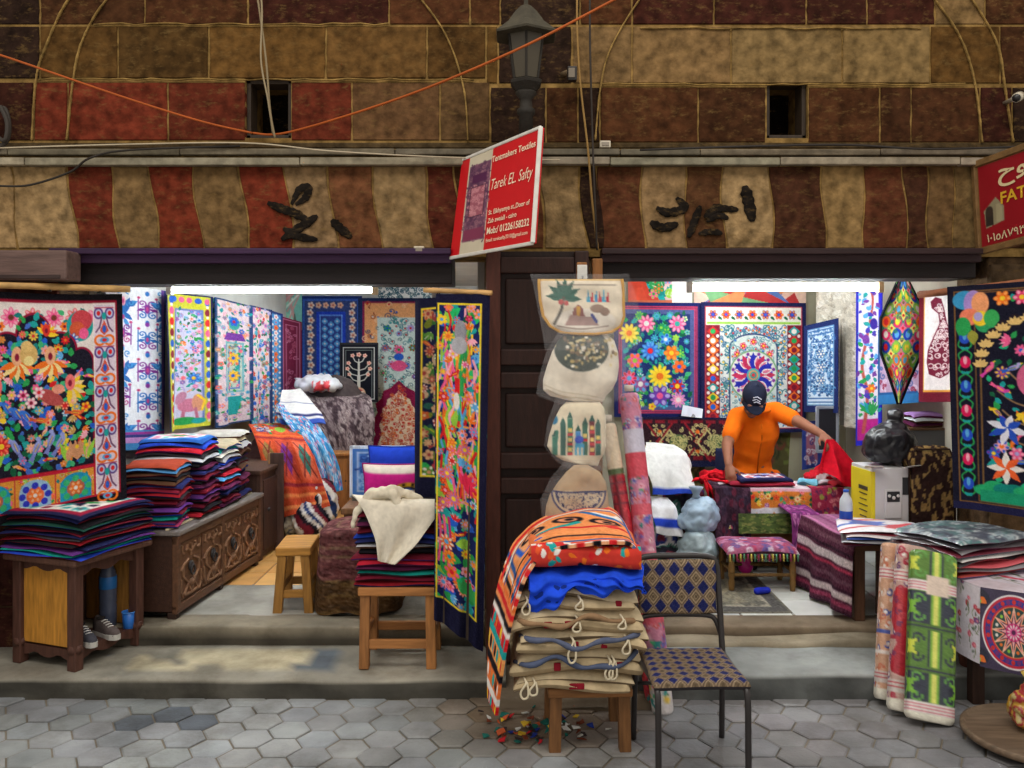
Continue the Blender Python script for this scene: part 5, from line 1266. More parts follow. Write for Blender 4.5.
# brown covered heap at the back
bundle('large heap covered at the back of the shop, under the brown patterned cloth',[('ell',(W(335,430,8.7)[0],8.75,.815),(.36,.28,.60))],(80,70,70),'covered_heap','heap')
cv=pat_brown(); drape('grey brown patterned cloth draped over the heap at the back wall',cv,[(W(292,392,8.9),W(364,392,8.9)),(W(296,396,8.45),W(371,398,8.45)),(W(304,412,8.3),W(375,418,8.3)),(W(318,440,8.2),W(374,440,8.25)),(W(330,466,8.15),W(372,452,8.25)),(W(346,478,8.15),W(366,484,8.2))],110,110,fold=.03,nf=2.4)
def sack(label,c,s,col,mark,name='plastic_sack'):
    t=thing(name,label,'sack',tuple(c))
    part('sack_body',blob([('ell',(0,0,s[2]),s),('ell',(s[0]*.5,0,s[2]*.8),(s[0]*.6,s[1],s[2]*.75)),('ell',(-s[0]*.5,0,s[2]*.75),(s[0]*.55,s[1]*.9,s[2]*.7))],.014,5,col,(lambda V:np.array([mark if (abs(v[0]-.06)<s[0]*.38+.02*noise.noise(Vector(v)*30) and v[2]<s[2]*1.35 and noise.noise(Vector(v)*22)>-.18) else col for v in V],float)),None,(.02,10)),M_BAG,t)
    m=MB(tuple(k*.92 for k in col)); m.lathe([(.02,0),(.03,.02),(.018,.04),(.035,.06)],(-s[0]*.95,0,s[2]*.9),10); part('tied_neck',m,M_BAG,t)
sack('white plastic sack with a red print lying on the brown draped heap',W(318,392,8.55),(.21,.16,.085),(226,228,234),(214,60,70))
t=thing('cabinet','ochre wooden cabinet at the back below the brown patterned cloth','cabinet',(float(W(348,522,8.0)[0]),8.0,.19))
m=MB((150,98,50)); m.box((0,.2,.26),(.34,.4,.50),None,.006); part('body',m,M_WOOD,t); m=MB((170,114,60)); m.box((0,.2,.52),(.38,.44,.025),None,.006); part('cabinet_top',m,M_WOOD,t)
for s in (-1,1):
    m=MB((164,108,56)); m.box((s*.083,-.004,.26),(.155,.016,.44),None,.004); d=part('door',m,M_WOOD,t); m=MB((90,70,50)); m.lathe([(.010,0),(.012,.01),(.003,.018)],(0,0,0),10,None,True,Matrix.Translation((s*.02,-.012,.28))@Matrix.Rotation(-math.pi/2,4,'X')); part('knob',m,M_RUST,d)

# small stool on the shop floor
def stool(label,loc,w,d,h,col,rz=0,leg=.045,splay=.0,topth=.05,low=True,name='stool'):
    t=thing(name,label,'stool',loc,rz)
    m=MB(tuple(min(255,c*1.12) for c in col)); m.box((0,0,h-topth/2),(w,d,topth),None,.008); part('seat',m,M_WOODX,t)
    for sx in (-1,1):
        for sy in (-1,1):
            m=MB(jit(col,.06)); m.beam((sx*(w/2-leg/2-.005+splay),sy*(d/2-leg/2-.005+splay*.5),0),(sx*(w/2-leg/2-.01),sy*(d/2-leg/2-.01),h-topth),leg,leg); part('leg',m,M_WOOD,t)
    if low:
        for sy in (-1,1):
            m=MB(jit(col,.06)); m.box((0,sy*(d/2-leg/2),h*.30),(w-leg,leg*.5,leg*.9),None,.004); part('stretcher',m,M_WOODX,t)
        for sx in (-1,1):
            m=MB(jit(col,.06)); m.box((sx*(w/2-leg/2),0,h*.38),(leg*.5,d-leg,leg*.9),None,.004); part('stretcher',m,M_WOODY,t)
    return t
stool('small yellow wooden stool on the shop floor beside the brown covered box',tuple(W(298,606,5.20)),.20,.34,.385,(158,112,50),math.radians(4),.05,.02)
# box under a brown woven cover
c=np.array([-.895,5.22,.19])
t=thing('draped_box','large box under a brown maroon woven cover, behind the stool stacked with cloths','box',tuple(c))
m=MB((60,44,38)); m.box((0,.05,.22),(.36,.40,.43),None,.01); part('box_body',m,M_WOOD,t)
cv=pat_damaskbrown()
def cover(w,d,h,fl,nf,seed):
    """cloth over a box: closed skirt of rounded plan with flaring folds"""
    def fn(U,V):
        a=U*2*np.pi; e=5
        pr=(np.abs(np.cos(a))**e+np.abs(np.sin(a))**e)**(-1/e)
        s=np.clip(V/.30,0,1); dn=np.clip((V-.28)/.72,0,1)
        rad=s*(1+fl*dn)+.028*dn*np.sin(nf*a+seed)+.012*dn*np.sin(nf*2.3*a)
        x=-np.sin(a)*pr*rad*w/2; y=np.cos(a)*pr*rad*d/2
        z=h*(1-dn)+.006*np.sin(5*a)*s+.015*(1-s)
        z=np.where(dn>0,h-dn*(h-.012-.01*np.sin(nf*a)),z)
        return np.stack([x,y,z],-1)
    return fn
m=MB(); m.sheet(cover(.43,.44,.47,.16,7,1),150,70,cv,.006); part('cover',m,M_RUGS,t)

# stool with the big stack of folded cloths and the crumpled white cloth
sc=(W(399,672,4.50)[0],4.60,.088)
stool('pale wooden stool at the shop step carrying the stack under the white cloth',sc,.40,.34,.415,(160,108,60),0,.05,0,.045)
stack((sc[0],sc[1],.088+.415),.42,.36,.415,['black','maroon','charcoal','plum','maroon','royal blue','navy','light grey','black','maroon','crimson','plum','teal','maroon','dark red'],'the stack on the pale stool','folded cloths on the pale stool',0,31,None,None,.008,.010)
def crumple():
    A=[(W(352,500,4.62),W(440,499,4.60)),(W(352,494,4.50),W(443,500,4.44)),(W(356,497,4.40),W(443,507,4.385)),(W(366,515,4.385),W(434,520,4.375)),(W(375,540,4.38),W(416,545,4.37)),(W(378,562,4.375),W(394,566,4.37))]
    return A
cv=Cv(40,50,(226,218,200),1.0); cv.grain(4,3)
drape('crumpled cream white cloth thrown over the pale stool stack',cv,crumple(),60,64,fold=.012,nf=2.2,ph=.6)
bundle('cream cloth twisted into a knot on top of the stack on the pale stool',[('cap',tuple(W(356,512,4.42)),tuple(W(372,494,4.44)),.016,.03),('cap',tuple(W(372,494,4.44)),tuple(W(392,492,4.42)),.03,.034),('cap',tuple(W(392,492,4.42)),tuple(W(400,506,4.40)),.034,.02),('cap',tuple(W(392,490,4.45)),tuple(W(420,498,4.48)),.03,.02),('cap',tuple(W(356,512,4.42)),tuple(W(353,526,4.41)),.018,.012)],(222,212,190),'knotted_cloth','cloth',.009,4,(.008,22),M_CLOTH)

# pillows and framed cloth behind the stack
def cushion(label,c,w,h,d,col,rot=(0,0,0),cv=None,trim=None,name='cushion'):
    t=thing(name,label,'cushion',tuple(c),rot[2])
    n=40; s=np.linspace(-1,1,n); S,T=np.meshgrid(s,s); f=np.clip((1-S**4)*(1-T**4),0,1)**.5
    pin=1-.06*(1-np.abs(T))*0; X=S*w/2*(1-.07*(1-T*T)*0-.06*(1-S*S)); Z=T*h/2*(1-.05*(1-S*S)); 
    X=S*w/2*(1-.06*(T*T<2)*(1-T*T)); Z=T*h/2*(1-.06*(1-S*S))
    m=MB(); idx=np.arange(n*n).reshape(n,n); q=np.stack([idx[:-1,:-1],idx[:-1,1:],idx[1:,1:],idx[1:,:-1]],axis=-1).reshape(-1,4).tolist()
    ca=math.cos(rot[0]); sa=math.sin(rot[0])
    def P(y): 
        z=Z+h/2; return np.stack([X,y*ca+z*sa,z*ca-y*sa],-1).reshape(-1,3)
    cc=cv.sample((S+1)/2,(1-T)/2).reshape(-1,3) if cv is not None else col
    m.add(P(-f*d/2),[tuple(k) for k in q],cc); m.add(P(f*d/2),[tuple(k[::-1]) for k in q],col); part('cushion_body',m,M_CLOTH,t)
    m=MB(trim or tuple(k*.7 for k in col)); e=[(X[0,i],Z[0,i]) for i in range(0,n,2)]+[(X[i,-1],Z[i,-1]) for i in range(0,n,2)]+[(X[-1,i],Z[-1,i]) for i in range(n-1,-1,-2)]+[(X[i,0],Z[i,0]) for i in range(n-1,-1,-2)]
    m.tube([(x,(z+h/2)*sa,(z+h/2)*ca) for x,z in e],.006,6,None,False,True); part('piping',m,M_CLOTH,t); return t
cv=Cv(40,30,(224,40,150),1.4); cv.rect(0,0,40,5,(226,214,200)); cv.ell(30,26,15,15,(220,170,40)); cv.ell(30,26,12,12,(40,40,60)); cv.ell(30,26,10,10,(226,226,232)); rr=random.Random(2); cv.arab(22,18,40,30,20,3,1.2,[(60,90,180),(220,120,60)],rr)
for a in range(14): cv.rect(*(30+13.5*math.cos(a*.45)-1,26+13.5*math.sin(a*.45)-1),*(30+13.5*math.cos(a*.45)+1,26+13.5*math.sin(a*.45)+1),(40,30,30))
cushion('bright pink cushion with a round yellow emblem behind the stool stack',(W(396,508,5.72)[0],5.66,.685),.40,.28,.15,(214,40,140),(-.15,0,0),cv)
cushion('royal blue cushion standing behind the pink cushion',(W(400,470,5.9)[0],5.86,.685),.40,.37,.15,(36,72,200),(-.1,0,.1))
t=thing('framed_textile','blue framed panel leaning behind the pink cushion','picture',(float(W(378,530,5.95)[0]),5.95,.685))
m=MB(); cv=Cv(30,40,(70,120,190),1.5); cv.frame(3,3,27,37,1,(200,216,230)); cv.arab(6,6,24,34,40,3,1,[(150,190,226),(40,70,140)],random.Random(3)); m.sheet(quad((-.17,-.012,.33),(.17,-.012,.33),(.17,-.012,.02),(-.17,-.012,.02)),40,56,cv,.004); part('panel',m,M_CLOTH,t)
m=MB((206,216,226))
for a,b in (((-.18,0,0),(-.18,0,.35)),((.18,0,0),(.18,0,.35)),((-.19,0,.34),(.19,0,.34)),((-.19,0,.01),(.19,0,.01))): m.beam(a,b,.022,.022)
part('frame',m,M_WOOD,t)
# low bench that carries cushions and panel
t=thing('bench','low wooden bench behind the pale stool, hidden under cushions','bench',(W(396,530,5.9)[0],5.84,.19))
m=MB((120,84,54)); m.box((0,0,.47),(.62,.50,.04),None,.006); part('bench_top',m,M_WOOD,t)
for sx in (-1,1):
    for sy in (-1,1): m=MB((104,70,46)); m.box((sx*.27,sy*.21,.225),(.05,.05,.45),None,.005); part('leg',m,M_WOOD,t)

# hangings on the rail before the middle pier
cv=pat_jungle(True,50,40,210,9)
hanging('dark hanging with muted flowers and a yellow line, edge on beside the bright one',cv,qpx(415,300,500,4.72,447,296,505,4.58,amp=.014,nf=1.2),*res(cv,.9))
cv=pat_jungle(False,51,54,350,8)
hanging('long bright multicoloured flower hanging with navy edge, hung before the brown door',cv,quad(W(436,294,4.40),W(490,294,4.42),W(483,652,4.37),W(434,618,4.35),amp=.022,nf=2.3,ph=.8),*res(cv))
pole('short pale wooden rail holding the long bright flower hanging',W(424,290,4.52),W(492,293,4.41),.013,(206,162,104),'hanging_rail')
# ================================================================== MIDDLE: pier, signs, pile, chair
# ---- small stool with the pile of bags and quilts
PX,PY=.315,3.90
stool('small rough wooden stool on the paving under the pile of cream bags',(PX+.012,PY,0),.36,.36,.275,(124,84,48),.03,.05,.0,.04,False)
def bagslab(z,w,d,h,seed,edge,label):
    r=random.Random(seed); t=thing('cloth_bag',label,'bag',(PX-.052+.02*r.uniform(-1,1),PY+.02*r.uniform(-1,1),z),.05*r.uniform(-1,1),'folded cream drawstring bags')
    m=MB(); m.slab(w,d,h*.62,(196,176,140),(176,154,120),r,None,.012,22,(0,0,0),0,.012); m.slab(w*.97,d*.97,h*.52,(206,188,154),(120,104,84),r,None,.016,22,(.01,.005,h*.46),.03,.014); part('bag_body',m,M_FELT,t)
    # bound edge running along the fold
    if edge is not None:
        m=MB(edge); P=[]
        for i in range(25):
            u=-1+2*i/24; P.append((u*w*.47,-d*.5-.012*(1-u**8)+.05*u**8,h*.5+h*.22*math.sin(4.2*u+seed*1.7)+h*.1*math.sin(9*u+seed)))
        m.tube(P,[.011*(1+.25*math.sin(i*.9+seed)) for i in range(len(P))],8); part('bound_edge',m,M_FELT,t)
    for i in range(r.choice((2,3))):
        x=r.uniform(-.4,.4)*w; m=MB((140,30,44)); ww=r.uniform(.02,.045)
        m.box((x,-d*.5+.004,h*.32),(ww,.012,h*.34),None,.004); part('red_patch',m,M_FELT,t)['label']='dark red woven patch'
    for i in range(2):
        x=r.uniform(-.42,.42)*w; l=r.uniform(.02,.075); m=MB((222,210,182))
        pts=[(x,-d*.47,h*.75),(x+.01,-d*.53,h*.55),(x-.012,-d*.54,h*.4-l*.5),(x-.004,-d*.54,h*.4-l),(x+.016,-d*.54,h*.4-l*.9),(x+.02,-d*.54,h*.4-l*.4),(x+.014,-d*.52,h*.6)]
        m.tube([Vector(p) for p in curve3(pts)],.0045,7); part('drawstring',m,M_FELT,t)
    return t
def curve3(pts,n=5):
    p=[pts[0]]+list(pts)+[pts[-1]]; out=[]
    for i in range(1,len(p)-2):
        for t in np.linspace(0,1,n,endpoint=False):
            a,b,c,d=[np.array(q,float) for q in p[i-1:i+3]]
            out.append(tuple(.5*((2*b)+(-a+c)*t+(2*a-5*b+4*c-d)*t*t+(-a+3*b-3*c+d)*t**3)))
    return out+[tuple(pts[-1])]
z=.275; hs=[.075,.10,.085,.085,.075]
bl=['cream drawstring bag without edging, lowest of the pile on the small stool','cream bag with thick grey blue edge, second from the bottom of the pile','cream bag with a grey blue rolled edge in the middle of the pile','cream bag with brown edge, fourth from the bottom of the pile','cream bag directly under the crumpled blue cloth']
for i,(h,e) in enumerate(zip(hs,[None,(84,94,120),(92,100,124),(150,120,90),None])):
    bagslab(z,[.50,.55,.54,.55,.52][i],.44,h,60+i,e,bl[i]); z+=h
# rolled end of the blue lined bag
m=MB((40,70,150)); 
# crumpled blue cloth
rb=random.Random(5)
def bluecloth():
    w,d=.50,.40
    def fn(U,V):
        x=(U-.5)*w*(1+.06*np.sin(6*V)); top=np.clip(V/.62,0,1); dn=np.clip((V-.62)/.38,0,1)
        y=d*(.5-top)+.012*np.sin(11*U+3*V)*dn-.02*dn; zz=.085-.012*top**6-dn*(.095+.03*np.sin(5*U+1)+.02*np.sin(13*U)+.012*np.sin(31*U))+.014*np.sin(9*U+7*V)*np.sin(4*V+1)+.008*np.sin(23*U+5*V)
        y=y-.03*np.sin(np.pi*dn)-.014*np.sin(17*U+4*dn)*dn-.012*np.sin(2*np.pi*2.6*dn+6*np.sin(5*U))*np.sin(np.pi*dn)
        return np.stack([PX-.005+x,PY+y,z+zz],-1)
    return fn
m=MB((36,84,226)); m.sheet(bluecloth(),90,70,None,.012,(34,80,226)); solo('blue_cloth',m,M_FELT,'crumpled bright blue cloth between the cream bags and the orange quilt','cloth')
z+=.10
# folded quilt body and its hanging end
cvq=pat_quilt()
rq=random.Random(3)
t=thing('quilt','orange red and white striped quilt folded on top of the pile, one end hanging','quilt',(PX-.035,PY,z))
m=MB(); cvr=Cv(120,40,(206,60,50),1.6)
def roll():
    def fn(U,V):
        a=V*2*np.pi*.98; x=(U-.5)*.46; rr=.055+.006*np.sin(8*U)+.006*np.sin(3*a)
        return np.stack([x+.03,-.17-rr*np.sin(a)*1.1,.045+rr*.8*np.cos(a)+.006*np.sin(5*U)],-1)
    return fn
rr_=random.Random(9)
for i in range(90): cvr.leaf(rr_.uniform(0,120),rr_.uniform(0,40),rr_.uniform(5,10),rr_.uniform(1.5,3),rr_.uniform(-.5,.5),rr_.choice([RD,BLK,WHT,TEAL,ORG,(226,90,50),RD]))
for x in range(0,120,9): cvr.rect(x,0,x+6,3,RD if (x//9)%2 else WHT); cvr.rect(x,18,x+5,22,BLK if (x//9)%2 else WHT)
m.sheet(roll(),150,64,cvr,.01); m.slab(.48,.36,.09,(226,120,70),(190,50,50),rq,None,.0,20,(.03,.03,0),0,.004); part('folded_layers',m,M_CLOTH,t)
prof=[((-.36,-.20,-.62),(-.385,-.08,-.61)),((-.345,-.23,-.50),(-.385,-.02,-.48)),((-.315,-.25,-.34),(-.37,.06,-.30)),((-.275,-.25,-.17),(-.335,.12,-.13)),((-.23,-.235,-.03),(-.28,.18,.02)),((-.17,-.22,.065),(-.19,.23,.10)),((-.08,-.225,.10),(-.10,.25,.14)),((.10,-.225,.115),(.08,.25,.175)),((.22,-.22,.105),(.20,.24,.165)),((.265,-.21,.055),(.26,.22,.09)),((.275,-.20,-.03),(.275,.20,0))]
A=np.array([p[0] for p in prof]);B=np.array([p[1] for p in prof])
L=np.concatenate([[0],np.cumsum(np.linalg.norm(np.diff((A+B)/2,axis=0),axis=1))]); L/=L[-1]
def qfn(U,V):
    acc=0
    for du in (-.02,0,.02):
        q=np.clip(U+du,0,1); a=np.stack([np.interp(q,L,A[:,k]) for k in range(3)],-1); b=np.stack([np.interp(q,L,B[:,k]) for k in range(3)],-1)
        acc=acc+a*V[...,None]+b*(1-V[...,None])
    P=acc/3; w_=.008*np.sin(9*U+5*V)+.005*np.sin(17*V+4*U); P[...,2]+=w_; P[...,0]-=w_*.6; return P
m=MB(); m.sheet(qfn,230,120,cvq,.014,back=(150,60,60)); part('quilt_sheet',m,M_CLOTH,t)

# scraps of cloth under the stool
m=MB(); r=random.Random(77)
for i in range(70):
    x,y=r.gauss(.12,.13),r.gauss(3.98,.09); s=r.uniform(.008,.026); a=r.uniform(0,6.3); c=r.choice([(196,40,50),(36,110,100),(40,60,150),(226,190,60),(220,220,214),(120,60,40),(60,50,50),(210,100,60)])
    V=[(x+s*math.cos(a+k*1.57+r.uniform(-.3,.3)),y+s*math.sin(a+k*1.57+r.uniform(-.3,.3)),.006+r.uniform(0,.02)) for k in range(4)]
    m.add(V+[(p[0],p[1],p[2]-.004) for p in V],[(0,1,2,3),(7,6,5,4),(0,4,5,1),(1,5,6,2),(2,6,7,3),(3,7,4,0)],c,False)
solo('fabric_scraps',m,M_FELT,'loose multicoloured cloth scraps on the paving under the small stool','scraps',None,'stuff')

# ---- bags in clear plastic hanging on the pier
def puff(rows,d,depth,cv,nu=60,nv=70,back=(200,190,170),flat=4.0):
    """soft flap shape: rows of (row, left column, right column) in photo pixels at distance d"""
    rv=np.array([q[0] for q in rows],float); xl=np.array([q[1] for q in rows],float); xr=np.array([q[2] for q in rows],float)
    m=MB()
    u=np.linspace(0,1,nu); v=np.linspace(0,1,nv); U,V=np.meshgrid(u,v)
    row=rv[0]+(rv[-1]-rv[0])*V; a=np.interp(row,rv,xl); b=np.interp(row,rv,xr)
    px=a+(b-a)*U
    X=(px-CX)*d/F; Z=CAMZ-(row-HY)*d/F
    f=np.sqrt(np.clip((1-np.abs(2*U-1)**flat)*(1-np.abs(2*V-1)**flat),0,1))
    wob=.006*np.sin(9*U+4*V)+.005*np.sin(13*V-5*U)
    C=cv.sample((px-xl.min())/(xr.max()-xl.min()),V).reshape(-1,3)
    idx=np.arange(nu*nv).reshape(nv,nu); q=np.stack([idx[:-1,:-1],idx[1:,:-1],idx[1:,1:],idx[:-1,1:]],axis=-1).reshape(-1,4).tolist()
    m.add(np.stack([X,d-f*depth+wob*f,Z],-1).reshape(-1,3),[tuple(k) for k in q],C)
    m.add(np.stack([X,d+f*depth*.5+.004,Z],-1).reshape(-1,3),[tuple(k[::-1]) for k in q],back)
    return m
def film(rows,d,nu=22,nv=22,amp=.012,seed=1):
    rv=np.array([q[0] for q in rows],float); xl=np.array([q[1] for q in rows],float); xr=np.array([q[2] for q in rows],float)
    def fn(U,V):
        row=rv[0]+(rv[-1]-rv[0])*V; px=np.interp(row,rv,xl)*(1-U)+np.interp(row,rv,xr)*U
        y=d+amp*np.sin(11*U+seed)*np.sin(7*V+seed*2)+amp*.6*np.sin(23*V+9*U+seed)
        return np.stack([(px-CX)*d/F,y,CAMZ-(row-HY)*d/F],-1)
    m=MB((236,236,240)); m.sheet(fn,nu,nv,None,.002,(236,236,240),(236,236,240)); return m
def hung(label,rows,d,depth,cv,filmrows,back=(206,196,172),trim=None,loop=None):
    b=W(sum(rows[-1][1:])/2,rows[-1][0],d)
    t=thing('fabric_bag',label,'bag',tuple(b),0,'bags in clear plastic hung on the pier')
    part('bag_body',puff(rows,d,depth,cv,back=back),M_CLOTH,t,True)
    part('plastic_sleeve',film(filmrows,d-depth-.02,seed=rows[0][0]),M_CLEAR,t,True)
    if trim:
        m=MB(trim); P=[W(q[1],q[0],d-.008) for q in rows]+[W(q[2],q[0],d-.008) for q in rows[::-1]]; m.tube(P,.007,8); part('trim',m,M_CLOTH,t,True)
    return t
DB=4.18
cv=Cv(94,52,(230,218,196),1.6)
cv.rect(0,0,94,2,(206,170,110)); cv.ell(50,40,34,12,(236,228,216)); 
for i in range(7): cv.leaf(27,18,19,3.4,math.pi+.1+i*.52,(60,106,92),(40,80,70))
cv.line(curve2([(27,18),(24,30),(17,42)]),3,(96,92,84)); cv.ell(24,22,3,2.4,(190,90,90)); cv.ell(30,23,2.4,2.4,(190,90,90))
cv.poly([(34,42),(38,28),(43,24),(48,28),(52,42)],(150,96,92)); cv.rect(41,26,45,42,(210,160,70)); cv.poly([(28,44),(34,34),(60,36),(66,44)],(176,146,140)); cv.ell(64,28,8,4,(150,126,112)); cv.ell(72,31,5,4,(140,116,104)); cv.line([(58,34),(63,40)],3,(70,80,150))
for i,cc in enumerate([(50,150,190),(206,60,70),(50,150,200),(206,60,70),(60,170,210),(190,30,50)]): cv.poly([(52+i*4.2,22),(54+i*4.2,10+(i%2)*2),(56.4+i*4.2,22)],cc)
cv.line([(20,6),(84,6)],1,(120,110,100)); cv.line(curve2([(20,44),(46,47),(76,44)]),1,(150,130,120))
hung('cream flap bag with a palm tree and pyramid picture, topmost of the hanging bags',[(279,539,622),(286,539,623),(300,540,623.5),(316,543,624),(326,550,621),(332,560,612),(334,580,596)],DB,.022,cv,[(274,530,628),(288,534,634),(310,538,640),(330,542,644),(350,545,636)],trim=(200,150,64))
cv=Cv(80,62,(228,218,198),1.5); cv.rect(0,0,80,62,(230,221,204))
rr=random.Random(4); cv.ell(40,14,28,20,(66,76,70))
for i in range(120): cv.ell(rr.gauss(44,13),rr.gauss(16,7),rr.uniform(.8,2.6),rr.uniform(.8,2),rr.choice([(180,160,110),(220,206,160),(90,96,90),(130,110,90),(236,230,214)]))
cv.line(curve2([(4,50),(20,56),(40,58),(60,61)]),1.2,(190,176,150)); cv.line(curve2([(2,46),(20,52),(44,55),(62,58)]),1,(200,188,164))
hung('plain cream bag with a dark green sequin patch, below the palm tree bag',[(334,566,606),(340,558,614),(352,552,618),(366,547,619),(380,543,617),(390,543,612),(396,550,606),(402,575,603)],DB+.02,.045,cv,[(330,560,624),(352,546,630),(380,538,634),(396,536,626),(404,560,612)])
cv=Cv(60,66,(226,214,188),1.6)
for x,h,cc in ((8,26,(40,120,100)),(16,44,(34,90,80)),(23,52,(40,110,90)),(31,34,(50,140,210)),(38,44,(40,100,80)),(45,48,(110,30,40)),(51,42,(34,90,80))): cv.rect(x-2.6,54-h*.72,x+2.6,54,cc); cv.poly([(x-3,54-h*.72),(x,54-h*.72-7),(x+3,54-h*.72)],(34,90,80))
for x,y in ((23,28),(23,38),(23,48),(45,26),(45,38),(45,48),(38,34),(51,36)): cv.rect(x-2,y-2,x+2,y+2,(226,196,110)); cv.rect(x-2.6,y+3,x+2.6,y+6,(190,40,50))
cv.ell(7,18,4,5,(30,120,160)); cv.ell(32,38,4.4,4,(40,80,200)); cv.rect(28,42,37,54,(60,170,220)); cv.line([(10,30),(8,54)],3,(40,120,100))
for x in (30,34): cv.rect(x,46,x+2,54,(230,220,190))
hung('cream bag with a row of minaret towers, third of the hanging bags',[(402,566,600),(408,560,604),(420,554,606),(436,549,606),(446,547,606),(454,552,604),(460,562,600),(466,584,598)],DB+.01,.04,cv,[(398,556,612),(420,548,614),(446,544,614),(462,556,610),(470,572,602)])
cv=Cv(64,58,(176,150,118),1.6)
cv.ell(33,26,27,24,(42,46,96)); cv.rect(0,0,64,25,(176,150,118)); cv.ell(33,26,25.4,22.4,(196,176,146)); cv.rect(0,0,64,25,(176,150,118)); cv.ell(33,26,23,20,(42,46,90)); cv.rect(0,0,64,25,(178,152,120))
rr=random.Random(5); cv.arab(13,27,53,42,46,3,1.1,[(200,182,152)],rr,[(200,182,152)],lambda x,y:((x-33)/21)**2+((y-26)/18)**2<1); cv.line([(8,26),(58,26)],1.4,(42,46,90))
hung('tan bag with a dark blue half round arabesque, lowest of the hanging bags',[(465,574,588),(472,566,600),(482,558,606),(494,550,608),(506,546,609),(516,545,609),(522,552,606)],DB-.02,.05,cv,[(460,566,594),(476,552,612),(500,540,614),(518,542,614),(524,550,608)],back=(176,150,118))
# hanger strip they hang from
t=thing('hanging_rack','white metal strip on a wooden post that the wrapped bags hang from','hanger',tuple(W(582,262,4.26)))
m=MB((214,212,206)); a=W(582,262,4.25); b=W(582,520,4.25); m.box((0,-.012,(b[2]-a[2])*.06),(.048,.012,.12),None,.003); part('strip',m,M_METAL,t)
m=MB((146,96,50)); m.box((0,.02,(b[2]-a[2])/2),(.05,.035,(a[2]-b[2])*1.0),None,.006); part('post',m,M_WOOD,t)
for zz in (-.09,-.36,-.66,-.98):
    m=MB((150,150,150)); m.tube([(0,.0,zz+.02),(0,-.03,zz+.02),(0,-.045,zz+.0),(0,-.05,zz+.02)],.004,6); part('hook',m,M_METAL,t)
# wooden upright at the corner of the door, and its dangling trinkets
struct('door_post',MB((140,92,48)).box((W(597,300,4.66)[0],4.66,1.13),(.055,.05,2.1),None,.006),M_WOOD)

# ---- long wrapped rolls leaning beside the pile
cv=pat_longbolt(33,False); m=MB(); m.bolt(W(663,714,4.15),W(629,394,4.52),.052,cv,None,40,170)
t=thing('fabric_roll','long pink and lilac patterned fabric roll in plastic, taller of the leaning pair','fabric roll',tuple(W(663,714,4.15))); part('roll_body',m,M_WRAP,t,True)
m=MB((216,206,190)); m.lathe([(.024,0),(.024,.03),(.018,.03),(.018,0.002)],(0,0,0),16,None,True,Matrix.Translation(W(629,391,4.52))); part('core_tube',m,M_PLAS,t,True)
cv=pat_longbolt(34,True); m=MB(); m.bolt(W(656,712,4.20),W(608,424,4.48),.040,cv,None,36,150)
t=thing('fabric_roll','red fabric roll with a cream upper end, leaning against the taller roll','fabric roll',tuple(W(656,712,4.20))); part('roll_body',m,M_WRAP,t,True)
m=MB((216,206,190)); m.lathe([(.020,0),(.020,.03),(.014,.03),(.014,0.002)],(0,0,0),16,None,True,Matrix.Translation(W(608,421,4.48))); part('core_tube',m,M_PLAS,t,True)

# ---- chair
t=thing('chair','black tube framed chair with blue and beige diamond upholstery on the paving','chair',(.735,3.62,0),math.radians(1.5))
K=(44,40,40); fx,rx=.175,.195; fy,ry=-.21,.22; sz=.40
def tubep(nm,pts,r=.0125,col=K):
    m=MB(col); m.tube([Vector(p) for p in curve3(pts,4)],r,10); return part(nm,m,M_METAL,t)
for s in (-1,1):
    tubep('leg',[(s*fx,fy-.01,0),(s*fx,fy-.005,.2),(s*fx,fy,.34),(s*fx,fy+.02,.385),(s*fx,fy+.07,.40)])
    tubep('leg',[(s*rx,ry+.03,0),(s*(rx-.002),ry+.015,.2),(s*(rx-.006),ry-.005,.40)])
    tubep('side_rail',[(s*fx,fy+.06,.395),(s*(rx-.006),ry-.005,.385)])
tubep('stretcher',[(-rx,ry+.012,.25),(rx,ry+.012,.25)],.008)
tubep('back_frame',[(-rx+.006,ry-.005,.38),(-rx+.008,ry+.02,.52),(-rx+.012,ry+.045,.68),(-rx+.022,ry+.05,.765),(-rx+.06,ry+.055,.792),(0,ry+.055,.796),(rx-.06,ry+.055,.792),(rx-.022,ry+.05,.765),(rx-.012,ry+.045,.68),(rx-.008,ry+.02,.52),(rx-.006,ry-.005,.38)],.0135)
tubep('back_rail',[(-rx+.008,ry+.02,.46),(-rx+.03,ry+.03,.52),(-rx+.07,ry+.035,.538),(0,ry+.036,.542),(rx-.07,ry+.035,.538),(rx-.03,ry+.03,.52),(rx-.008,ry+.02,.46)],.011)
cv=pat_chair(78,54,5.5,3,1); m=MB(); m.slab(.345,.235,.034,(150,128,100),(60,56,60),random.Random(3),cv,0,e=14,cvn=90,wav=.0)
for k in range(len(m.v)):
    v=m.v[k]; m.v[k]=np.stack([v[:,0],ry+.052-v[:,2]+.004+(v[:,1]*.06),v[:,1]+.664],1)
part('backrest',m,M_CLOTH,t)
cv=pat_chair(84,84,7,7,2); m=MB(); m.slab(.37,.40,.045,(150,128,100),(60,56,60),random.Random(4),cv,0,e=12,cvn=100,wav=.0,at=(0,.0,sz-.022)); part('seat',m,M_CLOTH,t)

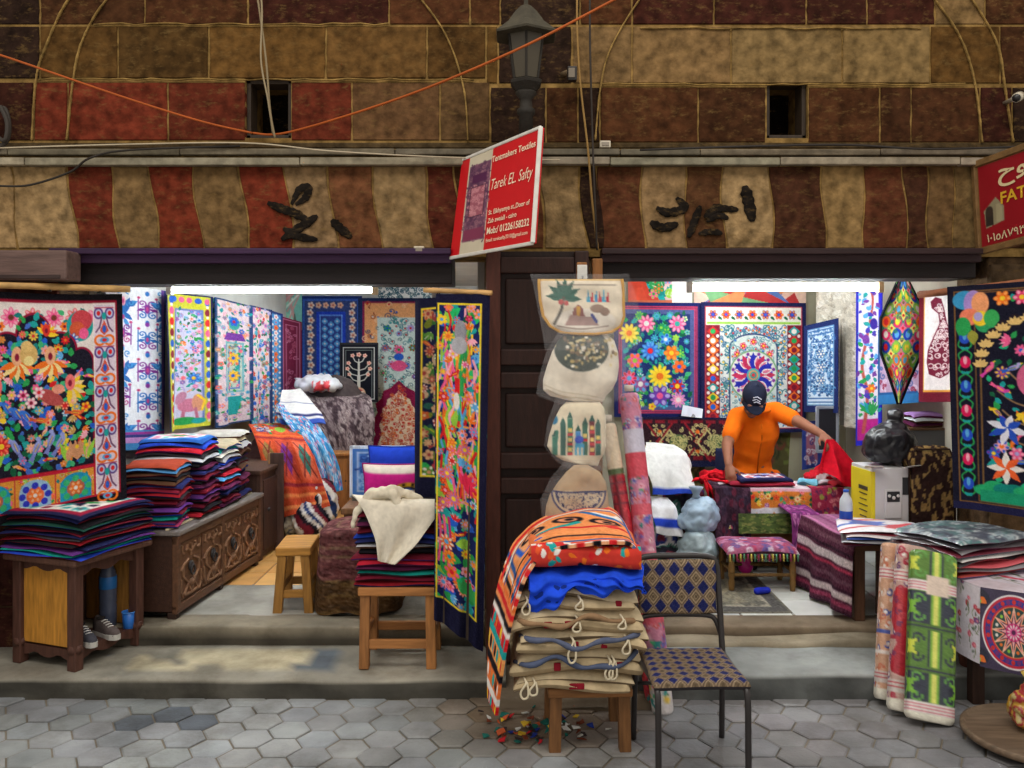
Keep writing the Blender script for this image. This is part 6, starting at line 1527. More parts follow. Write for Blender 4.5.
# ---- red shop sign on the pier
def bil(q,U,V):
    U=np.asarray(U)[...,None];V=np.asarray(V)[...,None]; return (q[0]*(1-U)+q[1]*U)*(1-V)+(q[3]*(1-U)+q[2]*U)*V
def board(t,q,th,col,name='sign_panel',mtl=None,cv=None,nu=60,nv=60):
    m=MB(col); n=np.cross(q[1]-q[0],q[3]-q[0]); n/=np.linalg.norm(n); n=n if n[1]<0 else -n
    m.sheet(lambda U,V:bil(q,U,V),nu,nv,cv,th,col,(150,150,146)); part(name,m,mtl or M_PAINT,t,True); return n
def letters(t,q,n,s,u0,v0,u1,h,col,shear=0.0,bold=0.0,asp=1.0,name='lettering'):
    """line of writing on the board: from u0 to u1, cap height h, baseline v0 (board fractions)"""
    V,fs=text_mesh(s,1.0,shear,bold)
    if len(V)==0: return
    w=V[:,0].max()-V[:,0].min(); x=(V[:,0]-V[:,0].min())/w; hh=max(.55,V[:,1].max()); y=V[:,1]/.72
    P=bil(q,u0+(u1-u0)*x,v0-h*y)+n*.004
    m=MB(col); m.add(P,fs,None,False); part(name,m,M_PAINT,t,True)
q=[W(462,160,4.70),W(541,127,4.12),W(533,243,4.10),W(450,258,4.68)]
t=thing('shop_sign','red textile shop sign board with a purple rug picture, fixed above the brown door','sign',tuple(W(495,255,4.4)))
cv=Cv(100,120,(204,24,32),2.0)
cv.rect(12,0,43,120,(206,196,172)); cv.rect(14,14,42,104,(112,70,96)); rr=random.Random(6); cv.arab(14,14,42,104,120,3,1,[(150,104,120),(84,50,80)],rr)
cv.rect(19,26,38,36,(84,36,76)); cv.rect(18,40,38,76,(160,90,106)); cv.arab(18,40,38,76,40,2.4,.9,[(206,140,150)],rr); cv.frame(18,40,38,76,1,(70,40,64)); cv.rect(15,90,41,103,(130,56,86))
n=board(t,q,.02,(204,24,32),cv=cv,nu=130,nv=130)
LT=(244,226,196)
letters(t,q,n,'Tentmakers Textiles',.44,.155,.96,.060,LT,0,.012)
letters(t,q,n,'Tarek EL. Safty',.46,.42,.95,.105,LT,.25,-.002)
letters(t,q,n,'St. Elkhyamya st.,Door of',.46,.655,.94,.045,LT,0,.012)
letters(t,q,n,'Zab zwaiall - cairo',.46,.735,.80,.045,LT,0,.012)
letters(t,q,n,'Mob:/ 01226158232',.46,.84,.95,.065,LT,0,.02)
letters(t,q,n,'Email: tareksafty2010@gmail.com',.46,.915,.94,.035,LT,0,.006)
m=MB((216,214,206)); m.beam(q[1]+n*.002,q[2]+n*.002,.022,.026); m.beam(q[3],q[2],.012,.018); m.beam(q[0],q[1],.010,.016); part('frame_edge',m,M_METAL,t,True)
m=MB((60,50,44)); m.beam(W(478,170,4.68),W(470,170,4.76),.03,.03); m.beam(W(520,190,4.30),W(535,190,4.76),.03,.03); part('bracket',m,M_RUST,t,True)
# ---- red sign at the far side
q=[W(974,165,4.72),W(1068,131,4.10),W(1068,229,4.08),W(979,252,4.70)]
t=thing('shop_sign','red framed shop sign with cream Arabic writing high at the edge of the picture','sign',tuple(W(1020,248,4.4)))
cv=Cv(110,100,(150,22,34),1.6); cv.frame(0,0,110,100,5,(122,92,54)); cv.poly([(10,56),(26,44),(36,56),(36,72),(12,76)],(150,140,110)); cv.rect(12,60,22,74,(50,44,40)); cv.ell(17,58,5,6,(60,50,44)); cv.rect(26,52,34,72,(170,160,126))
n=board(t,q,.03,(150,22,34),cv=cv,nu=110,nv=100)
def arabic(s): return s[::-1]
letters(t,q,n,'\uFEA1\uFEEE\uFE98\uFED3',.28,.26,.86,.17,(226,206,160),0,.02)
letters(t,q,n,'FATOUH',.30,.535,.96,.13,(222,176,50),0,.02)
letters(t,q,n,'\u0629\uFEF3\uFEED\uFEAA\uFEF3',.58,.68,.88,.08,(220,200,160),0,.012)
letters(t,q,n,'\u0661\u0660\u0661\u0665\u0668\u0667\u0669\u0663\u0665:',.12,.92,.66,.09,(220,200,160),0,.012)
m=MB((122,92,54)); 
for a,b in ((0,1),(1,2),(2,3),(3,0)): m.beam(q[a],q[b],.022,.034)
part('frame',m,M_RUST,t,True)
m=MB((60,50,44)); m.beam(W(985,200,4.68),W(985,200,4.76),.03,.03); m.beam(W(1040,190,4.30),W(1060,190,4.76),.03,.03); part('bracket',m,M_RUST,t,True)

# ---- street lantern on the pier
lp=W(526,128,4.36)
t=thing('street_lantern','old grey six sided street lantern on a short post above the red sign','lantern',tuple(lp))
s6=math.pi/6; k=4.36/F
G1=(62,57,44); G2=(36,31,24); G3=(74,66,50)
m=MB(G2); m.lathe([(.035,-.10),(.035,.06),(.045,.07),(.045,.09),(.032,.10),(.030,.14),(.055,.17),(.05,.18)],(0,0,0),16); part('post',m,M_RUST,t)
m=MB(G2); m.lathe([(.05,.175),(.085,.215),(.088,.228),(.075,.235)],(0,0,0),6,None,False,None,s6); part('collar',m,M_RUST,t)
m=MB((66,58,42))
r0,r1=.066,.098
for i in range(6):
    a=s6+i*math.pi/3;b=a+math.pi/3
    m.add([(r0*math.cos(a),r0*math.sin(a),.24),(r0*math.cos(b),r0*math.sin(b),.24),(r1*math.cos(b),r1*math.sin(b),.455),(r1*math.cos(a),r1*math.sin(a),.455)],[(0,1,2,3)],None,False)
part('glass_panes',m,M_PLAS,t)
m=MB(G2)
for i in range(6):
    a=s6+i*math.pi/3; m.beam((r0*math.cos(a),r0*math.sin(a),.235),(r1*math.cos(a),r1*math.sin(a),.46),.012,.012)
part('lantern_frame',m,M_RUST,t)
m=MB(G1); m.lathe([(.165,.45),(.168,.46),(.10,.515),(.09,.53),(.06,.57),(.03,.60),(.012,.61),(.012,.64),(.004,.655)],(0,0,0),6,None,False,None,s6); part('roof',m,M_RUST,t)
m=MB(G2); m.beam((0,0,-.06),(0,.40,-.06),.045,.045); m.beam((0,.03,-.10),(0,.38,-.25),.025,.025); part('wall_bracket',m,M_RUST,t)

# ---- cables and small fittings on the wall
def cable(label,pts,r,col,name='cable'):
    m=MB(col); m.tube([Vector(p) for p in curve3(pts,7)],r,6); return solo(name,m,M_WIRE,label,'cable')
O=(168,80,22)
cable('thin orange wire slanting down the wall to the dark opening above the bird hanging',[W(-30,48,4.55),W(0,55,4.55),W(120,96,4.58),W(200,121,4.65),W(252,133,4.72)],.006,O,'wire')
cable('thin orange wire rising from the dark wall opening past the lantern',[W(252,133,4.73),W(290,132,4.68),W(400,98,4.4),W(512,52,4.10),W(610,2,4.0),W(650,-20,3.95)],.006,O,'wire')
cable('beige cable hanging in a slack loop over the dark opening above the left lamp'.replace(' left',''),[W(252,-30,4.66),W(258,0,4.66),W(266,60,4.66),W(270,110,4.66),W(275,138,4.67)],.006,(136,120,90))
cable('second beige cable twisting beside the slack loop over the dark opening',[W(258,-30,4.65),W(262,10,4.65),W(261,60,4.65),W(268,100,4.65),W(273,134,4.68)],.005,(150,134,104))
cable('yellowish cable dropping down the wall beside the lantern to the door corner',[W(578,-30,4.71),W(577,20,4.71),W(580,80,4.71),W(588,150,4.66),W(592,200,4.64),W(598,250,4.66)],.006,(150,116,62))
cable('dark cable running beside the yellowish one down to the door corner',[W(590,-30,4.66),W(590,40,4.66),W(592,120,4.66),W(594,180,4.61),W(597,250,4.64)],.006,(48,40,34))
cable('thin dark cable sagging across the striped stones from the ledge above the bird hanging',[W(0,186,4.70),W(30,185,4.70),W(70,172,4.70),W(90,158,4.66),W(130,150,4.66),W(240,146,4.68)],.006,(44,38,32))
cable('pale thin cable lying along the top of the ledge',[W(0,148,4.66),W(120,144.5,4.66),W(245,143,4.66),W(330,151,4.66),W(440,157,4.66),W(560,160,4.66)],.004,(186,172,146))
cable('black cable lying along the ledge below the second dark opening',[W(640,150,4.66),W(760,146,4.66),W(850,145,4.66),W(930,149,4.66),W(1040,146,4.66)],.006,(44,38,34))
cable('dark cable coiled on the wall at the edge above the bamboo pole',[W(-8,150,4.68),W(6,142,4.68),W(9,124,4.68),W(4,108,4.68),W(-6,116,4.68),W(-4,134,4.68),W(5,140,4.66),W(7,122,4.66),W(0,106,4.66)],.012,(58,52,46))
t=thing('junction_box','small white junction box on the wall above the ledge near the lantern','box',tuple(W(605,148,4.72)))
m=MB((206,196,176)); m.box((0,0,.018),(.058,.04,.036),None,.004); part('box_body',m,M_PLAS,t); m=MB((150,140,126)); m.box((0,-.022,.018),(.04,.006,.02),None,.002); part('cover',m,M_PLAS,t)
t=thing('junction_box','small pale junction box under the striped stones beside the red sign','box',tuple(W(419,253,4.66)))
m=MB((200,190,166)); m.box((0,.02,.018),(.055,.05,.036),None,.004); part('box_body',m,M_PLAS,t); m=MB((140,130,116)); m.box((0,-.008,.018),(.036,.006,.02),None,.002); part('cover',m,M_PLAS,t)
t=thing('floodlight','small black floodlight on the wall beside the lantern','lamp',tuple(W(572,80,4.62)))
m=MB((36,32,30)); m.box((0,0,.03),(.05,.05,.075),None,.006); part('housing',m,M_PLAS,t); m=MB((120,110,96)); m.box((-.004,-.028,.03),(.034,.006,.05),None,.002); part('lens',m,M_PLAS,t); m=MB((110,92,66)); m.tube([(0,.02,.04),(-.02,.07,.06),(-.04,.13,.07)],.016,8); part('arm',m,M_RUST,t)
t=thing('security_camera','small white security camera pointing along the wall above the red framed sign','camera',tuple(W(1012,99,4.55)))
m=MB((190,180,160)); m.tube([(-.01,-.06,-.01),(.07,.05,.03)],.024,14); part('housing',m,M_PLAS,t); m=MB((30,28,30)); m.tube([(-.016,-.066,-.013),(-.008,-.056,-.009)],.02,14); part('lens',m,M_PLAS,t); m=MB((160,150,130)); m.tube([(.05,.03,.02),(.07,.12,.03),(.07,.2,.03)],.012,8); part('arm',m,M_PLAS,t)
# ================================================================== RIGHT SHOP
cv=Cv(70,26,(206,70,50),1.6); rr=random.Random(3); cv.rect(34,0,70,26,(230,190,190)); garden(cv,22,0,46,18,14,5,rr,None,0,[LIM,GRN,PNK,LBL,ORG],1.5); cv.poly([(0,26),(0,12),(16,8),(24,26)],(214,80,56)); cv.rect(0,22,70,26,(200,110,80)); cv.rect(48,0,70,26,(236,226,222))
hanging('orange and green cloth edge high above the navy flower hanging',cv,qpx(628,280,304,7.1,692,278,304,7.1,amp=.006,nf=2),*res(cv))
cv=Cv(120,16,(226,190,170),1.4); rr=random.Random(4)
for i in range(26): cv.poly([(rr.uniform(0,120),rr.uniform(-4,4)) for _ in range(1)]+[(rr.uniform(0,120),16),(rr.uniform(0,120),18)],rr.choice([(190,60,60),(120,170,120),(90,120,180),(220,140,90),(160,80,70)]))
hanging('multicoloured folded cloth band above the round medallion hanging',cv,qpx(694,289,305,7.1,806,289,305,7.1,amp=.006,nf=3),*res(cv))
cv=pat_navyflower(); hanging('navy hanging with large yellow, pink and purple flowers on the back wall',cv,qpx(614,302,417,7.05,702,303,417,7.05,amp=.006,nf=1.5),*res(cv))
cv=pat_medallion(); hanging('hanging with a round blue and red medallion behind the man in orange',cv,qpx(701,302,434,7.03,806,303,432,7.03,amp=.006,nf=1.5),*res(cv))
cv=pat_dadolike(); hanging('long low hanging of beige scrolls on dark red ground behind the man',cv,qpx(643,417,468,7.0,748,418,466,7.0,amp=.006,nf=1.5),*res(cv))
cv=Cv(100,40,(88,84,50),1.2); rr=random.Random(6); cv.arab(0,0,100,40,90,4,1.3,[(120,60,50),(110,120,60),(60,60,40),(150,130,80)],rr)
hanging('olive patterned cloth hanging low on the back wall behind the desk',cv,qpx(640,462,520,7.12,815,425,520,7.12,amp=.008,nf=4),*res(cv))
cv=pat_bluewhite(); hanging('pale blue hanging with dark navy border next to the medallion hanging',cv,qpx(804,326,412,6.85,838,318,413,6.55,amp=.008,nf=1),*res(cv))
cv=pat_lace(); hanging('cream lace cloth hanging behind the pale blue hanging',cv,qpx(816,290,420,6.95,862,292,430,6.5,amp=.02,nf=3),*res(cv))
cv=pat_bluetree(); hanging('narrow white hanging of a slender tree with bright blue borders',cv,qpx(856,290,446,6.3,882,290,444,5.95,amp=.012,nf=1.1),*res(cv))
cv=Cv(44,60,(40,90,150),1.5); cv.rect(3,0,41,50,(190,160,190)); rr=random.Random(7); cv.arab(4,0,40,50,60,3,1,[(150,40,70),(60,90,160),(220,200,220)],rr); cv.rect(0,52,44,60,(50,120,180))
hanging('pale mauve cloth with blue lower border behind the green diamond shaped cloth',cv,qpx(878,330,405,5.95,926,330,402,5.5,amp=.01,nf=1.3),*res(cv))
# diamond-shaped cloth hung by one corner
cvd=pat_diamond()
def diamond():
    rows=np.array([278,300,318,352,384,403],float); xl=np.array([899,889,881,881,892,897.5]); xr=np.array([907,918,926,921,907,900.5])
    def fn(U,V):
        row=rows[0]+(rows[-1]-rows[0])*V; px=np.interp(row,rows,xl)*(1-U)+np.interp(row,rows,xr)*U; d=5.45+.02*np.sin(5*U+2*V)
        return np.stack([(px-CX)*d/F,d,CAMZ-(row-HY)*d/F],-1)
    return fn
t=thing('wall_hanging','green and pink flowered cloth hung by a corner so it falls as a diamond','textile',tuple(W(900,404,5.45)))
m=MB(); m.sheet(diamond(),80,180,cvd,.006); part('cloth',m,M_CLOTH,t,True)
m=MB((26,28,36)); D=5.46
for side in ([(899,278),(889,300),(880.5,318),(880.5,352),(891.5,384),(898,404)],[(907,278),(918,300),(927,318),(922,352),(908,384),(900,404)]): m.tube([W(x,y,D) for x,y in side],.009,8)
m.add([W(907,384,5.49),W(921,352,5.49),W(901,404,5.49),W(907,384,5.50),W(921,352,5.50),W(901,404,5.50)],[(0,1,2),(5,4,3)],None,False); part('border',m,M_CLOTH,t,True)
cv=pat_maroonfish(); hanging('white hanging with a dark maroon fish shaped ornament and maroon border',cv,qpx(919,291,402,5.3,960,288,402,4.85,amp=.008,nf=1),*res(cv))
cv=pat_rightbig(); hanging('big dark hanging of birds and blossoms with a blue and red bud border',cv,quad((2.195,4.44,2.018),(2.93,4.06,2.06),(2.93,4.06,.86),(2.23,4.44,.905),amp=.014,nf=2.2,ph=2),int(cv.a.shape[1]*.9),int(cv.a.shape[0]*.9))
pole('reddish brown wooden pole carrying the big dark hanging of birds and blossoms',W(918,295,4.75),(2.95,4.06,2.085),.018,(150,92,62))
cv=Cv(18,40,(44,60,130),1.6); cv.rect(4,3,14,36,(150,90,110)); rr=random.Random(8); cv.arab(4,3,14,36,16,2.4,1,[(200,190,200),(70,60,120)],rr)
hanging('small blue bordered cloth below the pale blue hanging',cv,qpx(802,422,470,6.9,822,420,466,6.85,amp=.006,nf=1),*res(cv))
t=thing('picture_frame','small grey frame with a dark centre leaning below the pale blue hanging','frame',tuple(W(827,452,6.6)))
m=MB((40,40,44)); m.box((0,0,.17),(.13,.015,.30),None,.003); part('panel',m,M_PAINT,t); m=MB((150,156,166))
for a,b in (((-.075,-.004,0),(-.075,-.004,.34)),((.075,-.004,0),(.075,-.004,.34)),((-.08,-.004,.335),(.08,-.004,.335)),((-.08,-.004,.005),(.08,-.004,.005))): m.beam(a,b,.022,.022)
part('frame',m,M_PLAS,t)

# ---- floor mat
m=MB(); cv=pat_mat(); m.sheet(lambda U,V:np.stack([.62+1.0*U-.02*V,6.35-1.33*V,.196+.003*np.sin(9*U+4*V)],-1),110,120,cv,.005,nrm=(0,0,1)); solo('floor_mat',m,M_RUGS,'grey patterned mat on the shop floor before the low stool','rug')

# ---- desk with its cloths
Dz=.755; dx0,dx1,dy0,dy1=1.37,2.20,5.88,6.22
t=thing('desk','wooden desk under flowered cloths at which the man in orange works','desk',((dx0+dx1)/2,dy0,.19))
hw=(dx1-dx0)/2; hh=Dz-.19-.02
m=MB((128,88,52)); m.box((0,(dy1-dy0)/2,hh-.015),(2*hw,dy1-dy0,.035),None,.006); part('desk_top',m,M_WOODX,t)
for sx in (-1,1):
    for sy in (.035,dy1-dy0-.035): m=MB((116,76,46)); m.box((sx*(hw-.035),sy,hh/2-.015),(.06,.06,hh-.03),None,.005); part('leg',m,M_WOOD,t)
m=MB((150,102,56)); m.box((0,.03,hh*.52),(2*hw-.08,.02,hh*.55),None,.004); part('front_panel',m,M_WOODX,t)
def overhang(x0,x1,y0,y1,zt,drop,cv,fold,nf,ph=0,back=.12):
    """cloth lying on a top and hanging over its front edge"""
    def fn(U,V):
        k=(y1-y0)/((y1-y0)+drop); top=np.clip(V/k,0,1); dn=np.clip((V-k)/(1-k),0,1)
        x=x0+(x1-x0)*U; rnd=np.clip(dn*6,0,1)
        y=y1-(y1-y0)*top-.014*rnd-fold*dn*(1+np.sin(2*np.pi*nf*U+ph))
        z=zt+.005-drop*dn+.003*np.sin(7*U+5*top)-.01*dn*np.sin(2*np.pi*nf*.5*U+ph)
        return np.stack([x,y,z],-1)
    return fn
def tcloth(label,fn,cv,nu,nv,mtl=None,name='tablecloth'): 
    m=MB(); m.sheet(fn,nu,nv,cv,.006); return solo(name,m,mtl or M_CLOTH,label,'tablecloth')
cv=pat_desk(); cvt=Cv(136,100,(230,210,216),1.3); rr=random.Random(2); cvt.arab(0,0,136,56,60,5,2,[(200,180,200),(226,190,190),(190,200,220)],rr); cvt.a[int(56*1.3):int(56*1.3)+cv.a[::1].shape[0]]=0
cvt=Cv(136,100,(232,214,220),1.5); cvt.arab(0,0,136,56,50,5,1.6,[(206,186,206),(226,190,190)],rr); cvt.paste(cv,0,56)
tcloth('orange flowered cloth with scalloped white band hanging over the front of the desk',overhang(dx0+.05,dx1-.02,dy0,dy1-.02,Dz-.0,.26,cvt,.008,3),cvt,150,120)
cv=Cv(60,40,(84,104,56),1.3); rr=random.Random(9); cv.arab(0,0,60,40,70,3,1.2,[(120,140,70),(60,76,44),(150,150,90)],rr)
mgn=.17
m=MB(); m.sheet(quad((1.50,dy0-.05,.60),(1.90,dy0-.05,.60),(1.90,dy0-.06,.47),(1.50,dy0-.06,.47),amp=.006,nf=4),80,30,cv,.006); solo('green_cloth',m,M_CLOTH,'olive green patterned cloth strip tucked under the front cloth of the desk','cloth')
def dark(w,h,seed,base,cols,n=60):
    c=Cv(w,h,base,1.3); c.arab(0,0,w,h,n,3.2,1.3,cols,random.Random(seed)); c.grain(8,seed); return c
cv=dark(34,70,3,(52,34,48),[(110,40,60),(60,50,70),(90,60,80)]); tcloth('dark plum patterned cloth hanging over the desk corner near the plastic bags',overhang(dx0-.02,dx0+.22,dy0-.012,dy1-.05,Dz+.004,.42,cv,.012,1.5,1),cv,50,70)
cv=dark(40,70,4,(160,44,74),[(206,80,100),(226,150,150),(90,40,80),(150,180,70)]); tcloth('crimson flowered cloth hanging from the desk beside the striped tablecloth',overhang(dx0+.62,dx0+.84,dy0-.03,dy0+.1,Dz+.008,.36,cv,.012,1.5,2),cv,50,70)
# things on the desk
m=MB(); cv=pat_topstar((230,224,226),(NAVY,(44,44,90)),12,(RD,NAVY,MAR,BLU)); m.slab(.36,.24,.03,NAVY,(40,36,70),random.Random(3),cv,.004,at=(1.70,6.0,Dz+.042),rot=.05,cvn=60); solo('folded_cloth',m,M_FELT,'navy cloth with a white embroidered square lying before the man on the desk','cloth')
m=MB(); m.slab(.42,.24,.03,(150,36,56),(120,30,50),random.Random(4),None,.004,at=(1.68,6.0,Dz+.012),rot=-.03); solo('folded_cloth',m,M_FELT,'maroon folded cloth under the navy embroidered one on the desk','cloth')
rr=random.Random(31)
for i,(px,py,d,w_,c,lb) in enumerate(((808,476,6.0,.13,(120,190,214),'light blue folded cloth lying flat on the desk near the shaken red cloth'),(826,470,6.02,.16,(226,226,230),'white crumpled cloth lying on the desk beneath the shaken red cloth'),(838,474,5.95,.12,(190,50,60),'small red folded cloth on the desk end next to the water bottle'),(842,466,6.08,.12,(90,110,96),'grey green folded cloth on the desk end below the yellow box'))):
    m=MB(); p=W(px,py,d); m.slab(w_,.12,.035,c,tuple(k*.6 for k in c),rr,None,.008,at=(p[0],p[1],Dz+.012+(.03 if i==3 else 0)),rot=rr.uniform(-.4,.4),wav=.01); solo('folded_cloth',m,M_FELT,lb,'cloth')
# low stool with patterned seat
lp_=W(763,592,5.45)
t=thing('low_stool','low wooden stool with a pink and blue patterned cushion before the desk','stool',(float(lp_[0]),5.60,.19))
sw,sd,sh=.42,.30,.23
for sx in (-1,1):
    for sy in (-1,1):
        m=MB((128,96,50)); x,y=sx*(sw/2-.02),sy*(sd/2-.02); m.lathe([(.016,0),(.018,.02),(.020,.06),(.015,.075),(.020,.09),(.020,.16),(.015,.175),(.020,.19),(.019,sh)],(x,y,0),12); part('leg',m,M_WOOD,t)
for a,b in (((-sw/2,-sd/2+.02,.10),(sw/2,-sd/2+.02,.10)),((-sw/2,sd/2-.02,.10),(sw/2,sd/2-.02,.10)),((-sw/2+.02,-sd/2,.12),(-sw/2+.02,sd/2,.12)),((sw/2-.02,-sd/2,.12),(sw/2-.02,sd/2,.12)),((-sw/2,-sd/2+.02,sh-.02),(sw/2,-sd/2+.02,sh-.02))):
    m=MB((120,90,48)); m.tube([a,b],.011,8); part('stretcher',m,M_WOOD,t)
cv=dark(60,44,6,(150,80,110),[(190,130,160),(90,80,140),(200,190,200),(170,60,90)],90); m=MB(); m.slab(sw+.04,sd+.04,.06,(130,80,100),(90,60,80),random.Random(6),cv,.012,at=(0,0,sh-.005),cvn=60,e=6)
for i in range(20): m.tube([(-sw/2+i*sw/19,-sd/2-.02,sh+.01),(-sw/2+i*sw/19,-sd/2-.026,sh-.035)],.006,5,[(200,180,90),(90,140,110),(150,60,90)][i%3])
part('cushion',m,M_CLOTH,t)
# slipper on the floor
m=blob([('cap',tuple(W(757,588,5.38)*np.array([1,1,0])+np.array([0,0,.215])),tuple(W(767,588,5.38)*np.array([1,1,0])+np.array([.01,.02,.215])),.022,.02)],.006,3,(40,54,190)); solo('blue_cloth',m,M_FELT,'small blue rag on the tiles at the foot of the low stool','rag')
# pink bag beside stool
t=thing('handbag','small bright pink bag on the floor beside the low stool','bag',tuple(W(744,574,5.75)))
m=blob([('ell',(0,0,.085),(.04,.035,.085)),('ell',(.01,0,.05),(.05,.04,.05))],.008,4,(224,40,150)); part('bag_body',m,M_BAG,t); m=MB((60,40,60)); m.tube([(-.03,-.01,.15),(-.035,-.01,.21),(0,-.012,.245),(.03,-.01,.21),(.03,-.01,.15)],.006,6); part('handle',m,M_PLAS,t)

# ---- heap of cloth and plastic bags at the pier side
def pbag(label,c,s,col,seed,name='plastic_bag'):
    t=thing(name,label,'bag',(c[0],c[1],c[2]))
    r=random.Random(seed)
    m=blob([('ell',(0,0,s[2]),s),('ell',(r.uniform(-.3,.3)*s[0],-.1*s[1],s[2]*.7),(s[0]*1.05,s[1],s[2]*.68)),('ell',(r.uniform(-.4,.4)*s[0],0,s[2]*1.5),(s[0]*.5,s[1]*.6,s[2]*.5))],.011,3,col,lambda V:np.array([np.array(col)*(1+.22*noise.noise(Vector(v)*14+Vector((seed,0,0)))) for v in V]),None,(.013,16)); part('bag_body',m,M_BAG,t)
    m=MB(tuple(k*.9 for k in col)); m.lathe([(.03,0),(.022,.02),(.03,.04),(.05,.07),(.03,.072)],(r.uniform(-.3,.3)*s[0],0,s[2]*1.95),12); part('tied_neck',m,M_BAG,t); return t
pbag('bulging pale green white plastic bag on the floor behind the chair',(W(699,560,5.74)[0],5.76,.20),(.135,.13,.16),(150,168,176),3)
pbag('light blue plastic bag stacked above the pale green white one',(W(701,520,5.8)[0],5.82,.475),(.125,.12,.12),(160,184,206),8)
bundle('dark multicoloured cloth bundle beneath the white cloth beside the tall pink roll',[('ell',(W(668,530,6.0)[0],6.05,.42),(.18,.18,.20)),('ell',(W(684,500,6.1)[0],6.15,.58),(.15,.15,.16)),('ell',(W(670,560,5.9)[0],5.95,.315),(.2,.16,.09))],(60,50,70),voxel=.014,disp=(.03,11),colfn=lambda V:np.array([[(40,38,52),(110,40,56),(50,60,130),(200,196,200),(60,110,100),(36,34,44)][int(abs(math.floor(7*noise.noise(Vector(v)*7)+v[2]*9)))%6] for v in V],float))
cv=Cv(40,44,(234,234,232),1.3); cv.rect(0,40,40,44,(40,70,180)); cv.grain(3,1)
drape('large white cloth lying over the bundle beside the tall pink roll',cv,[(W(646,442,6.35),W(674,444,6.35)),(W(644,452,6.05),W(688,454,6.1)),(W(646,470,5.95),W(694,474,6.0)),(W(652,486,5.9),W(697,488,5.95)),(W(652,496,5.88),W(692,494,5.93))],60,60,fold=.02,nf=1.6)
bundle('round white cushion filling under the large white cloth',[('ell',(W(668,470,6.25)[0],6.28,.86),(.17,.16,.13))],(224,224,220),'cushion','cushion',.014,5,(.012,10))
cv=Cv(34,40,(226,226,230),1.3); cv.rect(0,26,34,33,(40,70,196)); cv.rect(0,33,34,36,(230,230,234)); cv.grain(3,1)
drape('white cloth with a bright blue band hanging lower on the bundle beside the roll',cv,[(W(650,496,5.95),W(668,497,5.95)),(W(652,506,5.82),W(676,508,5.84)),(W(654,522,5.78),W(682,524,5.80)),(W(656,534,5.77),W(684,538,5.79))],44,44,fold=.016,nf=1.4)
t=thing('red_cloth','bright red cloth tied in a loose bow over the blue plastic bag','cloth',tuple(W(700,480,6.02)))
m=MB((214,26,40))
for k,(a,b,c_) in enumerate((((686,487),(694,480),(704,478)),((704,478),(712,472),(722,474)),((704,478),(716,480),(728,482)),((706,480),(712,492),(714,506)),((704,480),(708,494),(709,512)))):
    P=[W(*p,6.0-.02*k) for p in (a,b,c_)]; P=curve3([tuple(x) for x in P],5); m.tube(P,[.014+.008*math.sin(i*1.3+k) for i in range(len(P))],8,None,True,False,.6)
for i in range(len(m.v)): pass
part('ribbon',m,M_FELT,t,True); part('knot',blob([('ell',tuple(np.array(W(704,478,5.98))-np.array(t.location)),(.03,.025,.022))],.006,3,(206,24,38),disp=(.008,30)),M_FELT,t)
bundle('red cloth heap lying behind the desk corner next to the red bow',[('ell',(W(722,474,6.15)[0],6.16,.80),(.10,.06,.04)),('ell',(W(712,476,6.2)[0],6.22,.78),(.09,.06,.05))],(206,28,42),'red_cloth','cloth',.008,3,(.02,24))

# ---- table with the striped cloth
sx0,sx1,sy0,sy1,sz_=1.83,2.53,4.86,5.60,.635
t=thing('table','plain wooden table under the maroon striped cloth','table',((sx0+sx1)/2+.03,sy0,.19))
w2=(sx1-sx0)/2; ht=sz_-.19-.02
m=MB((104,72,48)); m.box((0,(sy1-sy0)/2,ht-.015),(2*w2-.04,sy1-sy0,.035),None,.006); part('table_top',m,M_WOODX,t)
for a in (-1,1):
    for b in (.05,sy1-sy0-.05): m=MB((90,60,42)); m.box((a*(w2-.07),b,ht/2-.015),(.06,.06,ht-.03),None,.005); part('leg',m,M_WOOD,t)
m=MB((70,48,38)); m.box((.04,.05,ht*.5),(2*w2-.26,.02,ht*.85),None,.004); part('front_panel',m,M_WOODX,t)
cv=pat_stripes()
def sidecloth():
    def fn(U,V):       # u along depth (far to near), v from the top over the edge down
        k=.34; top=np.clip(V/k,0,1); dn=np.clip((V-k)/(1-k),0,1)
        y=5.62-(.80-.02*dn)*U; x=sx0+.40*(1-top)-.016*np.clip(dn*6,0,1)-.030*dn*(1+np.sin(2*np.pi*2.6*U+.6))*.8+.04*U*dn*0
        x=x+.05*U
        z=sz_+.004-(.425+.012*np.sin(6*U))*dn+.004*np.sin(8*U)
        return np.stack([x,y,z],-1)
    return fn
class _T:      # turn the canvas so that its stripes run along the table
    pass
cvs=Cv(120,80,(0,0,0),1.4); a_=np.transpose(cv.a,(1,0,2)); cvs.a=a_[:, :].copy()
k_=int(cvs.a.shape[0]*.34); cvs.a[:k_]=np.array([150,96,130]); 
for yy in range(0,k_,7): cvs.a[yy:yy+2]=np.array([190,120,160]) if (yy//7)%2 else np.array([120,60,100])
tcloth('maroon and white striped cloth hanging over the side of the wooden table',sidecloth(),cvs,130,110,M_RUGS)
tcloth('purple fringed cloth hanging over the far corner of the striped table',overhang(sx0-.06,sx0+.12,sy1-.02,sy1+.28,sz_+.012,.36,None,.012,2),dark(40,70,7,(120,50,110),[(170,80,150),(190,120,170),(80,36,84)]),40,60)
def ontable(px,d): return ((px-CX)*d/F,d,sz_+.012)
bottle('clear water bottle with a blue label standing beside the yellow box',ontable(846,5.02),.25,.036,(206,212,222),(30,70,170),(40,90,190),(.30,.52))
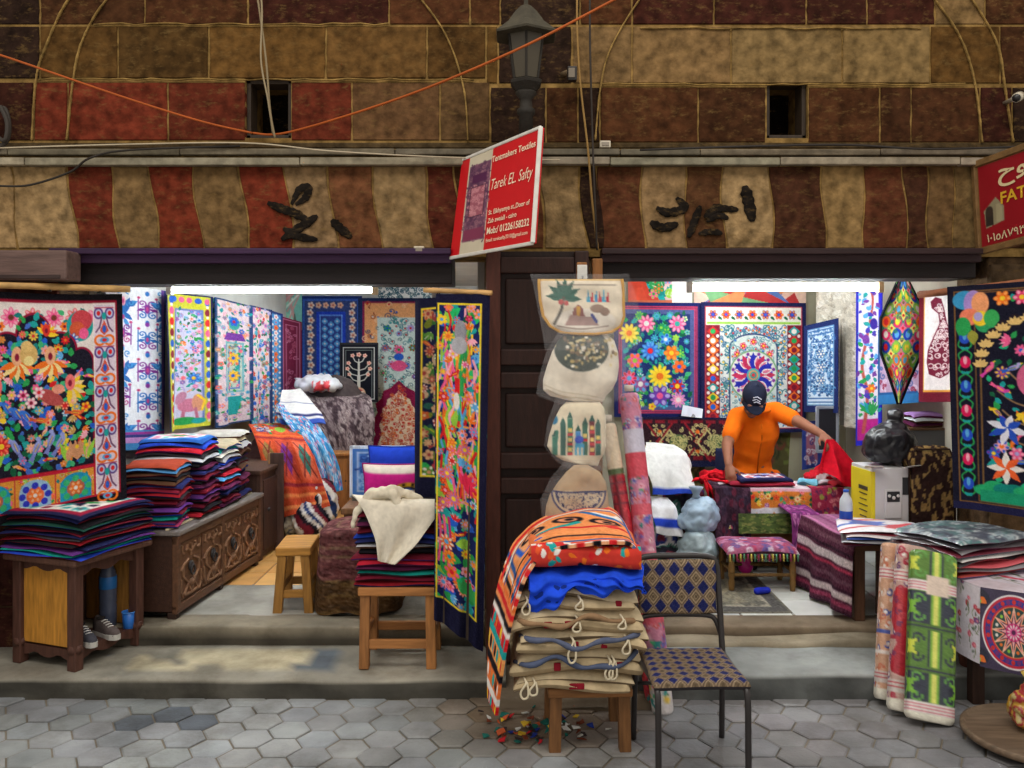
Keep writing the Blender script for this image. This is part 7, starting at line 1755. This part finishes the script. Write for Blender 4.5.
# appliance carton
t=thing('carton','white and yellow printed cardboard carton with an appliance picture, carrying the black bag','box',(W(884,515,5.15)[0],5.06,sz_+.008),math.radians(4))
w_,d_,h_=.22,.26,.37
m=MB((206,204,206)); m.box((0,d_/2,h_/2),(w_,d_,h_),None,.004); part('box_body',m,M_PAINT,t)
m=MB((226,206,30)); m.box((-w_/2-.001,d_/2,h_/2-.01),(.006,d_*.97,h_*.95),None,.001); m.box((-w_/2+.008,-.001,h_/2-.01),(.018,.006,h_*.95),None,.001); part('yellow_panel',m,M_PAINT,t)['label']='yellow printed panel'
m=MB((226,206,30)); m.box((.06,-.001,.03),(.14,.006,.03),None,.001); part('yellow_strip',m,M_PAINT,t)
m=MB((216,214,216)); m.box((.012,-.004,h_*.45),(.10,.008,.17),None,.004); m.box((.012,-.009,h_*.56),(.075,.006,.06),(44,42,46),.003)
for x in (-.014,.038): m.lathe([(.009,0),(.009,.004),(.003,.005)],(0,0,0),12,(220,220,220),True,Matrix.Translation((x,-.012,h_*.575))@Matrix.Rotation(math.pi/2,4,'X'))
m.lathe([(.010,0),(.010,.004),(.003,.005)],(0,0,0),12,(226,226,226),True,Matrix.Translation((.012,-.012,h_*.545))@Matrix.Rotation(math.pi/2,4,'X')); part('appliance_picture',m,M_PAINT,t)
m=MB((40,40,44)); m.box((w_/2-.022,-.002,h_*.72),(.036,.006,.10),None,.001); part('dark_panel',m,M_PAINT,t)
m=MB((60,56,40))
for k in range(7): m.box((-w_/2-.005,.10,h_*.66-k*.033),(.003,.11-.014*(k%3),.006 if k else .024),None,.0005)
part('printed_lines',m,M_PAINT,t)
for s in (-1,1):
    m=MB((196,192,188)); m.beam((s*.10,.0,h_),(s*.12,-.05+.0*s,h_+.02),.10,.004); part('flap',m,M_PAINT,t)
# black bin bag on the carton
t=thing('bin_bag','shiny black plastic bin bag sitting on top of the printed carton','bag',(W(890,455,5.2)[0],5.20,sz_+.008+.375))
m=blob([('ell',(0,0,.12),(.155,.13,.12)),('ell',(.0,0,.07),(.16,.13,.07)),('ell',(.02,0,.2),(.09,.08,.06)),('cap',(.02,0,.24),(.03,0,.28),.03,.05)],.010,3,(24,24,30),disp=(.009,15)); part('bag_body',m,M_BAG,t)
m=MB((30,30,36)); m.tube([(.02+.035*math.cos(a),.035*math.sin(a),.255) for a in np.linspace(0,6.28,14,endpoint=False)],.008,6,None,False,True); part('tie',m,M_BAG,t)
# brown patterned soft case
t=thing('soft_case','dark brown and gold patterned soft case standing upright beside the carton','case',(W(929,515,5.10)[0],5.12,sz_+.008))
rr=random.Random(12)
def casec(V): return np.array([(150,122,76) if noise.noise(Vector((v[0]*34,v[1]*34,v[2]*18)))+.5*noise.noise(Vector((v[0]*70,v[1]*70,v[2]*40)))>.14 else (52,36,34) for v in V],float)
m=blob([('box',(0,0,.22),(.25,.15,.42)),('cap',(-.085,0,.43),(.085,0,.43),.066,.066),('cap',(-.1,0,.05),(.1,0,.05),.065,.065)],.009,14,(60,44,40),casec,disp=(.006,14)); part('case_body',m,M_RUGS,t)
m=MB((60,44,36)); m.tube([(-.13,-.06,.02),(-.133,-.06,.40),(-.10,-.06,.478),(.10,-.06,.478),(.133,-.06,.40),(.13,-.06,.02)],.006,8); part('piping',m,M_RUGS,t)
# grey board and bits behind
t=thing('board','plain dark grey board leaning behind the brown and gold soft case','board',(W(925,470,5.5)[0],5.50,.65))
m=MB((92,92,94)); m.box((0,0,.27),(.36,.02,.54),None,.003); part('panel',m,M_PAINT,t)
m=MB((120,92,66)); m.box((.18,-.005,.27),(.02,.03,.54),None,.003); part('edge_strip',m,M_WOOD,t)
stack((W(935,412,5.6)[0],5.62,1.20),.34,.22,.09,['lilac','light grey','plum'],'the small stack above the grey board','cloths above the grey board',0,71,None,None,.01,.01)
t=thing('shelf','narrow wooden shelf behind the grey board holding a small stack of cloths','shelf',(W(935,425,5.6)[0],5.62,.19))
m=MB((110,80,56)); m.box((0,0,1.0),(.42,.26,.02),None,.003); part('shelf_board',m,M_WOODX,t)
for s in (-1,1): m=MB((100,72,50)); m.box((s*.20,0,.5),(.025,.24,.99),None,.003); part('side_panel',m,M_WOOD,t)

# ---- display table in front with rose cloth, star panel and wrapped textiles
A=np.array([2.135,4.42]);B=np.array([2.19,4.12]);Cc=np.array([2.80,3.72]);Dd=np.array([2.85,4.71]);E=np.array([2.0,4.71]); zt=.585
t=thing('display_table','dark wooden display table under the rose and star patterned cloths','table',(2.45,4.3,0))
poly=[A,B,Cc,Dd,E]; m=MB((70,48,38)); n5=len(poly)
m.add([(p[0]+.01,p[1]+.012,zt-.04) for p in poly]+[(p[0]+.01,p[1]+.012,zt-.006) for p in poly],[tuple(range(n5))[::-1],tuple(range(n5,2*n5))]+[(i,(i+1)%n5,n5+(i+1)%n5,n5+i) for i in range(n5)],None,False); part('table_top',m,M_WOODX,t,True)
for p in ((2.24,4.25),(2.78,3.86),(2.78,4.64),(2.10,4.62)):
    m=MB((64,44,36)); m.box((p[0],p[1],(zt-.04)/2),(.06,.06,zt-.04),None,.006); part('leg',m,M_WOOD,t,True)
m=MB((96,54,40)); m.lathe([(.06,0),(.07,.05),(.055,.12),(.07,.2),(.07,.26)],(2.30,4.40,0),14); part('turned_post',m,M_WOOD,t,True)
cv=pat_rose()
def topc():
    def fn(U,V):
        P=np.array([E+np.array([.02,-.005]),Dd,Cc,B]); a=P[0]*(1-U[...,None])+P[1]*U[...,None]; b=np.array(A)*(1-U[...,None])+Cc*U[...,None]
        q=a*(1-V[...,None])+b*V[...,None]; return np.concatenate([q,(zt+.004+.004*np.sin(9*U+7*V))[...,None]],-1)
    return fn
t=thing('tablecloth','white rose patterned plastic cloth covering the display table','tablecloth',(2.4,4.3,zt))
m=MB(); m.sheet(topc(),80,80,cv,.004); 
A3=lambda p,zz:np.array([p[0],p[1],zz])
m.sheet(quad(A3(A,zt+.006),A3(B,zt+.006),A3(B+np.array([-.01,-.02]),.24),A3(A+np.array([-.015,-.01]),.245),amp=.006,nf=1.5),50,70,cv,.004)
m.add([A3(A,zt+.008),A3(B,zt+.008),A3(Cc,zt+.008),A3(A,zt+.002),A3(B,zt+.002),A3(Cc,zt+.002)],[(0,1,2),(5,4,3)],(226,214,224),False)
cvr2=pat_rose(); u_=(Cc-B)/np.linalg.norm(Cc-B); P3=B+u_*.312
m.sheet(quad(A3(P3,zt+.006),A3(Cc,zt+.006),A3(Cc,.22),A3(P3,.22),amp=.006,nf=2),50,70,cvr2,.004)
part('cloth',m,M_WRAP,t,True)
cv=pat_star(); u_=(Cc-B)/np.linalg.norm(Cc-B); P2=B+u_*.31
m=MB(); m.sheet(quad(A3(B+np.array([-.004,-.014]),zt+.012),A3(P2+np.array([-.004,-.014]),zt+.010),A3(P2+np.array([-.02,-.03]),.215),A3(B+np.array([-.016,-.03]),.235),amp=.004,nf=1.2),150,125,cv,.004)
solo('tablecloth',m,M_WRAP,'cloth panel with a large red star medallion hanging at the front of the display table','tablecloth')
# bolts leaning against the display table
def dbolt(label,b0,d0,t0,d1,r,flat,cv,seed):
    t=thing('fabric_roll',label,'fabric roll',tuple(W(*b0,d0))); m=MB(); p0=np.array(W(*b0,d0)); p1=np.array(W(*t0,d1))
    m.bolt(p0,p1,r,cv,None,64,190,flat,0,1.5); part('roll_body',m,M_WRAP,t,True)
    m=MB((230,230,234)); ax_=(p1-p0)/np.linalg.norm(p1-p0); q=Vector((0,0,1)).rotation_difference(Vector(ax_))
    m.lathe([(r*.9,-.03),(r*.8,.0),(r*.5,.016),(r*.2,.02)],(0,0,0),18,None,True,Matrix.Translation(p1)@q.to_matrix().to_4x4()@Matrix.Diagonal((1,flat,1,1))); part('plastic_end',m,M_CLEAR,t,True)
dbolt('flat green and navy patterned fabric roll leaning in front of the display table',(929,722),4.00,(933,553),4.26,.112,.34,pat_greenbolt(),1)
dbolt('red and purple patterned fabric roll between the green roll and the blue orange one',(903,712),4.10,(912,546),4.33,.075,.5,pat_redbolt(31,(196,160,150),(170,36,60),(90,50,110)),2)
dbolt('blue and orange patterned fabric roll, farthest of the rolls from the star panel',(886,700),4.22,(893,544),4.42,.055,.7,pat_redbolt(32,(206,160,130),(70,90,170),(200,110,80)),3)
# wrapped folded textiles on the display table
WN={'grey blue patterned':(110,120,134),'dark red':(140,40,54),'charcoal':(70,68,76),'pinkish red':(196,80,90),'grey':(130,128,132),'black':(44,42,48),'brick red':(170,64,56),'white':(220,216,216),'blue':(60,90,180),'maroon':(120,36,56)}
CN.update(WN)
cvw=Cv(60,60,(96,104,116),1.2); rr=random.Random(15); cvw.arab(0,0,60,60,120,4,1.6,[(60,66,84),(150,170,176),(80,120,120),(200,206,206)],rr); 
c_=W(966,540,4.52)
stack((c_[0]-.01,4.52,zt+.012),.54,.42,.185,['grey blue patterned','charcoal','grey','maroon','white','black','pinkish red','grey','brick red'],'the plastic wrapped stack beside the big dark hanging','plastic wrapped folded textiles',.35,81,cvw,'grey blue patterned',.014,.012,'wrapped_textile',M_WRAP,'folded textile',.008)
c_=W(905,548,4.62)
cvb=Cv(50,50,(226,222,226),1.2)
for i in range(5): cvb.line([(0,10*i+4),(50,10*i-8)],3,[(40,80,190),RD,(230,226,230),(50,90,190),(200,50,60)][i]); 
cvb.poly([(10,10),(30,16),(24,36),(8,30)],(60,100,200)); cvb.poly([(30,26),(46,20),(44,44),(28,44)],(206,60,70))
stack((c_[0]-.03,4.84,zt+.066),.42,.34,.085,['blue','dark red','white','blue','grey','maroon'],'the low wrapped stack behind the rolls','low wrapped textiles',-.3,82,cvb,'red white and blue',.02,.012,'wrapped_textile',M_WRAP,'folded textile',.008)
m=MB(); m.slab(.20,.14,.03,(232,196,150),(220,220,220),random.Random(4),None,.004,at=(W(945,516,4.95)[0],4.98,sz_+.02),rot=.1); solo('wrapped_textile',m,M_WRAP,'small pale orange wrapped cloth lying before the brown and gold soft case','cloth')
# board and yellow bag at the street corner
t=thing('wooden_tray','round edged wooden tray on the paving under the display table','tray',(2.23,3.80,0))
m=MB((110,92,74)); m.lathe([(.30,.03),(.31,.035),(.31,.055),(.295,.06),(.285,.045),(.0,.045)],(0.05,0,0),40); part('tray_base',m,M_WOODX,t); 
for a in (0.5,2.6,4.7): m=MB((90,74,60)); m.lathe([(.03,0),(.03,.04)],(.05+.2*math.cos(a),.2*math.sin(a),0),10); part('foot',m,M_WOOD,t)
t=thing('plastic_bag','yellow printed plastic bag standing on the wooden tray','bag',(2.27,3.86,.05)); t.scale=(.8,.8,.8)
m=blob([('ell',(0,0,.11),(.11,.09,.11)),('ell',(.03,0,.06),(.13,.10,.06)),('ell',(.0,0,.2),(.05,.05,.06))],.009,3,(220,180,90),lambda V:np.array([[(190,146,60),(160,50,56),(190,170,110),(180,136,40)][int(abs(math.floor(6*noise.noise(Vector(v)*9))))%4] for v in V],float),None,(.02,14)); part('bag_body',m,M_BAG,t)
m=MB((220,190,90)); m.lathe([(.03,.24),(.02,.26),(.045,.30),(.02,.302)],(0,0,0),10); part('tied_neck',m,M_BAG,t)

t=thing('paper_tag','white paper tag hanging at the lower corner of the navy flower hanging','tag',tuple(W(691,418,6.98)))
m=MB((222,226,240)); m.sheet(quad(W(683,405,6.99),W(703,409,6.99),W(702,418,6.97),W(681,416,6.97),amp=.004,nf=1),16,12,None,.003,(222,226,240)); part('tag_sheet',m,M_PAINT,t,True)
m=MB((190,180,160)); m.tube([W(690,405,6.985),W(692,398,7.0)],.003,6); part('string',m,M_WIRE,t,True)
# ================================================================== THE MAN AT THE DESK (seated on a chair, bent over his work)
PD=6.44
t_ch=thing('office_chair','dark blue chair the man in orange sits on behind the desk','chair',(1.775,PD+.13,.19))
m=MB((40,46,76)); m.slab(.44,.42,.06,(40,46,76),(30,34,56),random.Random(2),None,0,at=(0,-.02,.40)); part('seat',m,M_CLOTH,t_ch)
m=MB((40,46,76)); m.slab(.42,.46,.05,(44,52,86),(34,40,66),random.Random(3),None,0,at=(0,0,0))
for k in range(len(m.v)): v=m.v[k]; m.v[k]=np.stack([v[:,0],.23-v[:,2],v[:,1]+.50],1)
part('backrest',m,M_CLOTH,t_ch)
for sx in (-1,1):
    for sy in (-1,1): m=MB((50,50,54)); m.tube([(sx*.19,sy*.17-.02,0),(sx*.18,sy*.16-.02,.40)],.014,8); part('leg',m,M_METAL,t_ch)
    m=MB((50,50,54)); m.tube([(sx*.18,.14,.40),(sx*.18,.20,.44),(sx*.17,.225,.70)],.012,8); part('back_post',m,M_METAL,t_ch)

px_=1.775
t=thing('person','person in orange shirt and dark cap bending over the desk holding a red cloth','person',(px_,PD,.19))
def L(x,y,z): return (x-px_,y-PD,z-.19)
pel=L(px_,6.53,.735); ab=L(px_,6.49,.90); ch=L(px_+.005,6.41,1.09); nb=L(px_-.02,6.33,1.235); hd=L(px_-.072,6.205,1.325)
shR=L(px_-.150,6.36,1.195); shL=L(px_+.135,6.36,1.235)
elR=L(px_-.258,6.21,1.01); haR=L(px_-.290,6.03,.890)
elL=L(px_+.235,6.12,1.175); haL=L(px_+.305,5.89,1.115)
def hand(root,dirv,nrm,side,curl,s=1.0):
    """palm, four unequal bent fingers and a thumb; dirv: from wrist along the palm, nrm: out of the back of the hand"""
    d=Vector(dirv).normalized(); n=Vector(nrm); n=(n-d*n.dot(d)).normalized(); x=d.cross(n)*side; R=Vector(root); out=[]
    out.append(('cap',R+d*.01,R+d*.075*s,.022*s,.024*s)); out.append(('cap',R+d*.02+x*.018,R+d*.08*s+x*.022,.016*s,.015*s)); out.append(('cap',R+d*.02-x*.018,R+d*.08*s-x*.022,.016*s,.015*s))
    for k,(off,ln) in enumerate(((-.030,.066),(-.010,.078),(.010,.073),(.029,.056))):
        a=R+d*.085*s+x*off*s*1.05; ln*=s; c=curl*(1+.12*k)
        d1=(d*math.cos(c*.5)-n*math.sin(c*.5)+x*off*2).normalized(); b=a+d1*ln*.45
        d2=(d*math.cos(c*1.1)-n*math.sin(c*1.1)).normalized(); e=b+d2*ln*.32
        d3=(d*math.cos(c*1.7)-n*math.sin(c*1.7)).normalized(); f=e+d3*ln*.26
        out+= [('cap',a,b,.0092*s,.0086*s),('cap',b,e,.0086*s,.008*s),('cap',e,f,.008*s,.0068*s)]
    a=R+d*.025*s-x*.026*s; b=a+(d*.6-x*.75-n*.25).normalized()*.040*s; c_=b+(d*.85-x*.2-n*.5).normalized()*.032*s
    out+=[('cap',a,b,.0125*s,.0105*s),('cap',b,c_,.0105*s,.008*s)]
    return out
fd=Vector((-.10,-.74,-.66)).normalized()           # the way the face points
up=Vector((0.02,-.66,.75)); up=(up-fd*up.dot(fd)).normalized(); rt=fd.cross(up).normalized()
H=Vector(hd)
def hp(a,b,c): return H+rt*a+up*b+fd*c
RM=Matrix((rt,fd,up)).transposed()
S=[('ell',pel,(.17,.12,.12)),('cap',pel,ab,.13,.125),('cap',ab,ch,.125,.14),('ell',ch,(.165,.11,.15)),('cap',ch,nb,.11,.07),('cap',nb,tuple(hp(0,-.06,-.03)),.056,.052),
   ('cap',shR,shL,.062,.062),('cap',shR,elR,.052,.040),('cap',elR,haR,.040,.026),('cap',shL,elL,.052,.040),('cap',elL,haL,.040,.026),
   ('ell',tuple(hp(0,.02,-.012)),(.074,.094,.098),RM),('ell',tuple(hp(0,-.055,.028)),(.055,.062,.055),RM),('ell',tuple(hp(0,-.098,.055)),(.028,.022,.02),RM),
   ('cap',tuple(hp(0,.0,.088)),tuple(hp(0,-.032,.108)),.009,.014),('ell',tuple(hp(-.012,-.036,.098)),(.009,.008,.007),RM),('ell',tuple(hp(.012,-.036,.098)),(.009,.008,.007),RM),
   ('cap',tuple(hp(-.045,.022,.078)),tuple(hp(.045,.022,.078)),.012,.012),('cap',tuple(hp(-.018,-.066,.083)),tuple(hp(.018,-.066,.083)),.007,.007),('cap',tuple(hp(-.016,-.076,.080)),tuple(hp(.016,-.076,.080)),.007,.007)]
for s in (-1,1):
    S+=[('ell',tuple(hp(s*.076,-.01,-.005)),(.010,.02,.032),RM),('ell',tuple(hp(s*.045,-.03,.06)),(.022,.02,.024),RM)]
    hip=L(px_+s*.10,6.47,.72); kn=L(px_+s*.13,6.08,.59); an=L(px_+s*.12,6.14,.27); 
    S+=[('cap',hip,kn,.082,.056),('cap',kn,an,.058,.042),('cap',an,L(px_+s*.13,6.06,.235),.04,.034),('cap',L(px_+s*.13,6.06,.235),L(px_+s*.14,5.98,.225),.034,.028)]
S+=hand(haR,(.05,-.50,-.85),(-.3,-.75,.55),1,.75)
S+=hand(haL,(.25,-.80,-.45),(.1,-.45,.88),-1,1.1)
SK=(146,94,70)
def skinc(V):
    out=np.tile(np.array(SK,float),(len(V),1))
    for i,v in enumerate(V):
        d=Vector(v)-H; a,b,c=d.dot(rt),d.dot(up),d.dot(fd)
        if abs(a)<.05 and -.12<b<-.045 and c>.03: out[i]=(112,78,64)         # short beard shadow
        if abs(a)<.022 and -.076<b<-.066 and c>.07: out[i]=(150,84,76)       # lips
        if c<.03 and b>-.02 and d.length<.13 and abs(a)<.073: out[i]=(40,30,28)
    return out
part('body',blob(S,.0062,4,SK,skinc),M_SKIN,t)
for s in (-1,1):
    m=MB((236,232,226)); b=bmesh.new(); bmesh.ops.create_uvsphere(b,u_segments=12,v_segments=8,radius=.011,matrix=Matrix.Translation(hp(s*.031,-.002,.080))); m.bm(b,(236,232,226),True)
    b=bmesh.new(); bmesh.ops.create_uvsphere(b,u_segments=10,v_segments=6,radius=.0055,matrix=Matrix.Translation(hp(s*.031,-.004,.0875))); m.bm(b,(50,34,26),True); part('eye',m,M_PLAS,t)
    m=MB((38,28,26)); m.tube([hp(s*.016,.018,.092),hp(s*.032,.024,.090),hp(s*.05,.016,.078)],.0045,6); part('eyebrow',m,M_FELT,t)
# cap
m=MB((34,38,56)); rows=[]; 
prof=[(.004,.118),(.03,.114),(.055,.100),(.074,.076),(.086,.045),(.090,.015),(.089,-.008),(.084,-.008)]
V=[];fs=[];sg=28
for r_,h_ in prof:
    for k in range(sg):
        a=2*math.pi*k/sg; V.append(tuple(hp(r_*math.cos(a)*.93,.03+h_*.92,-.012+r_*math.sin(a)*1.14)))
for i in range(len(prof)-1):
    for k in range(sg): l=(k+1)%sg; fs.append((i*sg+k,i*sg+l,(i+1)*sg+l,(i+1)*sg+k))
fs.append(tuple(range(sg)))
m.add(V,fs,None,True); m.lathe([(.008,0),(.008,.004),(.003,.006)],(0,0,0),10,None,True,Matrix.Translation(hp(0,.138,-.012))); cap=part('cap',m,M_FELT,t)
m=MB((30,34,50)); V=[]; n=14
for j in range(6):
    for k in range(n+1):
        a=math.pi*(.12+.76*k/n); rr=1+.62*j/5*math.sin(a)**1.2
        V.append(tuple(hp(.088*math.cos(a)*(1+.04*j/5),.024-.020*(j/5)+.012*(math.sin(a)-1)*1,-.012+.101*math.sin(a)*rr)))
w=n+1; fs=[(j*w+k,j*w+k+1,(j+1)*w+k+1,(j+1)*w+k) for j in range(5) for k in range(n)]
V2=[tuple(Vector(v)+up*.006) for v in V]; o=len(V)
fs+=[tuple(o+i for i in f[::-1]) for f in fs]+[(k,k+1,o+k+1,o+k) for k in range(5*w,6*w-1)]
m.add(V+V2,fs,None,True); part('visor',m,M_FELT,cap)
m=MB((206,210,220))
for pts in (((-.03,.075),(.0,.090),(.028,.082)),((-.022,.060),(.004,.074),(.030,.064)),((-.026,.048),(0,.058),(.02,.052))):
    m.tube([hp(a,b+.012,.085-.55*(b-.05)+.004) for a,b in pts],.0042,6)
part('emblem',m,M_FELT,cap)
# shirt
OR=(240,112,14)
T=[('ell',pel,(.185,.135,.10)),('cap',pel,ab,.145,.138),('cap',ab,ch,.140,.152),('ell',ch,(.168,.125,.155)),('cap',ch,tuple(Vector(nb)-Vector((0,-.01,.03))),.125,.082),('cap',shR,shL,.070,.072)]
for a,b in ((shR,elR),(shL,elL)):
    a=Vector(a);b=Vector(b); T.append(('cap',a,a+(b-a)*.66,.066,.062))
P0=Vector(pel)
for dx,dz in ((-.10,-.10),(.09,-.09),(-.02,-.05),(.15,-.06),(-.15,-.06)): T.append(('cap',P0+Vector((dx,-.10,.02)),P0+Vector((dx*1.05,-.13,dz)),.05,.032))
def shirtc(V):
    out=np.tile(np.array(OR,float),(len(V),1)); return out
sm=blob(T,.010,5,OR,shirtc,None,None)
V=sm.v[0]
for i in range(len(V)):
    v=Vector(V[i]); w_=min(1,max(0,(1.06-.19-v.z)*4+.3)); d=.026*w_*(noise.noise(Vector((v.x*7,v.y*5,v.z*17)))); V[i]=V[i]+np.array([0,-1,0])*d+np.array([.3,0,.4])*d*.4
sh=part('shirt',sm,M_SHIRT,t)
m=MB((226,104,12)); 
ring=[Vector(nb)+Vector((.082*math.cos(a),-.035+.072*math.sin(a),.022+.018*math.sin(a))) for a in np.linspace(0,6.283,26,endpoint=False)]
m.tube(ring,.014,8,None,False,True,.8); part('collar',m,M_FELT,sh)
m=MB((206,92,10)); m.tube([Vector(ch)+Vector((0,-.135,.06)),Vector(ch)+Vector((0,-.142,-.04)),Vector(ab)+Vector((0,-.152,0)),Vector(pel)+Vector((0,-.155,.03))],.006,6); part('placket',m,M_FELT,sh)
# trousers and shoes
T=[('ell',pel,(.178,.128,.115))]
for s in (-1,1):
    hip=L(px_+s*.10,6.47,.72); kn=L(px_+s*.13,6.08,.59); an=L(px_+s*.12,6.14,.29); T+=[('cap',hip,kn,.095,.068),('cap',kn,an,.070,.056)]
part('trousers',blob(T,.011,5,(52,58,92)),M_FELT,t)
for s in (-1,1):
    part('shoe',blob([('cap',L(px_+s*.12,6.15,.235),L(px_+s*.13,6.05,.232),.046,.044),('cap',L(px_+s*.13,6.05,.230),L(px_+s*.142,5.96,.222),.042,.032)],.008,4,(50,44,42)),M_FELT,t)
# the red cloth he shakes
hw_=np.array(haL)+np.array([px_,PD,.19])+np.array([.03,-.085,-.05])
def redc():
    def fn(U,V):
        x=hw_[0]-.02+(U-.35)*(.05+.26*V)+.05*V; z=hw_[2]+.03-.25*V+.035*np.sin(6*U+1)*V-.05*U*V; y=hw_[1]-.01+.05*V*np.sin(9*U+2*V)+.02*np.sin(14*U)*V-.03*V
        return np.stack([x,y,z],-1)
    return fn
t=thing('red_cloth','bright red cloth held out in the hand of the man in orange','cloth',tuple(hw_-np.array([0,0,.22])))
m=MB(); m.sheet(redc(),60,50,None,.008,(216,22,44),(190,16,36)); part('cloth_sheet',m,M_FELT,t,True)
bundle('crumpled red and white cloth heap on the desk end below the held red cloth',[('ell',(2.12,6.05,Dz+.06),(.09,.08,.05)),('ell',(2.16,6.0,Dz+.10),(.06,.06,.05)),('ell',(2.07,6.06,Dz+.05),(.07,.05,.035))],(200,60,60),'crumpled_cloth','cloth',.008,3,(.02,20),colfn=lambda V:np.array([(206,36,50) if noise.noise(Vector(v)*11)>-.1 else (230,210,210) for v in V],float))
# ================================================================== LIGHT AND CAMERA
def tube_light(px0,px1,py,d,label,nm='fluorescent_lamp'):
    a=W(px0,py,d); b=W(px1,py,d); L=b[0]-a[0]
    t=thing(nm,label,'lamp',((a[0]+b[0])/2,d,a[2]),0)
    m=MB((255,255,255)); m.tube([(-L/2+.02,0,0),(L/2-.02,0,0)],.017,14); part('lamp_tube',m,M_TUBE,t)
    m=MB((214,214,208)); m.box((0,.012,.045),(L+.03,.05,.04),None,.006); part('batten',m,M_METAL,t)
    for s in (-1,1):
        m=MB((222,196,150) if s>0 else (226,226,222)); m.box((s*(L/2),0,.006),(.035,.045,.07),None,.006); part('lamp_holder',m,M_PLAS,t)
    for s in (-.4,.4):
        m=MB((150,150,150)); h=2.42-a[2]-.05; m.tube([(s*L,.012,.05),(s*L,.012,h+.04)],.006,8); part('hanger_rod',m,M_METAL,t)
    return t
tube_light(170,375,290,5.20,'long white fluorescent tube glowing over the shop with the carved chest')
tube_light(690,880,288,5.32,'long white fluorescent tube glowing over the man in the orange shirt')
def room_lamp(x,y,label,L=1.2):
    t=thing('fluorescent_lamp',label,'lamp',(x,y,2.34),math.pi/2)
    m=MB((255,255,255)); m.tube([(-L/2,0,0),(L/2,0,0)],.017,12); part('lamp_tube',m,M_TUBE,t)
    m=MB((214,214,208)); m.box((0,0,.05),(L+.03,.06,.05),None,.006); part('batten',m,M_METAL,t)
room_lamp(-1.4,8.0,'fluorescent ceiling tube deep inside the shop with the carved chest')
room_lamp(-1.4,6.6,'fluorescent ceiling tube midway into the shop with the carved chest')
room_lamp(1.6,6.3,'fluorescent ceiling tube above the desk of the man in orange')

w=bpy.data.worlds.new('alley_sky'); SC.world=w; w.use_nodes=True
bg=w.node_tree.nodes['Background']
bg.inputs[0].default_value=(1.0,0.93,0.84,1); bg.inputs[1].default_value=WORLD
sun=bpy.data.lights.new('sky_opening','AREA'); sun.shape='RECTANGLE'; sun.size=7; sun.size_y=2.0; sun.energy=SKYW; sun.color=(1.0,0.95,0.88)
so=bpy.data.objects.new('sky_opening',sun); COL.objects.link(so); so.location=(0,1.6,6.0)
so.rotation_euler=(math.radians(12),0,0)

cam=bpy.data.cameras.new('camera'); cam.sensor_width=36.0; cam.lens=F/1024*36.0; cam.shift_y=-(384-HY)/1024.0
cam.clip_start=0.05; cam.clip_end=60
co=bpy.data.objects.new('camera',cam); COL.objects.link(co); co.location=(0,0,CAMZ); co.rotation_euler=(math.radians(90),0,0)
SC.camera=co
SC.view_settings.view_transform='Standard'; SC.view_settings.look='None'; SC.view_settings.gamma=1.0; SC.view_settings.use_curve_mapping=False
SC.view_settings.exposure=EXPO
SC.cycles.use_denoising=True
SC.cycles.max_bounces=6; SC.cycles.transparent_max_bounces=12
